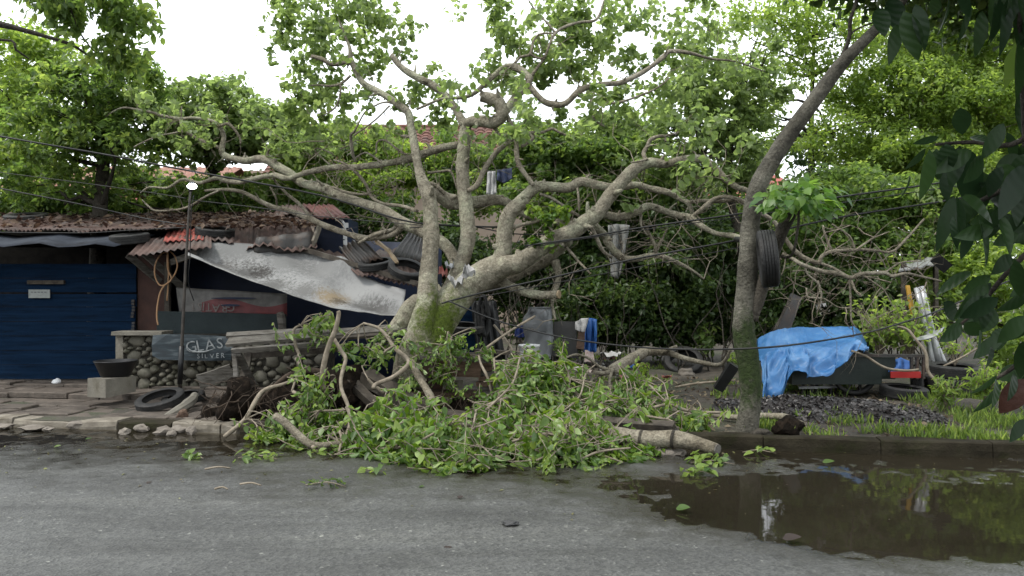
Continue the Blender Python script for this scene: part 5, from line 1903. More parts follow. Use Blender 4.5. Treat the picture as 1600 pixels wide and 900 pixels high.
cloth('blue_cloth', M_bluecloth, 'blue cloth hanging over the rubbish right of the white cloth', 'cloth', [(916, 498), (924, 497), (932, 499)], [(912, 550), (922, 552), (932, 549)], 11.3, .06, 2)
cloth('white_cloth', M_whitecloth, 'small white cloth draped over the end of the dark board', 'cloth', [(899, 504), (908, 498), (920, 497)], [(899, 515), (908, 519), (914, 518)], 11.15, .04, 4)
mb = MB()
quad_panel(mb, P(900, 545, 11.15), P(913, 546, 11.15), P(914, 517, 11.2), P(904, 517, 11.2), .02, 3, 3)
tag(mb.build('cardboard', M_brownwood), 'strip of brown cardboard below the white cloth', 'cardboard')
mb = MB()
quad_panel(mb, P(913, 566, 11.0), P(929, 565, 11.0), P(927, 551, 11.15), P(914, 547, 11.15), .012, 4, 4, lambda a, b: .012 * math.sin(a * 7))
tag(mb.build('printed_card', M_pinkcard), 'pale printed card propped below the blue cloth', 'card')
mb = MB()
mb.blob(P(841, 486, 11.5), (.10, .09, .06), 2, .5, 8)
tag(mb.build('blue_bundle', M_bluecloth, None, True), 'small bright blue bundle sticking up behind the grey sack', 'cloth')
cloth('blue_rag', mat('rag', (.01, .03, .16), (.015, .045, .22), 6, .6, .2, 12), 'dark blue rag behind the left side of the grey sack', 'cloth', [(806, 510), (814, 506), (824, 503)], [(804, 526), (814, 528), (824, 526)], 11.3, .03, 9)


def scrap(p, s, M_, label, cat, seed, group=None, flat=.5):
    """crumpled sheet"""
    mb = MB()
    ax = random.uniform(0, 6.28)
    mb.grid(lambda a, b: Vector(p) + Vector(((a - .5) * s * math.cos(ax) - (b - .5) * s * math.sin(ax), (a - .5) * s * math.sin(ax) + (b - .5) * s * math.cos(ax), s * flat * (.3 + .9 * mnoise.noise(Vector((a * 3.1 + seed, b * 3.1, seed * .7)))))), 6, 6)
    return tag(mb.build('scrap', M_, None, False, solid=.004), label, cat, group)


LIT = [(937, 567, 0, 'white paper scrap at the left end of the litter, below the printed card'), (948, 561, 1, 'red wrapper just right of the printed card'), (966, 564, 2, 'pinkish torn card in the litter behind the pale dead branch'), (972, 577, 0, 'white paper scrap under the pale dead branch'), (982, 574, 4, 'blue scrap at the foot of the pale dead branch'), (992, 566, 5, 'dark plastic scrap at the right end of the litter'), (945, 576, 3, 'white torn bag left of the pale dead branch'), (980, 590, 1, 'red and pink wrapper below the pale dead branch'), (903, 575, 0, 'white scrap at the foot of the dark board'), (893, 570, 2, 'pinkish scrap between the grey pot and the dark board'), (1004, 570, 1, 'reddish wrapper alone right of the litter'), (968, 588, 0, 'large crumpled white wrapper under the fork of the pale dead branch'), (1042, 592, 1, 'orange red wrapper alone on the muddy ground'), (915, 582, 2, 'torn brownish card in front of the dark board')]
for k, (px, py, mi, lab) in enumerate(LIT):
    D = 1.32 * F / (py - 450) * .97
    p = P(px, py, D)
    scrap((p.x, p.y, ground_z(p.x, p.y) + .04), random.uniform(.12, .24), [M_litterpaper, M_litterred, M_pinkcard, M_litterpaper, M_bluecloth, M_darkboard][mi], lab, 'litter', k, 'scraps of litter below the blue cloth')
p = P(955, 558, 11.6)
scrap((p.x, p.y, p.z), .26, M_litterpaper, 'largest crumpled white plastic bag in the litter beside the pale trunk lying there', 'litter', 77)
# plastic caught on the branches and trunk
for (px, py, D, s, m_, lab) in ((733, 432, 9.0, .13, M_litterpaper, 'torn white plastic bag caught in the fork of the mossy trunk'), (714, 447, 9.05, .15, M_litterpaper, 'crumpled white wrapper lying on the mossy trunk below the fork'), (692, 428, 9.3, .09, M_litterred, 'red and white wrapper wedged between the two stems'), (702, 418, 9.35, .10, M_silver, 'shiny silver wrapping wedged between the two stems'), (1283, 482, 8.9, .08, M_litterpaper, 'scrap of white plastic hanging above the blue tarpaulin')):
    scrap(P(px, py, D), s, m_, lab, 'litter', px, flat=1.3)
# cloths hanging far back in the bushes
cloth('hanging_cloth', mat('greyed_cloth', (.16, .16, .15), (.34, .34, .32), 9, .8, .5, 18), 'long grey white cloth hanging in the dark bushes right of the trunk', 'cloth', [(950, 352), (965, 350), (984, 352)], [(955, 432), (966, 436), (972, 420)], 12.2, .08, 3)
cloth('hanging_cloth', M_whitecloth, 'white cloth hanging on a line in front of the tiled house', 'cloth', [(762, 268), (768, 268), (774, 267)], [(760, 303), (768, 306), (776, 302)], 13.5, .05, 5)
cloth('hanging_cloth', mat('indigo', (.01, .015, .04), (.03, .05, .12), 8, .8, .2, 20), 'dark blue clothing hanging above the white cloth by the tiled house', 'clothing', [(777, 266), (786, 265), (800, 263)], [(776, 282), (788, 287), (800, 279)], 13.5, .05, 6)

# ------------------------------------------------------------------ pale dead trunk lying on the bank
dt = thing('dead_branch', 'pale forked dead branch lying across the bank above the litter', 'branch', P(990, 575, 10.6))
for pts in ([(955, 580, 10.2, 17), (975, 568, 10.4, 18), (1000, 554, 10.7, 18), (1012, 549, 10.8, 16), (1042, 551, 10.7, 10), (1070, 560, 10.5, 8), (1100, 567, 10.2, 7), (1122, 570, 9.9, 6), (1134, 562, 9.7, 6), (1142, 545, 9.5, 5)],
            [(1038, 551, 10.7, 8), (1046, 546, 10.6, 6), (1058, 541, 10.6, 5)],
            [(958, 578, 10.2, 9), (945, 583, 10, 7), (928, 582, 9.8, 6)],
            [(955, 580, 10.2, 8), (935, 572, 10, 5), (920, 560, 9.9, 4), (900, 554, 9.8, 4), (882, 560, 9.7, 3)],
            [(955, 582, 10.1, 6), (952, 600, 9.8, 5), (956, 625, 9.5, 5), (965, 640, 9.3, 4), (985, 645, 9.1, 4), (1002, 640, 9, 3)],
            [(950, 582, 10.1, 5), (930, 590, 9.9, 4), (922, 600, 9.8, 4), (924, 622, 9.6, 3)],
            [(965, 580, 10.1, 5), (985, 592, 9.8, 5), (1000, 600, 9.6, 5), (1020, 610, 9.4, 3)],
            [(950, 606, 9.3, 9), (980, 606, 9.2, 8), (1005, 601, 9, 8), (1030, 615, 8.8, 8), (1045, 630, 8.6, 8), (1058, 642, 8.4, 6), (1085, 648, 8.3, 5)],
            [(1058, 642, 8.4, 4), (1040, 640, 8.4, 3), (1020, 628, 8.4, 3)]):
    ps = [P(a, b, d) for a, b, d, w in pts]
    for q in ps:
        q.z = max(q.z, ground_z(q.x, q.y) + .02)
    mb = MB()
    mb.tube(ps, [w / F * d * .5 for a, b, d, w in pts], 9, 4, .18)
    mb.build('limb', M_bark_fine, dt, True)
mb = MB()
mb.tube([P(1055, 605, 9.3), P(1082, 600, 9.2), P(1110, 597, 9.1), P(1150, 594, 9)], [.012, .014, .012, .008], 6)
tag(mb.build('stick', M_twig, None, True), 'thin pale stick lying level on the muddy ground left of the standing tree', 'stick')
mb = MB()
mb.beam(P(1122, 608, 9.0), P(1147, 570, 8.9), .11, .08, Vector((0, 1, 0)), .05)
tag(mb.build('black_post', M_blackplastic), 'short black post slanting up to the standing tree', 'post')
mb = MB()
mb.tube([P(1115, 648, 8.4), P(1148, 652, 8.3), P(1190, 650, 8.2), P(1225, 652, 8.0), P(1255, 662, 7.8)], [.03, .032, .034, .036, .02], 9, 4, .15)
tag(mb.build('surface_root', M_bark_fine, None, True), 'thick pale root running over the soil behind the standing tree', 'root')
for (px, py, D, r, m_, lab) in ((1073, 583, 12.4, (.12, .1, .08), M_rubble, 'rounded grey boulder on the bank'), (1188, 676, 7.6, (.10, .07, .04), M_bark_dark, 'flat dark stone at the foot of the standing tree'), (1230, 668, 7.65, (.13, .10, .10), M_soil, 'rough brown clod of earth on the kerb beside the standing tree'), (797, 817, 4.98, (.05, .04, .012), M_darkboard, 'flat dark pebble on the open road')):
    mb = MB()
    mb.blob(P(px, py, D), r, 2, .5, px, fr=1.6)
    tag(mb.build('stone' if m_ is not M_soil else 'clod', m_, None, m_ is not M_soil), lab, 'stone' if m_ is not M_soil else 'clod')

# ------------------------------------------------------------------ mound of shells and charcoal
def mound_h(px):
    return max(0, math.sin(math.pi * min(1, max(0, (px - 1150) / 320)))) ** .6


mo = MB()


def mound(a, b):
    x = -.02 + a
    u, v = 2.0 + a * 2.45, .85 + b * 1.35
    e = (math.sin(math.pi * a) ** .5) * (math.sin(math.pi * b) ** .8) if 0 < a < 1 and 0 < b < 1 else 0
    p = K(u, v, 0)
    return Vector((p.x, p.y, ground_z(p.x, p.y) - .03 + e * (.13 + .11 * mnoise.noise(Vector((a * 5, b * 3, 1)))) + .03 * mnoise.noise(Vector((a * 26, b * 16, 3)))))


mo.grid(mound, 60, 34)
mnd = mo.build('shell_mound', M_shell, None, True)
tag(mnd, 'low dark mound of black flakes and shells in front of the blue tarpaulin')
mnd['kind'] = 'stuff'
N = 4200
ab = rng.rand(N, 2) * .94 + .03
mp = np.array([mound(a, b) for a, b in ab]) + rng.rand(N, 1) * [[0, 0, .02]]
leaf_field('loose_flakes', mp, rng.randn(N, 3) * [1, 1, .5], rng.randn(N, 3) * .6 + [0, -.2, 1], .022 + .045 * rng.rand(N) ** 2, leafmat('flake', (.006, .005, .005), (.020, .017, .017), (.085, .075, .07), .05, .45, 1.0, .5), None, .7, .2)
bpy.data.objects['loose_flakes']['label'] = 'loose black and grey flakes over the mound and ground'
N = 2600
uv = np.stack([rng.uniform(-.6, 4.6, N), .25 + 4.2 * rng.rand(N)], 1)
mp = []
for u, v in uv:
    p = K(u, v, 0)
    mp.append((p.x, p.y, ground_z(p.x, p.y) + .015))
leaf_field('ground_litter', np.array(mp), rng.randn(N, 3) * [1, 1, .3], rng.randn(N, 3) * .4 + [0, -.1, 1], .02 + .07 * rng.rand(N) ** 2, leafmat('litter_leaf', (.03, .022, .014), (.085, .06, .038), (.20, .16, .10), .1, .7, 1.0), None, .55, .2)
bpy.data.objects['ground_litter']['label'] = 'small brown scraps and dead leaves on the muddy ground'

# ------------------------------------------------------------------ trailer and tarpaulin
tr = thing('hand_cart', 'dark green flat cart with a railed end and red board under the blue tarpaulin', 'cart', P(1330, 620, 10.3))
for name, a, b, m_ in (('body', (P(1235, 0, 9.9).x, 9.85, P(0, 600, 9.9).z), (P(1375, 0, 9.9).x, 10.9, P(0, 557, 9.9).z), M_greenmetal), ('side_panel', (P(1375, 0, 9.9).x + .004, 9.88, P(0, 592, 9.9).z), (P(1398, 0, 9.9).x, 10.88, P(0, 558, 9.9).z), M_greenmetal)):
    mb = MB()
    c = [(a[i] + b[i]) / 2 for i in range(3)]
    mb.box(c, [abs(b[i] - a[i]) for i in range(3)])
    mb.build(name, m_, tr)
mb = MB()
mb.beam(P(1300, 555, 9.8), P(1446, 556, 9.8), .05, .035)
mb.build('top_rail', M_darkmetal, tr)
for px in (1424, 1433, 1443):
    mb = MB()
    mb.beam(P(px, 554, 9.8), P(px, 592, 9.8), .03, .03, Vector((0, 1, 0)))
    mb.build('rail_post', M_darkmetal, tr)
mb = MB()
mb.box(P(1415, 585.5, 9.74), (.36, .02, .075))
mb.build('red_board', M_redpaint, tr)
mb = MB()
mb.box(P(1415, 582, 10.1), (.42, .6, .03))
mb.build('tail_shelf', M_darkmetal, tr)
for k, (px, D) in enumerate(((1335, 9.95), (1318, 10.75))):
    wl = MB()
    c = P(px, 612, D)
    c.z = .47
    R = .29
    M_ = Matrix.Translation(c) @ Matrix.Rotation(math.radians(90), 4, 'X')
    wl.lathe([(R - .05, -.03), (R - .01, -.045), (R, -.02), (R, .02), (R - .01, .045), (R - .05, .03)], 36, M_, True)
    w_ = wl.build('wheel', M_rubber, tr, True)
    sp = MB()
    for q in range(10):
        an = q * math.pi / 5
        sp.beam(c, c + Vector((math.cos(an), 0, math.sin(an))) * (R - .04), .012, .012)
    sp.blob(c, (.04, .06, .04), 1, 0)
    sp.build('spokes', M_darkmetal, w_)
for px in (1256, 1270, 1277, 1300, 1345):
    mb = MB()
    mb.beam(P(px, 585, 10.2), P(px - 3, 624, 10.1), .03, .03, Vector((0, 1, 0)))
    mb.build('leg', M_darkmetal, tr)
mb = MB()
mb.beam(P(1248, 606, 10.1), P(1312, 604, 10.1), .03, .03)
mb.build('lower_rail', M_silver, tr)
cloth('blue_cover', M_bluecloth, 'crumpled dark blue cover lying inside the railed end of the cart', 'cover', [(1388, 572), (1405, 558), (1424, 566)], [(1388, 581), (1405, 582), (1424, 581)], 9.95, .05, 8)


def tarpmat():
    m, nt, n, l, b = nodes_of('blue_tarp')
    v = coords(nt, True)
    n1 = noise_node(nt, v, 2.4, 6, .65)
    r = ramp(nt, n1.outputs['Fac'], [(.32, (.016, .080, .21)), (.52, (.030, .122, .29)), (.72, (.08, .19, .36))])
    n2 = noise_node(nt, v, 9, 6, .7)
    r2 = ramp(nt, n2.outputs['Fac'], [(.56, (0, 0, 0)), (.72, (.7, .7, .7))])
    c = mixc(nt, r2.outputs['Color'], r.outputs['Color'], (.13, .22, .34))
    n3 = noise_node(nt, v, 3.3, 4, .6)
    r3 = ramp(nt, n3.outputs['Fac'], [(.60, (0, 0, 0)), (.75, (.6, .6, .6))])
    c = mixc(nt, r3.outputs['Color'], c.outputs['Color'], (.008, .03, .09))
    l.new(c.outputs['Color'], b.inputs['Base Color'])
    b.inputs['Roughness'].default_value = .42
    b.inputs['Specular IOR Level'].default_value = .4
    nb = noise_node(nt, v, 3.2, 5, .55)
    nb.noise_type = 'RIDGED_MULTIFRACTAL'
    bp = n.new('ShaderNodeBump')
    bp.inputs['Strength'].default_value = .55
    bp.inputs['Distance'].default_value = .05
    l.new(nb.outputs['Fac'], bp.inputs['Height'])
    l.new(bp.outputs['Normal'], b.inputs['Normal'])
    return m


TC = [(1183, 530, 624), (1196, 522, 627), (1212, 516, 627), (1226, 513, 606), (1238, 512, 584), (1252, 511, 586), (1262, 511, 593), (1285, 511, 592), (1303, 510, 581), (1320, 510, 566), (1336, 510, 552), (1346, 522, 551), (1354, 537, 549)]


def tarp(a, b):
    px, yt, yb = lerp_poly(TC, a)
    yf = yt + min(34, (yb - yt) * .55)
    back = P(px, yt, 10.9)
    front = P(px - 6 * (a - .5), yf, 9.95)
    low = P(px, yb, 9.62)
    bot_back = Vector((back.x, 11.0, back.z - .25))
    if b < .15:
        p = bot_back.lerp(back, b / .15)
    elif b < .5:
        t = (b - .15) / .35
        p = back.lerp(front, t) + Vector((0, 0, -.05 * math.sin(math.pi * t)))
    else:
        t = (b - .5) / .5
        p = front.lerp(low, t) + Vector((0, -.07 * math.sin(math.pi * t * .8), 0))
        k = math.sin(a * 34 + 1.5 * math.sin(a * 9) + t * 1.2)
        p += Vector((.02 * math.cos(a * 30), -.055 * k * t, 0))
    rid = lambda x: 1 - abs(mnoise.noise(x)) * 2
    soft = min(1, max(.25, (b - .25) / .35))
    p += Vector((0, -.6, .6)) * soft * .75 * (.07 * mnoise.noise(Vector((a * 5, b * 4, 4))) + .075 * rid(Vector((a * 9 + b * 5, b * 3 - a * 6, 9))) + .045 * rid(Vector((a * 15 - b * 5, b * 2.2 + a * 6, 5))) + .008 * mnoise.noise(Vector((a * 40, b * 30, 2))))
    return p


mb = MB()
mb.grid(tarp, 110, 70)
tag(mb.build('blue_tarpaulin', tarpmat(), None, True, solid=.005), 'crumpled bright blue tarpaulin draped over the cart right of the standing tree', 'tarpaulin')
N = 14
pp = np.array([P(1302 + rng.uniform(-7, 7), 553 + rng.uniform(-4, 4), 9.86) for _ in range(N)])
leaf_field('orange_leaves', pp, rng.randn(N, 3), rng.randn(N, 3) * .4 + [0, -.7, .7], .05 + .04 * rng.rand(N), leafmat('orange_leaf', (.3, .06, .02), (.45, .14, .03), (.6, .35, .05), .1), None, .6)
bpy.data.objects['orange_leaves']['label'] = 'few orange dead leaves lying on the blue tarpaulin'
mb = MB()
mb.tube([P(690, 262, 13.55), P(745, 268, 13.52), P(790, 264, 13.52), P(840, 255, 13.55)], .006, 5, 4)
tag(mb.build('clothes_line', M_cable, None, True), 'thin line holding the dark blue clothing in front of the tiled house', 'line')
# things leaning behind it
for a, b, w, h, m_, nm, lab, cat in ((P(1222, 520, 11.3), P(1244, 462, 11.5), .17, .05, M_darkmetal, 'dark_plank', 'broad black plank leaning behind the blue tarpaulin', 'plank'),
                                (P(1208, 520, 11.2), P(1236, 465, 11.3), .03, .03, M_darkwood, 'dark_pole', 'thin dark pole leaning left of the broad black plank', 'pole'),
                                (P(1418, 446, 11.0), P(1426, 492, 10.9), .05, .03, M_yellow, 'yellow_board', 'narrow yellow board left of the silver tubes', 'board')):
    mb = MB()
    mb.beam(a, b, w, h, Vector((0, 1, 0)), .04)
    tag(mb.build(nm, m_), lab, cat)
for k, (x0, x1, y0, y1, r) in enumerate(((1432, 1462, 450, 582, .035), (1440, 1468, 448, 570, .04), (1448, 1478, 500, 572, .03))):
    mb = MB()
    mb.tube([P(x0, y0, 10.9), P((x0 + x1) / 2, (y0 + y1) / 2, 10.75), P(x1, y1, 10.6)], r, 10, 2)
    tag(mb.build('silver_tube', M_silver, None, True), ['silver metal tube leaning next to the yellow board', 'thickest silver metal tube leaning in the middle of three', 'short silver metal tube leaning above the tyre stack'][k], 'tube')
cloth('clear_sheet', M_silver, 'torn pale plastic sheet stretched from the silver tubes', 'sheet', [(1428, 530), (1450, 522), (1476, 511)], [(1428, 532), (1450, 530), (1470, 522)], 10.5, .03, 3)
mb = MB()
quad_panel(mb, P(1404, 424, 12.0), P(1466, 412, 11.6), P(1466, 400, 12.6), P(1410, 412, 13.0), .02, 8, 3, lambda a, b: .015 * math.sin(a * 20))
rs_ = thing('small_roof', 'small grey roof edge with a black end among the bushes on the right', 'roof', P(1436, 470, 12.3))
mb.build('roof_sheet', M_silver, rs_)
mb = MB()
mb.beam(P(1460, 402, 11.6), P(1481, 420, 11.6), .05, .16, Vector((0, -.3, 1)))
mb.build('end_board', M_blackplastic, rs_)
for px in (1412, 1462):
    mb = MB()
    mb.beam(P(px, 412, 12.2), P(px, 560, 12.2), .06, .06, Vector((0, 1, 0)))
    mb.build('post', M_darkwood, rs_)
mb = MB()
mb.tube([P(1468, 575, 10.1), P(1500, 560, 10.0), P(1535, 540, 9.9), P(1550, 533, 9.9)], [.012, .012, .01, .008], 6)
tag(mb.build('stick', M_twig, None, True), 'thin pale stick leaning over the tyre stack', 'stick')
for pts, lab in (([(1330, 548, 9.6, 4), (1352, 556, 9.55, 4), (1374, 570, 9.5, 4), (1392, 577, 9.5, 4.5), (1420, 579, 9.5, 4), (1436, 577, 9.5, 3)], 'thin bare branch lying across the side of the dark cart'),
                 ([(1403, 510, 9.6, 3), (1418, 515, 9.6, 4), (1432, 532, 9.55, 4.5), (1447, 553, 9.5, 5), (1450, 580, 9.45, 5), (1464, 596, 9.4, 5), (1480, 610, 9.3, 5), (1500, 616, 9.2, 4)], 'crooked bare branch hanging from the bushes down past the silver tubes')):
    mb = MB()
    mb.tube([P(a, b, d) for a, b, d, w in pts], [w / F * d * .5 for a, b, d, w in pts], 7, 4, .15)
    tag(mb.build('bare_branch', M_twig, None, True), lab, 'branch')

# ================================================================== HEAP OF FRESH LEAFY BRANCHES
tmpl_heap = [leaf_template('leaf', M_heappart, 1, .60, .14, .25, True), leaf_template('leaf', M_heappart, 1, .46, .30, .6, True), leaf_template('leaf', M_heappart, 1, .66, .06, -.15, True), leaf_template('leaf', M_heappart, 1, .36, .5, .35, False), leaf_template('leaf', M_heappart, 1, .5, .2, .9, True)]


def heap(label, stems, ells, nparts, per, leaf=.105, r=.13, tintb=0.0, cat='leafy branch', lowest=.012):
    """cut or torn branch: bare stems, near leaves one by one, the rest of the leaves joined"""
    a0 = stems[0][0]
    root = thing('leafy_branch', label, cat, P(*a0[:3]))
    tips = []
    for pts in stems:
        ps = [P(a, b, d) for a, b, d, w in pts]
        for q in ps:
            q.z = max(q.z, .02)
        mb = MB()
        mb.tube(ps, [max(.004, w / F * d * .5) for a, b, d, w in pts], 7, 4, .15)
        mb.build('stem', M_twig if max(q[3] for q in pts) < 12 else M_bark_fine, root, True)
        tips += ps
    cs = ell_centers(ells)
    cs[:, 2] = np.maximum(cs[:, 2], .07)
    cs = cs[fbm(cs[:, 0] * 3.1 + 7, cs[:, 1] * 2.3 + cs[:, 2] * 3.7, 5, 3) + .35 * rng.rand(len(cs)) > -.02]
    cs = np.concatenate([cs, cs + rng.randn(len(cs), 3) * r * .8], 0)
    cs[:, 2] = np.maximum(cs[:, 2], .06)
    pos, d, nrm, sz, ti, sb_, sm_, se_ = sprays(cs, max(8, per // 2), leaf * .84, r * 2.6)
    nrm = nrm * np.where(rng.rand(len(nrm), 1) < .22, -1, 1)
    flat_ = pos[:, 2] < .07
    d[flat_] *= [1, 1, .15]
    pos[:, 2] = np.maximum(pos[:, 2], lowest + .05 * rng.rand(len(pos)))
    # the leaves nearest the street and uppermost are parts of their own
    score = -pos[:, 1] * 1.3 + pos[:, 2] + .5 * rng.rand(len(pos))
    order = np.argsort(-score)
    near, rest = order[:nparts], order[nparts:]
    for i in near:
        place_leaf(random.choice(tmpl_heap), pos[i] - norm(d[i:i + 1])[0] * sz[i] * .5, d[i], nrm[i], sz[i] * 1.12, random.uniform(.85, 1.15), root)
    leaf_field('foliage', pos[rest], d[rest], nrm[rest], sz[rest], M_heapleaf, root, .62, .2, np.clip(ti[rest] + tintb, 0, 1), True, droop=.3)
    # thin twigs between the clumps
    mb = MB()
    for q0, q1, q2 in zip(sb_, sm_, se_):
        q = [Vector(v) for v in (q0, q1, q2)]
        for v in q:
            v.z = max(v.z, .02)
        mb.tube(q, [.005, .004, .002], 4, 2, 0, False)
    for c in sb_[::3]:
        c = Vector(c)
        s = min(tips, key=lambda q: (q - c).length)
        m_ = s.lerp(c, .5) + Vector((random.gauss(0, .05), random.gauss(0, .05), random.uniform(0, .08)))
        mb.tube([s, m_, c], [.008, .006, .005], 4, 2, 0, False)
    mb.build('twig', M_twig, root, False, kind='stuff')
    return root


heap('bunch of wilting green leaves lying on the tilted plank table', [[(470, 560, 9.0, 5), (462, 540, 9.0, 5), (458, 520, 9.0, 5), (462, 512, 9.0, 4), (470, 508, 9.0, 3)], [(462, 560, 9.0, 5), (470, 575, 8.9, 5), (463, 590, 8.8, 4), (456, 612, 8.6, 4)]],
     [(496, 502, 9.1, 30, 14, .2, 11), (440, 524, 9.05, 18, 9, .15, 7), (492, 516, 9.0, 16, 6, .12, 3)], 90, 20, .095, .10)
heap('leafy tangle over the torn roots, with two long bare upright sticks', [
    [(506, 610, 8.3, 9), (503, 590, 8.3, 9), (512, 545, 8.3, 9), (524, 515, 8.3, 8), (529, 492, 8.3, 7), (528, 486, 8.3, 6)],
    [(522, 530, 8.4, 6), (534, 550, 8.35, 6), (540, 562, 8.3, 6), (533, 590, 8.2, 6), (534, 610, 8.1, 6), (544, 635, 8, 6), (546, 665, 7.9, 5), (538, 684, 7.8, 4)],
    [(350, 683, 7.95, 7), (382, 656, 8.1, 7), (400, 625, 8.3, 7), (414, 609, 8.4, 6), (440, 601, 8.5, 5), (466, 592, 8.6, 4)],
    [(458, 612, 8.4, 5), (472, 622, 8.3, 5), (476, 640, 8.2, 5), (484, 645, 8.1, 4), (500, 642, 8.0, 3), (540, 641, 8.0, 3)],
    [(600, 614, 8.5, 6), (582, 600, 8.5, 5), (575, 592, 8.5, 4)]],
     [(490, 575, 8.6, 20, 34, .25, 17), (495, 630, 8.2, 26, 32, .3, 24), (470, 670, 8.0, 44, 22, .3, 28), (520, 550, 8.6, 30, 22, .3, 8), (510, 665, 8.0, 34, 22, .3, 14), (425, 692, 7.9, 30, 8, .2, 10)], 230, 26, .085, .12)
heap('pale forked log with sawn end lying in the gutter left of the leaf heap', [
    [(430, 650, 7.5, 13), (445, 660, 7.45, 13), (468, 682, 7.4, 12), (490, 696, 7.35, 11), (530, 693, 7.4, 8), (560, 692, 7.45, 7), (578, 695, 7.5, 5)],
    [(488, 696, 7.35, 8), (491, 701, 7.3, 6)], [(512, 680, 7.5, 4), (530, 690, 7.45, 4), (548, 702, 7.3, 3)], [(528, 668, 7.7, 5), (534, 685, 7.5, 5), (530, 705, 7.2, 4)]],
     [(545, 700, 7.4, 30, 8, .2, 5), (470, 700, 7.5, 34, 7, .2, 5)], 40, 14, .08, .1, cat='log')
heap('largest pile of drooping fresh leaves spilling onto the road in front of the trunk', [
    [(575, 702, 7.3, 5), (620, 700, 7.2, 4), (650, 690, 7.2, 4)], [(722, 706, 7.0, 5), (745, 698, 6.95, 5), (760, 703, 6.9, 5), (785, 716, 6.85, 4)],
    [(668, 640, 7.7, 5), (682, 670, 7.5, 5), (690, 700, 7.2, 4)], [(600, 625, 8.0, 4), (625, 650, 7.8, 4), (640, 670, 7.6, 4)]],
     [(610, 668, 7.6, 54, 44, .45, 76), (655, 668, 7.6, 40, 28, .4, 34), (700, 708, 6.95, 90, 32, .4, 100), (640, 705, 7.2, 60, 26, .35, 50), (780, 722, 6.85, 80, 18, .3, 60), (740, 690, 7.2, 60, 20, .3, 34)], 290, 26, .105, .13)
heap('broad mat of torn leaves and twigs in front of the long sawn log', [
    [(640, 565, 8.6, 12), (655, 590, 8.5, 12), (672, 618, 8.3, 12), (676, 630, 8.2, 10)],
    [(860, 690, 7.2, 4), (890, 706, 7.0, 4), (935, 712, 6.9, 3)], [(760, 678, 7.5, 4), (840, 676, 7.3, 5), (885, 684, 7.1, 5)]],
     [(850, 705, 7.0, 90, 36, .4, 90), (920, 706, 7.0, 70, 28, .35, 46), (870, 665, 7.5, 70, 26, .3, 44), (1000, 705, 7.1, 18, 14, .2, 8), (780, 668, 7.6, 50, 28, .3, 30)], 280, 26, .10, .12)
heap('standing clump of glossy leaves in the middle of the bank behind the leaf heap', [
    [(805, 615, 8.3, 14), (822, 640, 8.1, 15), (838, 655, 7.9, 16), (858, 664, 7.7, 12)],
    [(706, 664, 7.7, 4), (748, 640, 7.8, 5), (775, 628, 7.9, 5), (800, 621, 8, 5), (818, 630, 8, 5)],
    [(778, 614, 8.3, 4), (800, 606, 8.3, 4), (806, 590, 8.3, 4), (812, 570, 8.4, 3)],
    [(860, 620, 8.4, 4), (890, 632, 8.2, 4), (905, 650, 8.0, 4), (914, 660, 7.9, 3)], [(888, 632, 8.2, 4), (888, 612, 8.3, 4), (891, 592, 8.4, 3)]],
     [(830, 590, 8.5, 44, 30, .35, 54), (870, 600, 8.5, 44, 30, .35, 50), (800, 640, 8.1, 44, 30, .3, 34), (900, 615, 8.5, 46, 32, .4, 32), (860, 640, 8.1, 60, 26, .3, 44), (945, 625, 8.4, 40, 26, .4, 22), (772, 610, 8.6, 14, 20, .3, 5)], 280, 26, .095, .12)
heap('low spread of bent leafy twigs behind the rotten board right of the leaf heap', [
    [(1130, 645, 8.2, 4), (1075, 642, 8.2, 5), (1045, 632, 8.2, 5), (1010, 640, 8.1, 4)], [(985, 645, 8.2, 4), (1010, 650, 8.0, 4), (1040, 655, 7.9, 3)]],
     [(1000, 620, 8.5, 48, 24, .4, 18), (1000, 648, 8.1, 44, 16, .25, 20), (1080, 656, 7.9, 38, 10, .25, 22), (985, 605, 8.8, 34, 20, .3, 18)], 190, 24, .09, .11)
heap('leaves hanging on a crooked bare root between trunk and table', [
    [(568, 505, 8.9, 4), (590, 512, 8.85, 5), (604, 525, 8.8, 6), (618, 545, 8.7, 7), (638, 563, 8.6, 8), (633, 575, 8.5, 8), (612, 590, 8.4, 7), (588, 600, 8.35, 7), (583, 607, 8.3, 6)],
    [(617, 540, 8.7, 4), (603, 548, 8.7, 4), (598, 554, 8.7, 3)]],
     [(636, 528, 8.8, 20, 20, .25, 13), (575, 520, 8.9, 26, 8, .15, 6), (590, 555, 8.8, 26, 14, .2, 8), (640, 590, 8.5, 24, 16, .2, 7), (545, 545, 8.9, 22, 16, .2, 6)], 130, 20, .08, .10)
heap('small bright leafy twigs sprouting over the wooden box', [
    [(702, 560, 8.85, 4), (704, 540, 8.85, 3), (706, 525, 8.85, 3)], [(770, 620, 8.6, 4), (762, 590, 8.6, 5), (752, 570, 8.7, 4), (748, 556, 8.8, 3)], [(790, 616, 8.5, 4), (775, 585, 8.6, 3), (772, 560, 8.7, 3)]],
     [(700, 535, 8.85, 16, 16, .15, 8), (740, 548, 8.85, 34, 8, .15, 6), (698, 580, 8.8, 14, 14, .1, 8), (722, 618, 8.7, 24, 12, .2, 6), (790, 575, 8.6, 16, 14, .2, 8), (680, 550, 8.85, 16, 6, .1, 3)], 100, 20, .075, .09)

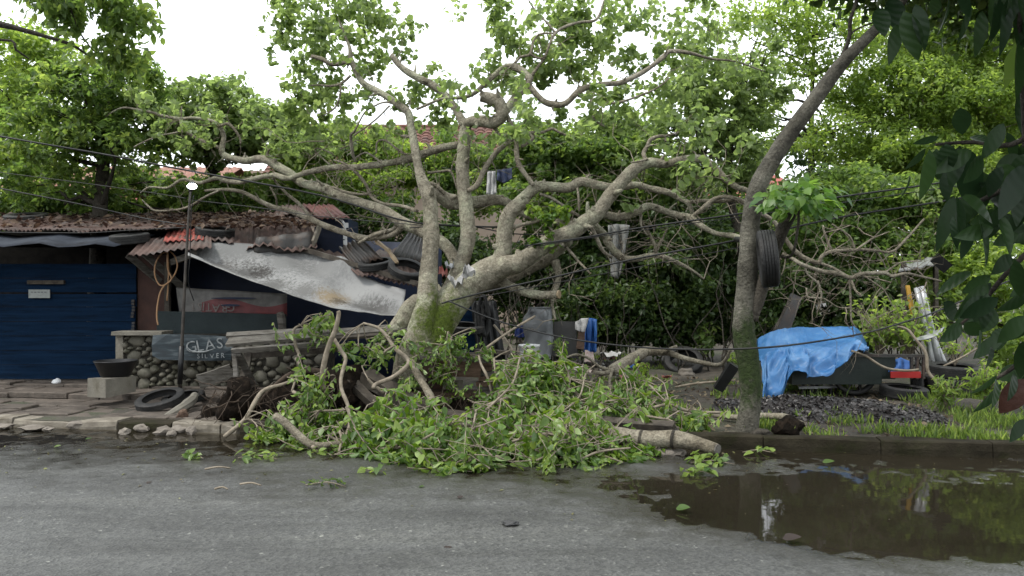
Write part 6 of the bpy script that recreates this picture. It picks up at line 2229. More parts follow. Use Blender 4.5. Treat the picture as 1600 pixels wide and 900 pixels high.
BARE = [([(640, 700, 6.9), (690, 672, 6.95), (742, 668, 7.0), (790, 650, 7.1)], .011, 'thin bare branch lying over the left of the leaf pile'),
        ([(720, 712, 6.7), (735, 698, 6.7), (752, 697, 6.7), (770, 712, 6.65), (800, 722, 6.6)], .010, 'looped bare twig on the front of the leaf pile'),
        ([(690, 735, 6.6), (720, 705, 6.75), (738, 668, 6.95), (744, 640, 7.1)], .012, 'bare upright stick leaning on the leaf pile'),
        ([(800, 690, 6.9), (850, 678, 6.95), (905, 688, 6.9), (940, 682, 6.95)], .012, 'pale stick lying level in the middle of the leaf pile'),
        ([(838, 720, 6.7), (870, 700, 6.8), (884, 672, 7.0)], .009, 'forked thin twig on the right half of the leaf pile'),
        ([(900, 722, 6.7), (935, 706, 6.75), (985, 700, 6.8)], .010, 'bare twig low on the right end of the leaf pile'),
        ([(760, 640, 7.6), (800, 600, 8.0), (812, 560, 8.2)], .013, 'upright bare stick standing in the middle clump'),
        ([(870, 650, 7.7), (905, 620, 7.9), (915, 585, 8.2), (930, 570, 8.3)], .010, 'crooked bare stick rising right of the middle clump'),
        ([(590, 660, 7.6), (620, 640, 7.7), (650, 645, 7.6)], .010, 'short bare stick at the left shoulder of the leaf pile')]
for pts, r, lab in BARE:
    mb = MB()
    q = [P(*p_) for p_ in pts]
    mb.tube(q, [r, r * .95, r * .8, r * .6, r * .5][:len(q)], 7, 5, .2)
    for k in range(3):
        i = random.randint(0, len(q) - 2)
        o_ = q[i].lerp(q[i + 1], random.random())
        mb.tube([o_, o_ + Vector((random.gauss(0, .10), -.03, random.uniform(.02, .12))), o_ + Vector((random.gauss(0, .2), -.04, random.uniform(.04, .22)))], [r * .5, r * .4, r * .25], 5, 3)
    tag(mb.build('bare_branch', M_twig, None, True), lab, 'branch')

# long sawn log over the kerb
lg = thing('sawn_log', 'long pale grey log lying along the gutter with its sawn end in the puddle', 'log', P(1000, 690, 7.3))
mb = MB()
mb.tube([P(a, b, d) for a, b, d in ((858, 664, 7.75), (890, 668, 7.6), (930, 674, 7.45), (975, 682, 7.35), (1010, 686, 7.28), (1050, 686, 7.2), (1085, 692, 7.1), (1120, 702, 6.95))], [.055, .062, .07, .075, .075, .078, .066, .05], 14, 4, .12)
mb.build('trunk', M_bark_fine, lg, True)
mb = MB()
mb.tube([P(1120, 702, 6.95), P(1122, 702.6, 6.94)], [.048, .046], 14, 1)
mb.build('sawn_face', M_oldwood, lg)
for px, py, d, r in ((952, 677, 7.41, .074), (1000, 685, 7.3, .078), (1050, 686, 7.19, .081)):
    mb = MB()
    a = P(px, py, d)
    mb.tube([a, a + (P(px + 4, py + .6, d - .01) - a)], [r, r], 14, 1, .06, True)
    mb.build('knot_ring', M_bark_dark, lg, True)
mb = MB()
for px, py in ((1036, 702), (1060, 700), (1048, 705)):
    p = P(px, py, 7.2)
    mb2 = MB()
    p.z = .02
    mb2.blob(p, (.07, .06, .04), 1, .5, px)
    tag(mb2.build('gutter_stone', M_rubble), {1036: 'pale stone wedged under the long sawn log', 1060: 'dark stone wedged under the long sawn log further right', 1048: 'small stone in the water below the long sawn log'}[px], 'stone', 'broken stones lying in the gutter')

# sprigs and single leaves on the road
for px, py, n_, s_, lab in ((404, 719, 26, .30, 'torn green sprig on the road left of the leaf heap'), (1092, 744, 24, .20, 'fresh green sprig on the road nearest the camera right of the leaf heap'), (1112, 727, 30, .30, 'spread green sprig on the road just beyond the nearest one'), (302, 718, 12, .18, 'yellowish sprig on the road below the root soil'), (1185, 710, 9, .24, 'single green twig floating in the gutter right of the sawn log'), (510, 762, 22, .26, 'withered dark sprig on the open road'), (500, 713, 10, .2, 'pale wilted leaves on the road below the forked log'), (585, 741, 8, .16, 'few pale leaf scraps left of the heap edge')):
    D = EYE * F / (py - 450)
    c = P(px, py, D)
    N = n_
    pp = np.array([(c.x + rng.uniform(-s_, s_) * .6, c.y + rng.uniform(-s_, s_) * .5, .025 + .05 * rng.rand()) for _ in range(N)])
    root = thing('leaf_sprig', lab, 'sprig', (c.x, c.y, .02))
    wilt = 'withered' in lab
    if wilt:
        leaf_field('leaf', pp, rng.randn(N, 3) * [1, 1, .2], rng.randn(N, 3) * .4 + [0, 0, 1], .04 + .04 * rng.rand(N), M_leafC, root, .6, .3, None, True)
    else:
        for q in pp:
            place_leaf(random.choice(tmpl_heap), q, (random.gauss(0, 1), random.gauss(0, 1), random.gauss(0, .25)), (random.gauss(0, .4), random.gauss(-.2, .4), 1), random.uniform(.06, .11), 1, root)
    mb = MB()
    mb.tube([(c.x - s_ * .6, c.y, .02), (c.x, c.y + .03, .035), (c.x + s_ * .6, c.y - .05, .02)], [.004, .005, .003], 5)
    mb.build('stem', M_twig, root, True)
loose = [(1068, 799, M_heappart, .10, 'single green leaf lying on the open road left of the big puddle'), (1237, 847, M_dryleaf, .11, 'orange brown dead leaf floating in the big puddle'), (988, 726, M_heappart, .08, 'small green leaf at the road edge beside the heap'), (1294, 726, M_heappart, .10, 'green leaf floating in the gutter below the cart'), (232, 760, M_dryleaf, .05, 'tiny dark leaf on the road left'), (90, 702, M_heappart, .07, 'pale leaf on the road at the far left'), (138, 690, M_heappart, .06, 'yellow green leaf in the gutter at left'), (660, 765, M_heappart, .05, 'small leaf on the road below the largest pile'), (720, 783, M_dryleaf, .05, 'small dark curled leaf on the road below the heap'), (470, 707, M_heappart, .06, 'small green leaf in front of the forked log'), (700, 864, M_dryleaf, .05, 'small dark leaf on the road nearest the camera')]
for px, py, m_, L, lab in loose:
    D = EYE * F / (py - 450)
    c = P(px, py, D)
    me = leaf_template('fallen_leaf', m_, 1, .75, .12, -.1, True)
    o = place_leaf(me, (c.x - L / 2, c.y, .022), (1, random.uniform(-.6, .6), .1), (random.gauss(0, .2), -.25, 1), L, 1, None, 'fallen_leaf')
    tag(o, lab, 'leaf')
for px, py, x2, y2, lab in ((320, 742, 360, 740, 'short grey stick on the road left of the leaf heap'), (375, 766, 408, 768, 'thin curved twig on the road below the short grey stick'), (335, 774, 356, 774, 'pale straight twig on the road at lower left')):
    D, D2 = EYE * F / (py - 450), EYE * F / (y2 - 450)
    a, b = P(px, py, D), P(x2, y2, D2)
    a.z = b.z = .045
    mb = MB()
    mb.tube([a, a.lerp(b, .5) + Vector((0, .02, .01)), b], [.009, .008, .005], 6)
    tag(mb.build('stick', M_twig, None, True), lab, 'stick')
N = 420
pr_ = np.stack([rng.uniform(-5, 4.5, N), 5.0 + 3.0 * rng.rand(N) ** .6, np.full(N, .045)], 1)
pr_[:, 2] = [.006 + float(road_h(np.array(Vector((x, y - 7.8, 0)).dot(KD)), np.array(Vector((x, y - 7.8, 0)).dot(KN)))) for x, y, z in pr_]
pr_[:, 2] = np.maximum(pr_[:, 2], .008)
leaf_field('road_debris', pr_, rng.randn(N, 3) * [1, 1, .1], rng.randn(N, 3) * .3 + [0, 0, 1], .012 + .035 * rng.rand(N) ** 3, leafmat('debris', (.03, .022, .014), (.09, .08, .03), (.16, .17, .06), .1), None, .5)
bpy.data.objects['road_debris']['label'] = 'tiny bits of leaf and bark scattered over the wet road'

# ================================================================== GRASS AND WEEDS
def blades(name, label, n, ufn, hmin, hmax, w, mt):
    uv = ufn(n)
    P0 = np.array([K(u, v, 0) for u, v in uv])
    z = ground_h(uv[:, 0], uv[:, 1])
    P0[:, 2] = z - .01
    h = hmin + (hmax - hmin) * rng.rand(n) ** 1.5
    lean = rng.randn(n, 3) * [.35, .35, 0] + [0, 0, 1]
    d = norm(lean)
    pos = P0 + d * h.reshape(-1, 1) * .5
    o = leaf_field(name, pos, d, rng.randn(n, 3), h, mt, None, w, .0, None, False, 'stuff', .25)
    o['label'] = label


def right_grass(n):
    u = rng.uniform(2.2, 6.5, n * 3)
    v = .2 + 3.2 * rng.rand(n * 3) ** 1.3
    k = fbm(u * 2.1, v * 2.3, 31, 4)
    keep = (k > .0 - .1 * (u > 4.2)) & ((v < .95) | (u > 4.25) | (rng.rand(n * 3) < .03))
    u, v = u[keep][:n], v[keep][:n]
    return np.stack([u, v], 1)


_uv = right_grass(6500)
blades('grass', 'bright green grass along the right hand kerb', len(_uv), lambda n: _uv, .035, .15, .085, M_grass)


def lot_grass(n):
    u = rng.uniform(-1.5, 4, n * 4)
    v = 1.0 + 7 * rng.rand(n * 4)
    k = fbm(u * 1.3 + 5, v * 1.2, 44, 4)
    keep = k > .22
    return np.stack([u[keep][:n], v[keep][:n]], 1)


_uv = lot_grass(3500)
blades('weeds', 'low weeds in patches on the muddy lot', len(_uv), lambda n: _uv, .04, .14, .2, M_grass)


def weed(px, py, D, label, n, s, mt, leaf=.09, ratio=.4):
    base = P(px, py, D)
    root = thing('weed_plant', label, 'plant', base)
    mb = MB()
    tips = []
    for k in range(max(4, n // 8)):
        an = random.uniform(0, 6.28)
        t = base + Vector((math.cos(an) * s * random.uniform(.1, .6), math.sin(an) * s * random.uniform(.1, .6), s * random.uniform(.5, 1.1)))
        mb.tube([base, base.lerp(t, .5) + Vector((0, 0, s * .12)), t], [.008, .006, .003], 5)
        for q in (.45, .7, 1):
            tips.append(base.lerp(t, q) + Vector((0, 0, s * .1 * (1 - q))))
    mb.build('stem', M_twig, root, True)
    pos, d, nrm, sz, ti = puffs(np.array(tips), s * .22, max(3, n // len(tips)), leaf, .8, .1)
    leaf_field('foliage', pos, d, nrm, sz, mt, root, ratio, .15, ti, True)


weed(1492, 572, 10.2, 'leafy plant growing out of the tyre stack', 90, .45, M_leafB)
weed(1420, 560, 10.8, 'bright green bush behind the railed end of the cart', 330, .75, M_leafB, .085, .55)
weed(1375, 560, 11.0, 'yellow green bush right of the blue tarpaulin', 300, .70, M_leafB, .085, .55)
weed(1480, 640, 8.9, 'green weeds at the right end of the shell mound', 300, .32, M_grass, .08, .3)
weed(1540, 630, 8.9, 'taller green weeds in the grass on the right', 300, .40, M_leafB, .09, .35)
weed(1150, 578, 10.0, 'small weed behind the black post', 60, .22, M_leafB, .07)
weed(1010, 590, 11.2, 'small weed on the bank beside the boulder', 60, .2, M_leafB, .07)
weed(880, 560, 10.3, 'small green plant beside the grey pot', 70, .25, M_leafD, .08)
weed(1100, 560, 13.5, 'broad leaved weed on the bank at the foot of the dark trees', 120, .5, M_leafD, .12, .5)

# ================================================================== HOUSES BEHIND
hs = thing('tiled_house', 'house with a dark red tiled roof half hidden behind the fallen tree', 'house', P(640, 500, 21))
mb = MB()
mb.box((P(640, 0, 21).x, 23.2, 2.3), (10.6, 4.0, 4.6))
mb.build('wall', M_wallcream, hs)
e0, e1 = P(425, 262, 20.6), P(845, 262, 20.6)
r0, r1 = P(425, 199, 23.4), P(845, 199, 23.4)
e0.z = e1.z = 4.45
r0.z, r1.z = 6.15, 6.15
e0.x, r0.x = -6.4, -6.4
e1.x, r1.x = .75, .75
mb = MB()
quad_panel(mb, e0 + Vector((0, .05, -.06)), e1 + Vector((0, .05, -.06)), r1 + Vector((0, 0, -.06)), r0 + Vector((0, 0, -.06)), .05)
mb.build('roof', M_tile, hs)
mb = MB()
quad_panel(mb, r0 + Vector((0, .1, -.05)), r1 + Vector((0, .1, -.05)), Vector((e1.x, 26.2, 4.45)), Vector((e0.x, 26.2, 4.45)), .05)
mb.build('roof', M_tile, hs)
tv, tf = MB(), None
tv.grid(lambda a, b: Vector(((a - .5) * .27, -.02 + (b - .5) * .36, .035 * math.cos((a - .5) * 5.2) + .03 * (1 - b))), 4, 2)
tv.add([(-.135, -.2, -.02), (.135, -.2, -.02), (.06, -.2, .06), (-.06, -.2, .06)], [(0, 1, 2, 3)])
t_o = tv.build('roof_tile', M_tile, hs)
tile_me = t_o.data
bpy.data.objects.remove(t_o)
sl = (r0 - e0)
slope = math.atan2(sl.z, sl.y)
nrow, ncol = 15, 28
cand = []
for i in range(nrow):
    for j in range(ncol):
        cand.append((i, j))
vis = sorted(cand, key=lambda q: (-(q[0] >= 8), -q[1]))[:300]
rest_tiles = MB()
for (i, j) in cand:
    t = (i + .5) / nrow
    p = Vector((e0.x + (e1.x - e0.x) * (j + .5) / ncol, e0.y + (r0.y - e0.y) * t, e0.z + (r0.z - e0.z) * t + .02 + random.uniform(-.006, .006)))
    M_ = Matrix.Translation(p) @ Matrix.Rotation(slope, 4, 'X') @ Matrix.Rotation(random.uniform(-.03, .03), 4, 'Z')
    if (i, j) in set(vis):
        o = bpy.data.objects.new('roof_tile', tile_me)
        o.matrix_basis = M_
        link(o, hs)
    else:
        rest_tiles.add([M_ @ v.co for v in tile_me.vertices], [tuple(p_.vertices) for p_ in tile_me.polygons])
rest_tiles.build('roof_tile', M_tile, hs, kind='stuff')
mb = MB()
mb.tube([r0 + Vector((0, .05, .04)), r1 + Vector((0, .05, .04))], .09, 8, 1)
mb.build('ridge', M_tile, hs)
mb = MB()
mb.box((P(775, 0, 20.5).x, 20.55, 4.38), (.5, .12, .10))
mb.build('gutter', M_rustred, hs)
for x in (-5.2, -3.4, -1.4):
    mb = MB()
    mb.box((x, 21.18, 2.2), (.9, .06, 1.1))
    f_ = mb.build('window', M_darkwood, hs)
    mb = MB()
    mb.box((x, 21.14, 2.2), (.76, .03, .96))
    mb.build('pane', M_navy, f_)

h2 = thing('pale_house', 'low pale orange house glimpsed through leaves above the left roof', 'house', P(180, 400, 17))
x0, x1 = P(40, 0, 17).x, P(320, 0, 17).x
mb = MB()
mb.box(((x0 + x1) / 2, 18.2, 1.75), (x1 - x0, 2.2, 3.5))
mb.build('wall', mat('salmon_wall', (.50, .30, .20), (.60, .40, .28), 2, .9, .1, 20), h2)
corr((x0 - .3, 16.4, 3.5), (x1 + .3, 16.4, 3.5), (x1 + .3, 18.4, 4.25), (x0 - .3, 18.4, 4.25), 22, .03, 4).build('roof', M_tilepale, h2, True, solid=.02)
mb = MB()
quad_panel(mb, (x0 - .3, 18.4, 4.25), (x1 + .3, 18.4, 4.25), (x1 + .3, 20.3, 3.5), (x0 - .3, 20.3, 3.5), .03)
mb.build('roof', M_tilepale, h2)
mb = MB()
mb.box((P(230, 0, 17).x, 17.08, 2.3), (.9, .06, .9))
f_ = mb.build('window', M_darkwood, h2)
mb = MB()
mb.box((P(230, 0, 17).x, 17.04, 2.3), (.78, .03, .78))
mb.build('pane', M_navy, f_)
sd = thing('tin_shed', 'small shed with a salmon red metal roof just behind the rusted roof', 'shed', P(170, 420, 15))
mb = MB()
mb.box((P(172, 0, 15).x, 15.8, 1.4), (2.6, 1.5, 2.8))
mb.build('wall', M_darkwood, sd)
corr(P(128, 338, 14.6), P(190, 340, 14.6), P(188, 330, 15.2), P(130, 329, 15.2), 8, .015, 4).build('roof', M_rustred, sd, True, solid=.01)
corr(P(150, 316, 15.0), P(216, 316, 15.0), P(214, 306, 16.6), P(154, 306, 16.6), 10, .015, 4).build('roof', M_rustred, sd, True, solid=.01, label='upper salmon roof sheet')
h3 = thing('far_house', 'far off house with a small patch of red roof right of the fallen tree', 'house', P(1140, 470, 26))
mb = MB()
mb.box((P(1140, 0, 26).x, 28, 2.2), (5, 3.4, 4.4))
mb.build('wall', M_wallcream, h3)
mb = MB()
quad_panel(mb, (P(1140, 0, 26).x - 2.8, 25.9, 4.4), (P(1140, 0, 26).x + 2.8, 25.9, 4.4), (P(1140, 0, 26).x + 2.2, 28, 5.4), (P(1140, 0, 26).x - 2.2, 28, 5.4), .06)
mb.build('roof', M_rustred, h3)

# ================================================================== TREES AND BUSHES BEHIND
G = 'trees and bushes crowding behind the lot'


def tk(px, top, D, w, lean=0):
    """trunk from the ground up to a pixel row"""
    b = P(px, 450, D)
    t = P(px + lean, top, D)
    b.z = .1
    return [tuple(b) + (w,), tuple(b.lerp(t, .35) + Vector((random.gauss(0, .08), 0, 0))) + (w * .85,), tuple(b.lerp(t, .7) + Vector((random.gauss(0, .12), 0, 0))) + (w * .6,), tuple(t) + (w * .3,)]


tree('leaning_tree', 'yellow green tree at the far left edge behind the shack', tk(20, 120, 14.5, .14), [(45, 85, 14, 62, 45, .9, 46), (40, 180, 14, 80, 70, 1.0, 70), (20, 270, 14.2, 80, 50, 1.0, 50)], .105, .27, 75, M_leafB, M_bark_dark, 26, group=G)
tree('broad_tree', 'dark green broad leaved tree filling the upper left behind the shack roof', tk(150, 120, 13.2, .16, 30), [(150, 150, 12.6, 95, 60, 1.0, 72), (90, 215, 12.8, 95, 60, 1.0, 66), (190, 220, 12.8, 66, 50, 1.0, 40), (100, 290, 13.4, 110, 38, .7, 44), (205, 105, 12.2, 34, 26, .6, 14), (225, 165, 12.6, 40, 34, .6, 20)], .105, .22, 52, M_leafD, M_bark_dark, 44, group=G)
ov = thing('overhanging_branch', 'leafy branches hanging into the top left corner from a tree outside', 'branch', P(-40, 30, 8.6))
for pts in ([(-330, -40, 8.8, 40), (-150, 10, 8.8, 24), (0, 38, 8.8, 10), (40, 48, 8.8, 8), (75, 58, 8.8, 6), (112, 70, 8.8, 5), (140, 88, 8.9, 3)], [(-200, 80, 8.8, 8), (0, 62, 8.9, 4), (25, 78, 8.9, 3.5), (45, 92, 9, 2.5)], [(-40, -140, 8.4, 12), (80, -60, 8.4, 8), (108, 8, 8.4, 4), (122, 45, 8.5, 3), (135, 66, 8.6, 2.5), (152, 85, 8.7, 2)], [(60, -80, 8.4, 8), (160, -40, 8.4, 5), (200, 20, 8.5, 3), (225, 50, 8.6, 2)], [(88, 58, 8.8, 3), (105, 52, 8.8, 2.5), (122, 56, 8.8, 2)]):
    mb = MB()
    mb.tube([P(a, b, d) for a, b, d, w in pts], [w / F * d * .5 for a, b, d, w in pts], 7, 4, .1)
    mb.build('branch', M_bark_dark, ov, True)
mb = MB()
mb.tube([P(-330, 560, 8.8), P(-340, 300, 8.8), P(-330, 100, 8.8), P(-320, -60, 8.8), P(-250, -250, 8.7)], [.2, .17, .15, .12, .08], 12, 4, .1)
mb.build('trunk', M_bark_dark, ov, True)
cs = ell_centers([(95, 8, 8.5, 34, 30, .3, 34), (60, -20, 8.5, 60, 26, .4, 18), (170, 5, 8.5, 46, 34, .4, 34), (215, 25, 8.6, 28, 40, .4, 20), (190, 60, 8.7, 30, 24, .3, 16), (118, 45, 8.5, 14, 26, .15, 7), (200, 95, 8.9, 36, 20, .3, 20), (150, 88, 8.8, 24, 14, .3, 8), (-120, -60, 8.8, 130, 60, 1, 40), (120, -90, 8.5, 160, 50, 1, 70)])
pos, d, nrm, sz, ti = puffs(cs, .13, 13, .10, 1.0, .9, spread=.5, upb=.2)
leaf_field('foliage', pos, d, nrm, sz, M_leafD, ov, .48, .14, ti, True, droop=.1)

tree('round_leaved_tree', 'round leaved tree against the sky left of the fallen tree', tk(330, 190, 14.2, .11), [(285, 165, 13.8, 54, 34, .7, 44), (345, 150, 13.8, 50, 30, .7, 40), (375, 180, 13.8, 66, 34, .8, 56), (290, 220, 13.8, 70, 34, .8, 54), (415, 205, 14, 54, 40, .8, 56), (340, 225, 14, 80, 34, .8, 60), (470, 225, 14.2, 50, 34, .7, 36), (250, 190, 14, 40, 40, .7, 30)], .105, .19, 30, M_leafA, M_bark_dark, 40, .68, True, group=G, keep=.75)
tree('low_bush', 'green bushes just behind the rusted roof and the lamp', tk(330, 300, 14.6, .09), [(330, 305, 14.4, 80, 32, .6, 80), (440, 300, 14.6, 70, 40, .7, 60), (240, 325, 14.6, 60, 16, .5, 30), (230, 285, 15, 60, 26, .6, 24), (90, 322, 14.4, 120, 20, .6, 70)], .10, .22, 75, M_leafD, M_bark_dark, 24, cat='bush', group=G)
tree('feathery_tree', 'feathery yellow green trees between the left branches and the tiled roof', tk(520, 230, 16, .1), [(455, 225, 15.5, 44, 40, .8, 46), (520, 225, 15.5, 60, 34, .8, 66), (590, 240, 15.5, 60, 36, .8, 60), (560, 300, 15, 90, 50, .9, 80), (660, 262, 15.5, 40, 40, .8, 36), (480, 295, 15.5, 60, 40, .8, 40)], .095, .24, 70, M_leafB, M_bark_dark, 50, group=G)
tree('bush_tree', 'green bush rising in front of the tiled house between the two stems', tk(700, 250, 15.6, .08), [(700, 265, 15.4, 30, 46, .6, 30), (755, 252, 15.4, 44, 24, .6, 30), (745, 300, 15.2, 60, 34, .7, 40), (700, 215, 15.4, 12, 20, .4, 5), (790, 262, 15.2, 30, 34, .6, 20)], .095, .22, 70, M_leafD, M_bark_dark, 22, group=G)
tree('dense_tree', 'dense dark tree behind the right hand limbs of the fallen tree', tk(880, 230, 15.2, .15), [(860, 235, 14.6, 80, 40, .9, 90), (940, 235, 14.6, 80, 44, .9, 90), (880, 310, 14.4, 110, 50, .9, 110), (1000, 290, 14.4, 80, 60, .9, 80), (810, 215, 14.8, 30, 24, .6, 20), (975, 205, 14.8, 40, 22, .6, 22)], .105, .25, 70, M_leafD, M_bark_dark, 50, group=G)
tree('airy_tree', 'round leaved tree against the sky above the right hand limbs', tk(1158, 150, 13.4, .10), [(1060, 180, 12.8, 60, 46, .8, 56), (1120, 140, 12.8, 70, 46, .9, 66), (1050, 235, 13, 60, 34, .8, 36), (1140, 215, 13, 60, 44, .8, 54), (1100, 90, 12.8, 50, 30, .7, 24), (1190, 150, 13, 44, 46, .7, 36), (1110, 275, 13.2, 70, 30, .7, 34), (1180, 80, 13, 40, 30, .6, 14), (1170, 260, 13.2, 40, 30, .6, 24)], .10, .19, 32, M_leafA, M_bark_dark, 56, .66, True, group=G, keep=.8)
tree('sparse_tree', 'thin sparse yellow green tree with upright branches behind the leaning trunk', tk(1262, 60, 15.5, .09, 10), [(1210, 40, 15, 60, 44, .8, 44), (1280, 30, 15, 60, 44, .8, 44), (1250, 110, 15, 60, 44, .8, 30), (1320, 80, 15, 40, 44, .7, 22), (1200, 180, 15, 40, 60, .7, 20), (1280, 215, 15, 44, 40, .7, 26), (1150, 30, 15, 40, 30, .6, 16), (1320, 200, 15, 40, 34, .7, 18)], .085, .26, 42, M_leafB, M_bark_dark, 60, group=G)
tree('tall_tree', 'tall yellow green tree with a pale forked trunk filling the upper right', tk(1460, 100, 16, .14, -30), [(1450, 60, 15.4, 110, 60, 1.0, 150), (1560, 60, 15.4, 90, 70, 1.0, 110), (1400, 150, 15.2, 80, 60, 1.0, 110), (1500, 160, 15.2, 100, 60, 1.0, 140), (1600, 180, 15.2, 70, 80, 1.0, 90), (1380, 240, 15, 80, 44, .9, 80), (1480, 250, 15, 90, 44, .9, 90), (1330, 160, 15.4, 34, 40, .7, 20)], .085, .27, 80, M_leafB, M_bark_fine, 70, group=G)
tree('right_bush', 'green bushes on the right above the cart', tk(1330, 330, 14, .1), [(1330, 300, 13.6, 90, 44, .8, 90), (1430, 320, 13.6, 90, 44, .8, 90), (1540, 330, 13.6, 90, 50, .8, 90), (1300, 370, 13.4, 90, 44, .7, 80), (1420, 400, 13.2, 90, 40, .7, 80)], .10, .24, 70, M_leafD, M_bark_dark, 40, cat='bush', group=G)
tree('low_right_bush', 'darker low bush behind the blue tarpaulin', tk(1290, 430, 13.4, .08), [(1270, 440, 13.2, 90, 44, .7, 70), (1360, 460, 13.0, 70, 44, .6, 60), (1220, 480, 13.4, 50, 50, .6, 36), (1300, 520, 13.2, 120, 34, .6, 60)], .10, .24, 65, M_leafC, M_bark_dark, 26, cat='bush', group=G)
tree('bright_shrub', 'bright yellow green shrub at the right edge behind the near leaves', tk(1560, 470, 12.6, .06), [(1560, 420, 12.4, 70, 50, .6, 60), (1500, 440, 12.6, 50, 40, .6, 36), (1590, 520, 12.2, 60, 60, .6, 50), (1450, 470, 12.6, 40, 40, .5, 26)], .11, .22, 50, M_leafB, M_bark_dark, 26, .4, cat='bush', group=G)
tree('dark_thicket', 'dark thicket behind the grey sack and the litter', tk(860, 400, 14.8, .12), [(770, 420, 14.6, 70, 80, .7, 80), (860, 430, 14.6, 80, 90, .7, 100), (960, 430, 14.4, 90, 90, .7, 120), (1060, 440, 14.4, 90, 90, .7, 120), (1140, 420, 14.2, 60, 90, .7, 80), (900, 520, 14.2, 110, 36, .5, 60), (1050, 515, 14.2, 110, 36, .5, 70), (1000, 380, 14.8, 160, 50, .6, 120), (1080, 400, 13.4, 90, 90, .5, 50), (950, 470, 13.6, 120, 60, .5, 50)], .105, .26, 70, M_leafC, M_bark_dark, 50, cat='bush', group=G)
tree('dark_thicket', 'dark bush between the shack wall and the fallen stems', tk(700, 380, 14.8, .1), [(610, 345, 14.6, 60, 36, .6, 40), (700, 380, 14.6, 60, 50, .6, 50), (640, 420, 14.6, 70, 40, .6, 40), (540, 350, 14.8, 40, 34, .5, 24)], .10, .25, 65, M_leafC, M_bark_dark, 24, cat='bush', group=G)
# thin upright stems inside the thicket
th = MB()
for k in range(90):
    px = random.uniform(740, 1500)
    D = random.uniform(12.6, 14.2)
    b = P(px, 450, D)
    b.z = .1
    h = random.uniform(.8, 2.6)
    q = [b]
    for i in range(5):
        q.append(q[-1] + Vector((random.gauss(0, .12), random.gauss(0, .08), h / 5)))
    th.tube(q, [.014, .012, .010, .008, .006, .004], 5, 2, 0, False)
th_o = th.build('undergrowth_stems', M_bark_dark, None, True)
tag(th_o, 'thin stems in the undergrowth of the thicket')
th_o['kind'] = 'stuff'
# far wood closing the view
cs = ell_centers([(80, 380, 24, 260, 70, 1.5, 150), (420, 360, 24, 200, 80, 1.5, 130), (700, 400, 26, 300, 90, 1.2, 150), (1000, 350, 24, 220, 110, 1.5, 170), (1300, 330, 22, 220, 130, 1.5, 190), (1560, 250, 22, 160, 170, 1.5, 180), (-150, 300, 22, 200, 120, 1.5, 90), (1760, 300, 20, 160, 160, 1.5, 90), (800, 520, 24, 900, 60, 1.5, 260), (2350, 330, 26, 520, 170, 2.5, 170), (-750, 320, 26, 520, 170, 2.5, 170)])
cs[:, 2] = np.maximum(cs[:, 2], .2)
pos, d, nrm, sz, ti = puffs(cs, .5, 60, .20, .8, .2)
fw = leaf_field('far_wood', pos, d, nrm, sz, M_leafC, None, .6, .15, ti)
fw['label'] = 'far off mass of dark trees behind the houses'

# ================================================================== CABLES
cables = [
    ([(-60, 200, 9.8), (0, 213, 9.8), (178, 244, 9.8), (275, 263, 9.8), (500, 305, 9.7), (624, 343, 9.6), (700, 352, 9.6), (780, 355, 9.6)], .011, 'thick black cable sagging across the left branches toward the two stems'),
    ([(820, 384, 9.0), (913, 371, 8.9), (1000, 356, 8.8), (1162, 333, 8.5), (1290, 311, 8.6), (1440, 290, 8.8), (1620, 262, 9.0)], .010, 'upper black cable running behind the standing tree to the right'),
    ([(690, 474, 8.7), (747, 459, 8.8), (860, 434, 8.8), (1000, 403, 8.7), (1153, 375, 8.5), (1310, 340, 8.6), (1475, 314, 8.8), (1620, 286, 9)], .011, 'middle black cable running from the mossy trunk behind the hung tyre'),
    ([(700, 470, 8.7), (780, 502, 8.6), (878, 527, 8.4), (980, 541, 8.2), (1080, 546, 8.0), (1180, 544, 7.4), (1260, 536, 7.6), (1353, 520, 7.8), (1420, 501, 8), (1475, 482, 8.2), (1620, 420, 8.6)], .009, 'lowest black cable sagging over the bank and in front of the blue tarpaulin'),
    ([(820, 387, 9.05), (1000, 360, 8.85), (1162, 338, 8.55), (1300, 319, 8.65), (1620, 272, 9.05)], .005, 'thin cable close under the upper black cable'),
    ([(740, 466, 8.9), (900, 436, 8.9), (1060, 405, 8.8), (1180, 382, 8.6)], .005, 'thin cable close under the middle black cable'),
    ([(-60, 282, 11.0), (18, 298, 11.0), (120, 318, 11.0), (220, 340, 11.0), (291, 352, 10.45)], .009, 'black cable dropping over the rusted roof to the lamp pole'),
    ([(-60, 362, 10.9), (120, 364, 10.9), (200, 360, 10.9), (292, 355, 10.45)], .006, 'thin cable along the front edge of the rusted roof'),
    ([(291, 310, 10.45), (230, 300, 10.8), (100, 282, 11.2), (-60, 262, 11.4)], .005, 'thin pale cable leaving the lamp pole to the left'),
    ([(294, 312, 10.42), (400, 324, 10.3), (500, 338, 10), (660, 352, 9.6)], .005, 'thin cable from the lamp pole toward the fallen stems'),
    ([(640, 356, 9.7), (720, 352, 9.7), (800, 365, 9.7), (860, 366, 9.6)], .007, 'short double cable between the stems'),
]
for pts, r, lab in cables:
    mb = MB()
    mb.tube([P(*q) for q in pts], r, 6, 6)
    tag(mb.build('cable', M_cable, None, True), lab, 'cable')
mb = MB()
mb.tube([P(1150, 374, 8.45), P(1172, 376, 8.0), P(1192, 380, 7.5)], [.03, .035, .03], 9, 3)
tag(mb.build('cable_clamp', M_cable, None, True), 'black cable clamp on the standing tree beside the hung tyre', 'clamp')

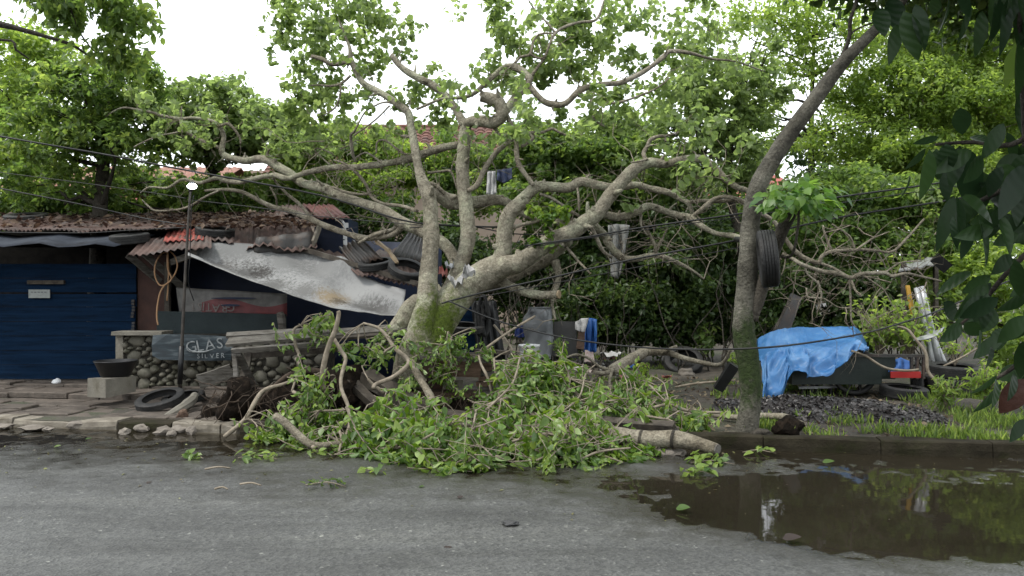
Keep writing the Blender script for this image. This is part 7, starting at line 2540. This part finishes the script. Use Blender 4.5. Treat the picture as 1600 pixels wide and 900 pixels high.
# ================================================================== NEAR LEAVES ON THE RIGHT
nt_ = thing('near_tree', 'dark large leaved tree close by, its drooping leaves framing the right edge', 'tree', (2.75, 1.3, .12))
mb = MB()
mb.tube([(2.75, 1.3, .05), (2.72, 1.35, 1.2), (2.62, 1.5, 2.2), (2.5, 1.7, 3.2), (2.4, 1.9, 4.2)], [.16, .14, .12, .10, .07], 12, 4, .1)
mb.build('trunk', M_bark_dark, nt_, True)
tb_ = [leaf_template('leaf', M_bigpart, 1, .36, .10, .22, False, 9), leaf_template('leaf', M_bigpart, 1, .40, .16, .10, False, 9), leaf_template('leaf', M_bigpart, 1, .34, .05, .35, False, 9)]
tbr = leaf_template('leaf', M_bigbrown, 1, .42, .10, .2, False, 9)
limb_px = [
    [(1900, -160, 1.75, 30), (1720, -60, 1.95, 20), (1600, -22, 2.05, 12), (1500, -14, 2.1, 9), (1430, -8, 2.1, 7), (1385, -6, 2.1, 5)],
    [(1950, 60, 1.75, 26), (1760, 130, 1.9, 18), (1640, 190, 2.0, 12), (1580, 226, 2.05, 9), (1520, 222, 2.1, 7), (1462, 226, 2.1, 5)],
    [(1720, 160, 1.95, 12), (1640, 260, 2.0, 10), (1560, 300, 2.05, 8), (1500, 330, 2.1, 6), (1486, 342, 2.1, 4)],
    [(1700, 300, 1.95, 12), (1620, 380, 2.0, 10), (1570, 430, 2.05, 8), (1530, 480, 2.1, 6), (1502, 506, 2.1, 4)],
    [(1720, 420, 1.95, 12), (1640, 500, 1.98, 10), (1600, 560, 2.0, 8), (1556, 592, 2.05, 5)],
    [(1600, -22, 2.05, 9), (1592, 60, 2.08, 7), (1598, 160, 2.1, 6), (1600, 230, 2.1, 5)]]
lpts = []
for pts in limb_px:
    ps = [P(a, b, d) for a, b, d, w in pts]
    if pts[0][0] > 1850:
        ps = [Vector((2.62, 1.5, ps[0].z))] + ps
        rr_ = [.03] + [w / F * d * .5 for a, b, d, w in pts]
    else:
        rr_ = [w / F * d * .5 for a, b, d, w in pts]
    mb = MB()
    mb.tube(ps, rr_, 8, 4, .08)
    mb.build('limb', M_bark_dark, nt_, True)
LV = [(1372, 12, 1383, 55, 25), (1402, 38, 1395, 94, 22), (1412, 17, 1437, 95, 30), (1430, 6, 1453, 69, 27), (1392, -4, 1406, 50, 28), (1482, -4, 1477, 58, 16), (1464, -6, 1456, 29, 24), (1516, 2, 1510, 57, 12), (1534, 17, 1537, 78, 25), (1554, 4, 1565, 66, 27), (1577, -6, 1583, 40, 25), (1496, -8, 1519, 26, 28), (1590, 66, 1595, 156, 26), (1597, 140, 1599, 212, 20), (1500, 168, 1505, 212, 26),
      (1467, 214, 1430, 226, 13), (1446, 232, 1419, 271, 14), (1452, 233, 1456, 316, 30), (1463, 232, 1467, 282, 20), (1478, 224, 1484, 268, 28), (1422, 272, 1419, 311, 8), (1500, 228, 1487, 292, 26), (1478, 266, 1479, 314, 20), (1508, 230, 1525, 332, 42), (1490, 306, 1470, 383, 26), (1488, 338, 1492, 388, 12), (1566, 260, 1537, 308, 26), (1594, 243, 1556, 261, 22), (1603, 256, 1567, 332, 36), (1528, 338, 1549, 418, 28), (1513, 348, 1516, 411, 26), (1557, 328, 1550, 371, 26), (1600, 316, 1577, 376, 28), (1516, 214, 1549, 220, 20),
      (1518, 424, 1463, 458, 17), (1548, 430, 1502, 460, 22), (1474, 472, 1506, 501, 30), (1503, 507, 1471, 534, 22), (1535, 474, 1523, 503, 26), (1506, 505, 1536, 524, 22), (1530, 516, 1530, 561, 26), (1562, 512, 1559, 548, 32), (1548, 542, 1553, 580, 28), (1558, 585, 1522, 623, 17), (1556, 592, 1560, 638, 20), (1600, 576, 1560, 592, 26), (1600, 655, 1583, 690, 20), (1580, 398, 1560, 426, 30)]
for k in range(46):
    px, py = random.uniform(1540, 1635), random.uniform(190, 600)
    an = random.gauss(1.9, .6)
    L = random.uniform(44, 74)
    LV.append((px, py, px + math.cos(an) * L, py + math.sin(an) * L, random.uniform(20, 30)))
for k in range(11):
    px, py = random.uniform(1488, 1560), random.uniform(222, 372)
    an = random.gauss(1.8, .5)
    L = random.uniform(50, 84)
    LV.append((px, py, px + math.cos(an) * L, py + math.sin(an) * L, random.uniform(24, 36)))
for k in range(16):
    px, py = random.uniform(1560, 1660), random.uniform(-40, 10)
    LV.append((px, py, px + random.uniform(-20, 20), py + random.uniform(45, 80), random.uniform(20, 28)))
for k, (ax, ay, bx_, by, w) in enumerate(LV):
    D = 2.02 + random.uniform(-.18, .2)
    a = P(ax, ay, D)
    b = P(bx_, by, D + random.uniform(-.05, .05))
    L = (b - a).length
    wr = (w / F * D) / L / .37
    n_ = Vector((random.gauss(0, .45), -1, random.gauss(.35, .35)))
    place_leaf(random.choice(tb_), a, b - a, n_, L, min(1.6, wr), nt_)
a, b = P(1600, 592, 2.0), P(1568, 648, 2.0)
o = place_leaf(tbr, a, b - a, (0, -1, .2), (b - a).length, 1.5, nt_)
o['label'] = 'large reddish brown withered leaf'
# rest of this tree's crown, above and beside the picture
cs = ell_centers([(1900, -700, 1.9, 700, 330, .9, 150), (2150, 0, 1.8, 330, 500, .7, 90), (1500, -420, 1.8, 300, 150, .6, 50)])
pos, d, nrm, sz, ti = puffs(cs, .2, 22, .16, .9, .5)
leaf_field('crown', pos, d, nrm, sz, M_leafC, nt_, .4, .12, ti, True)
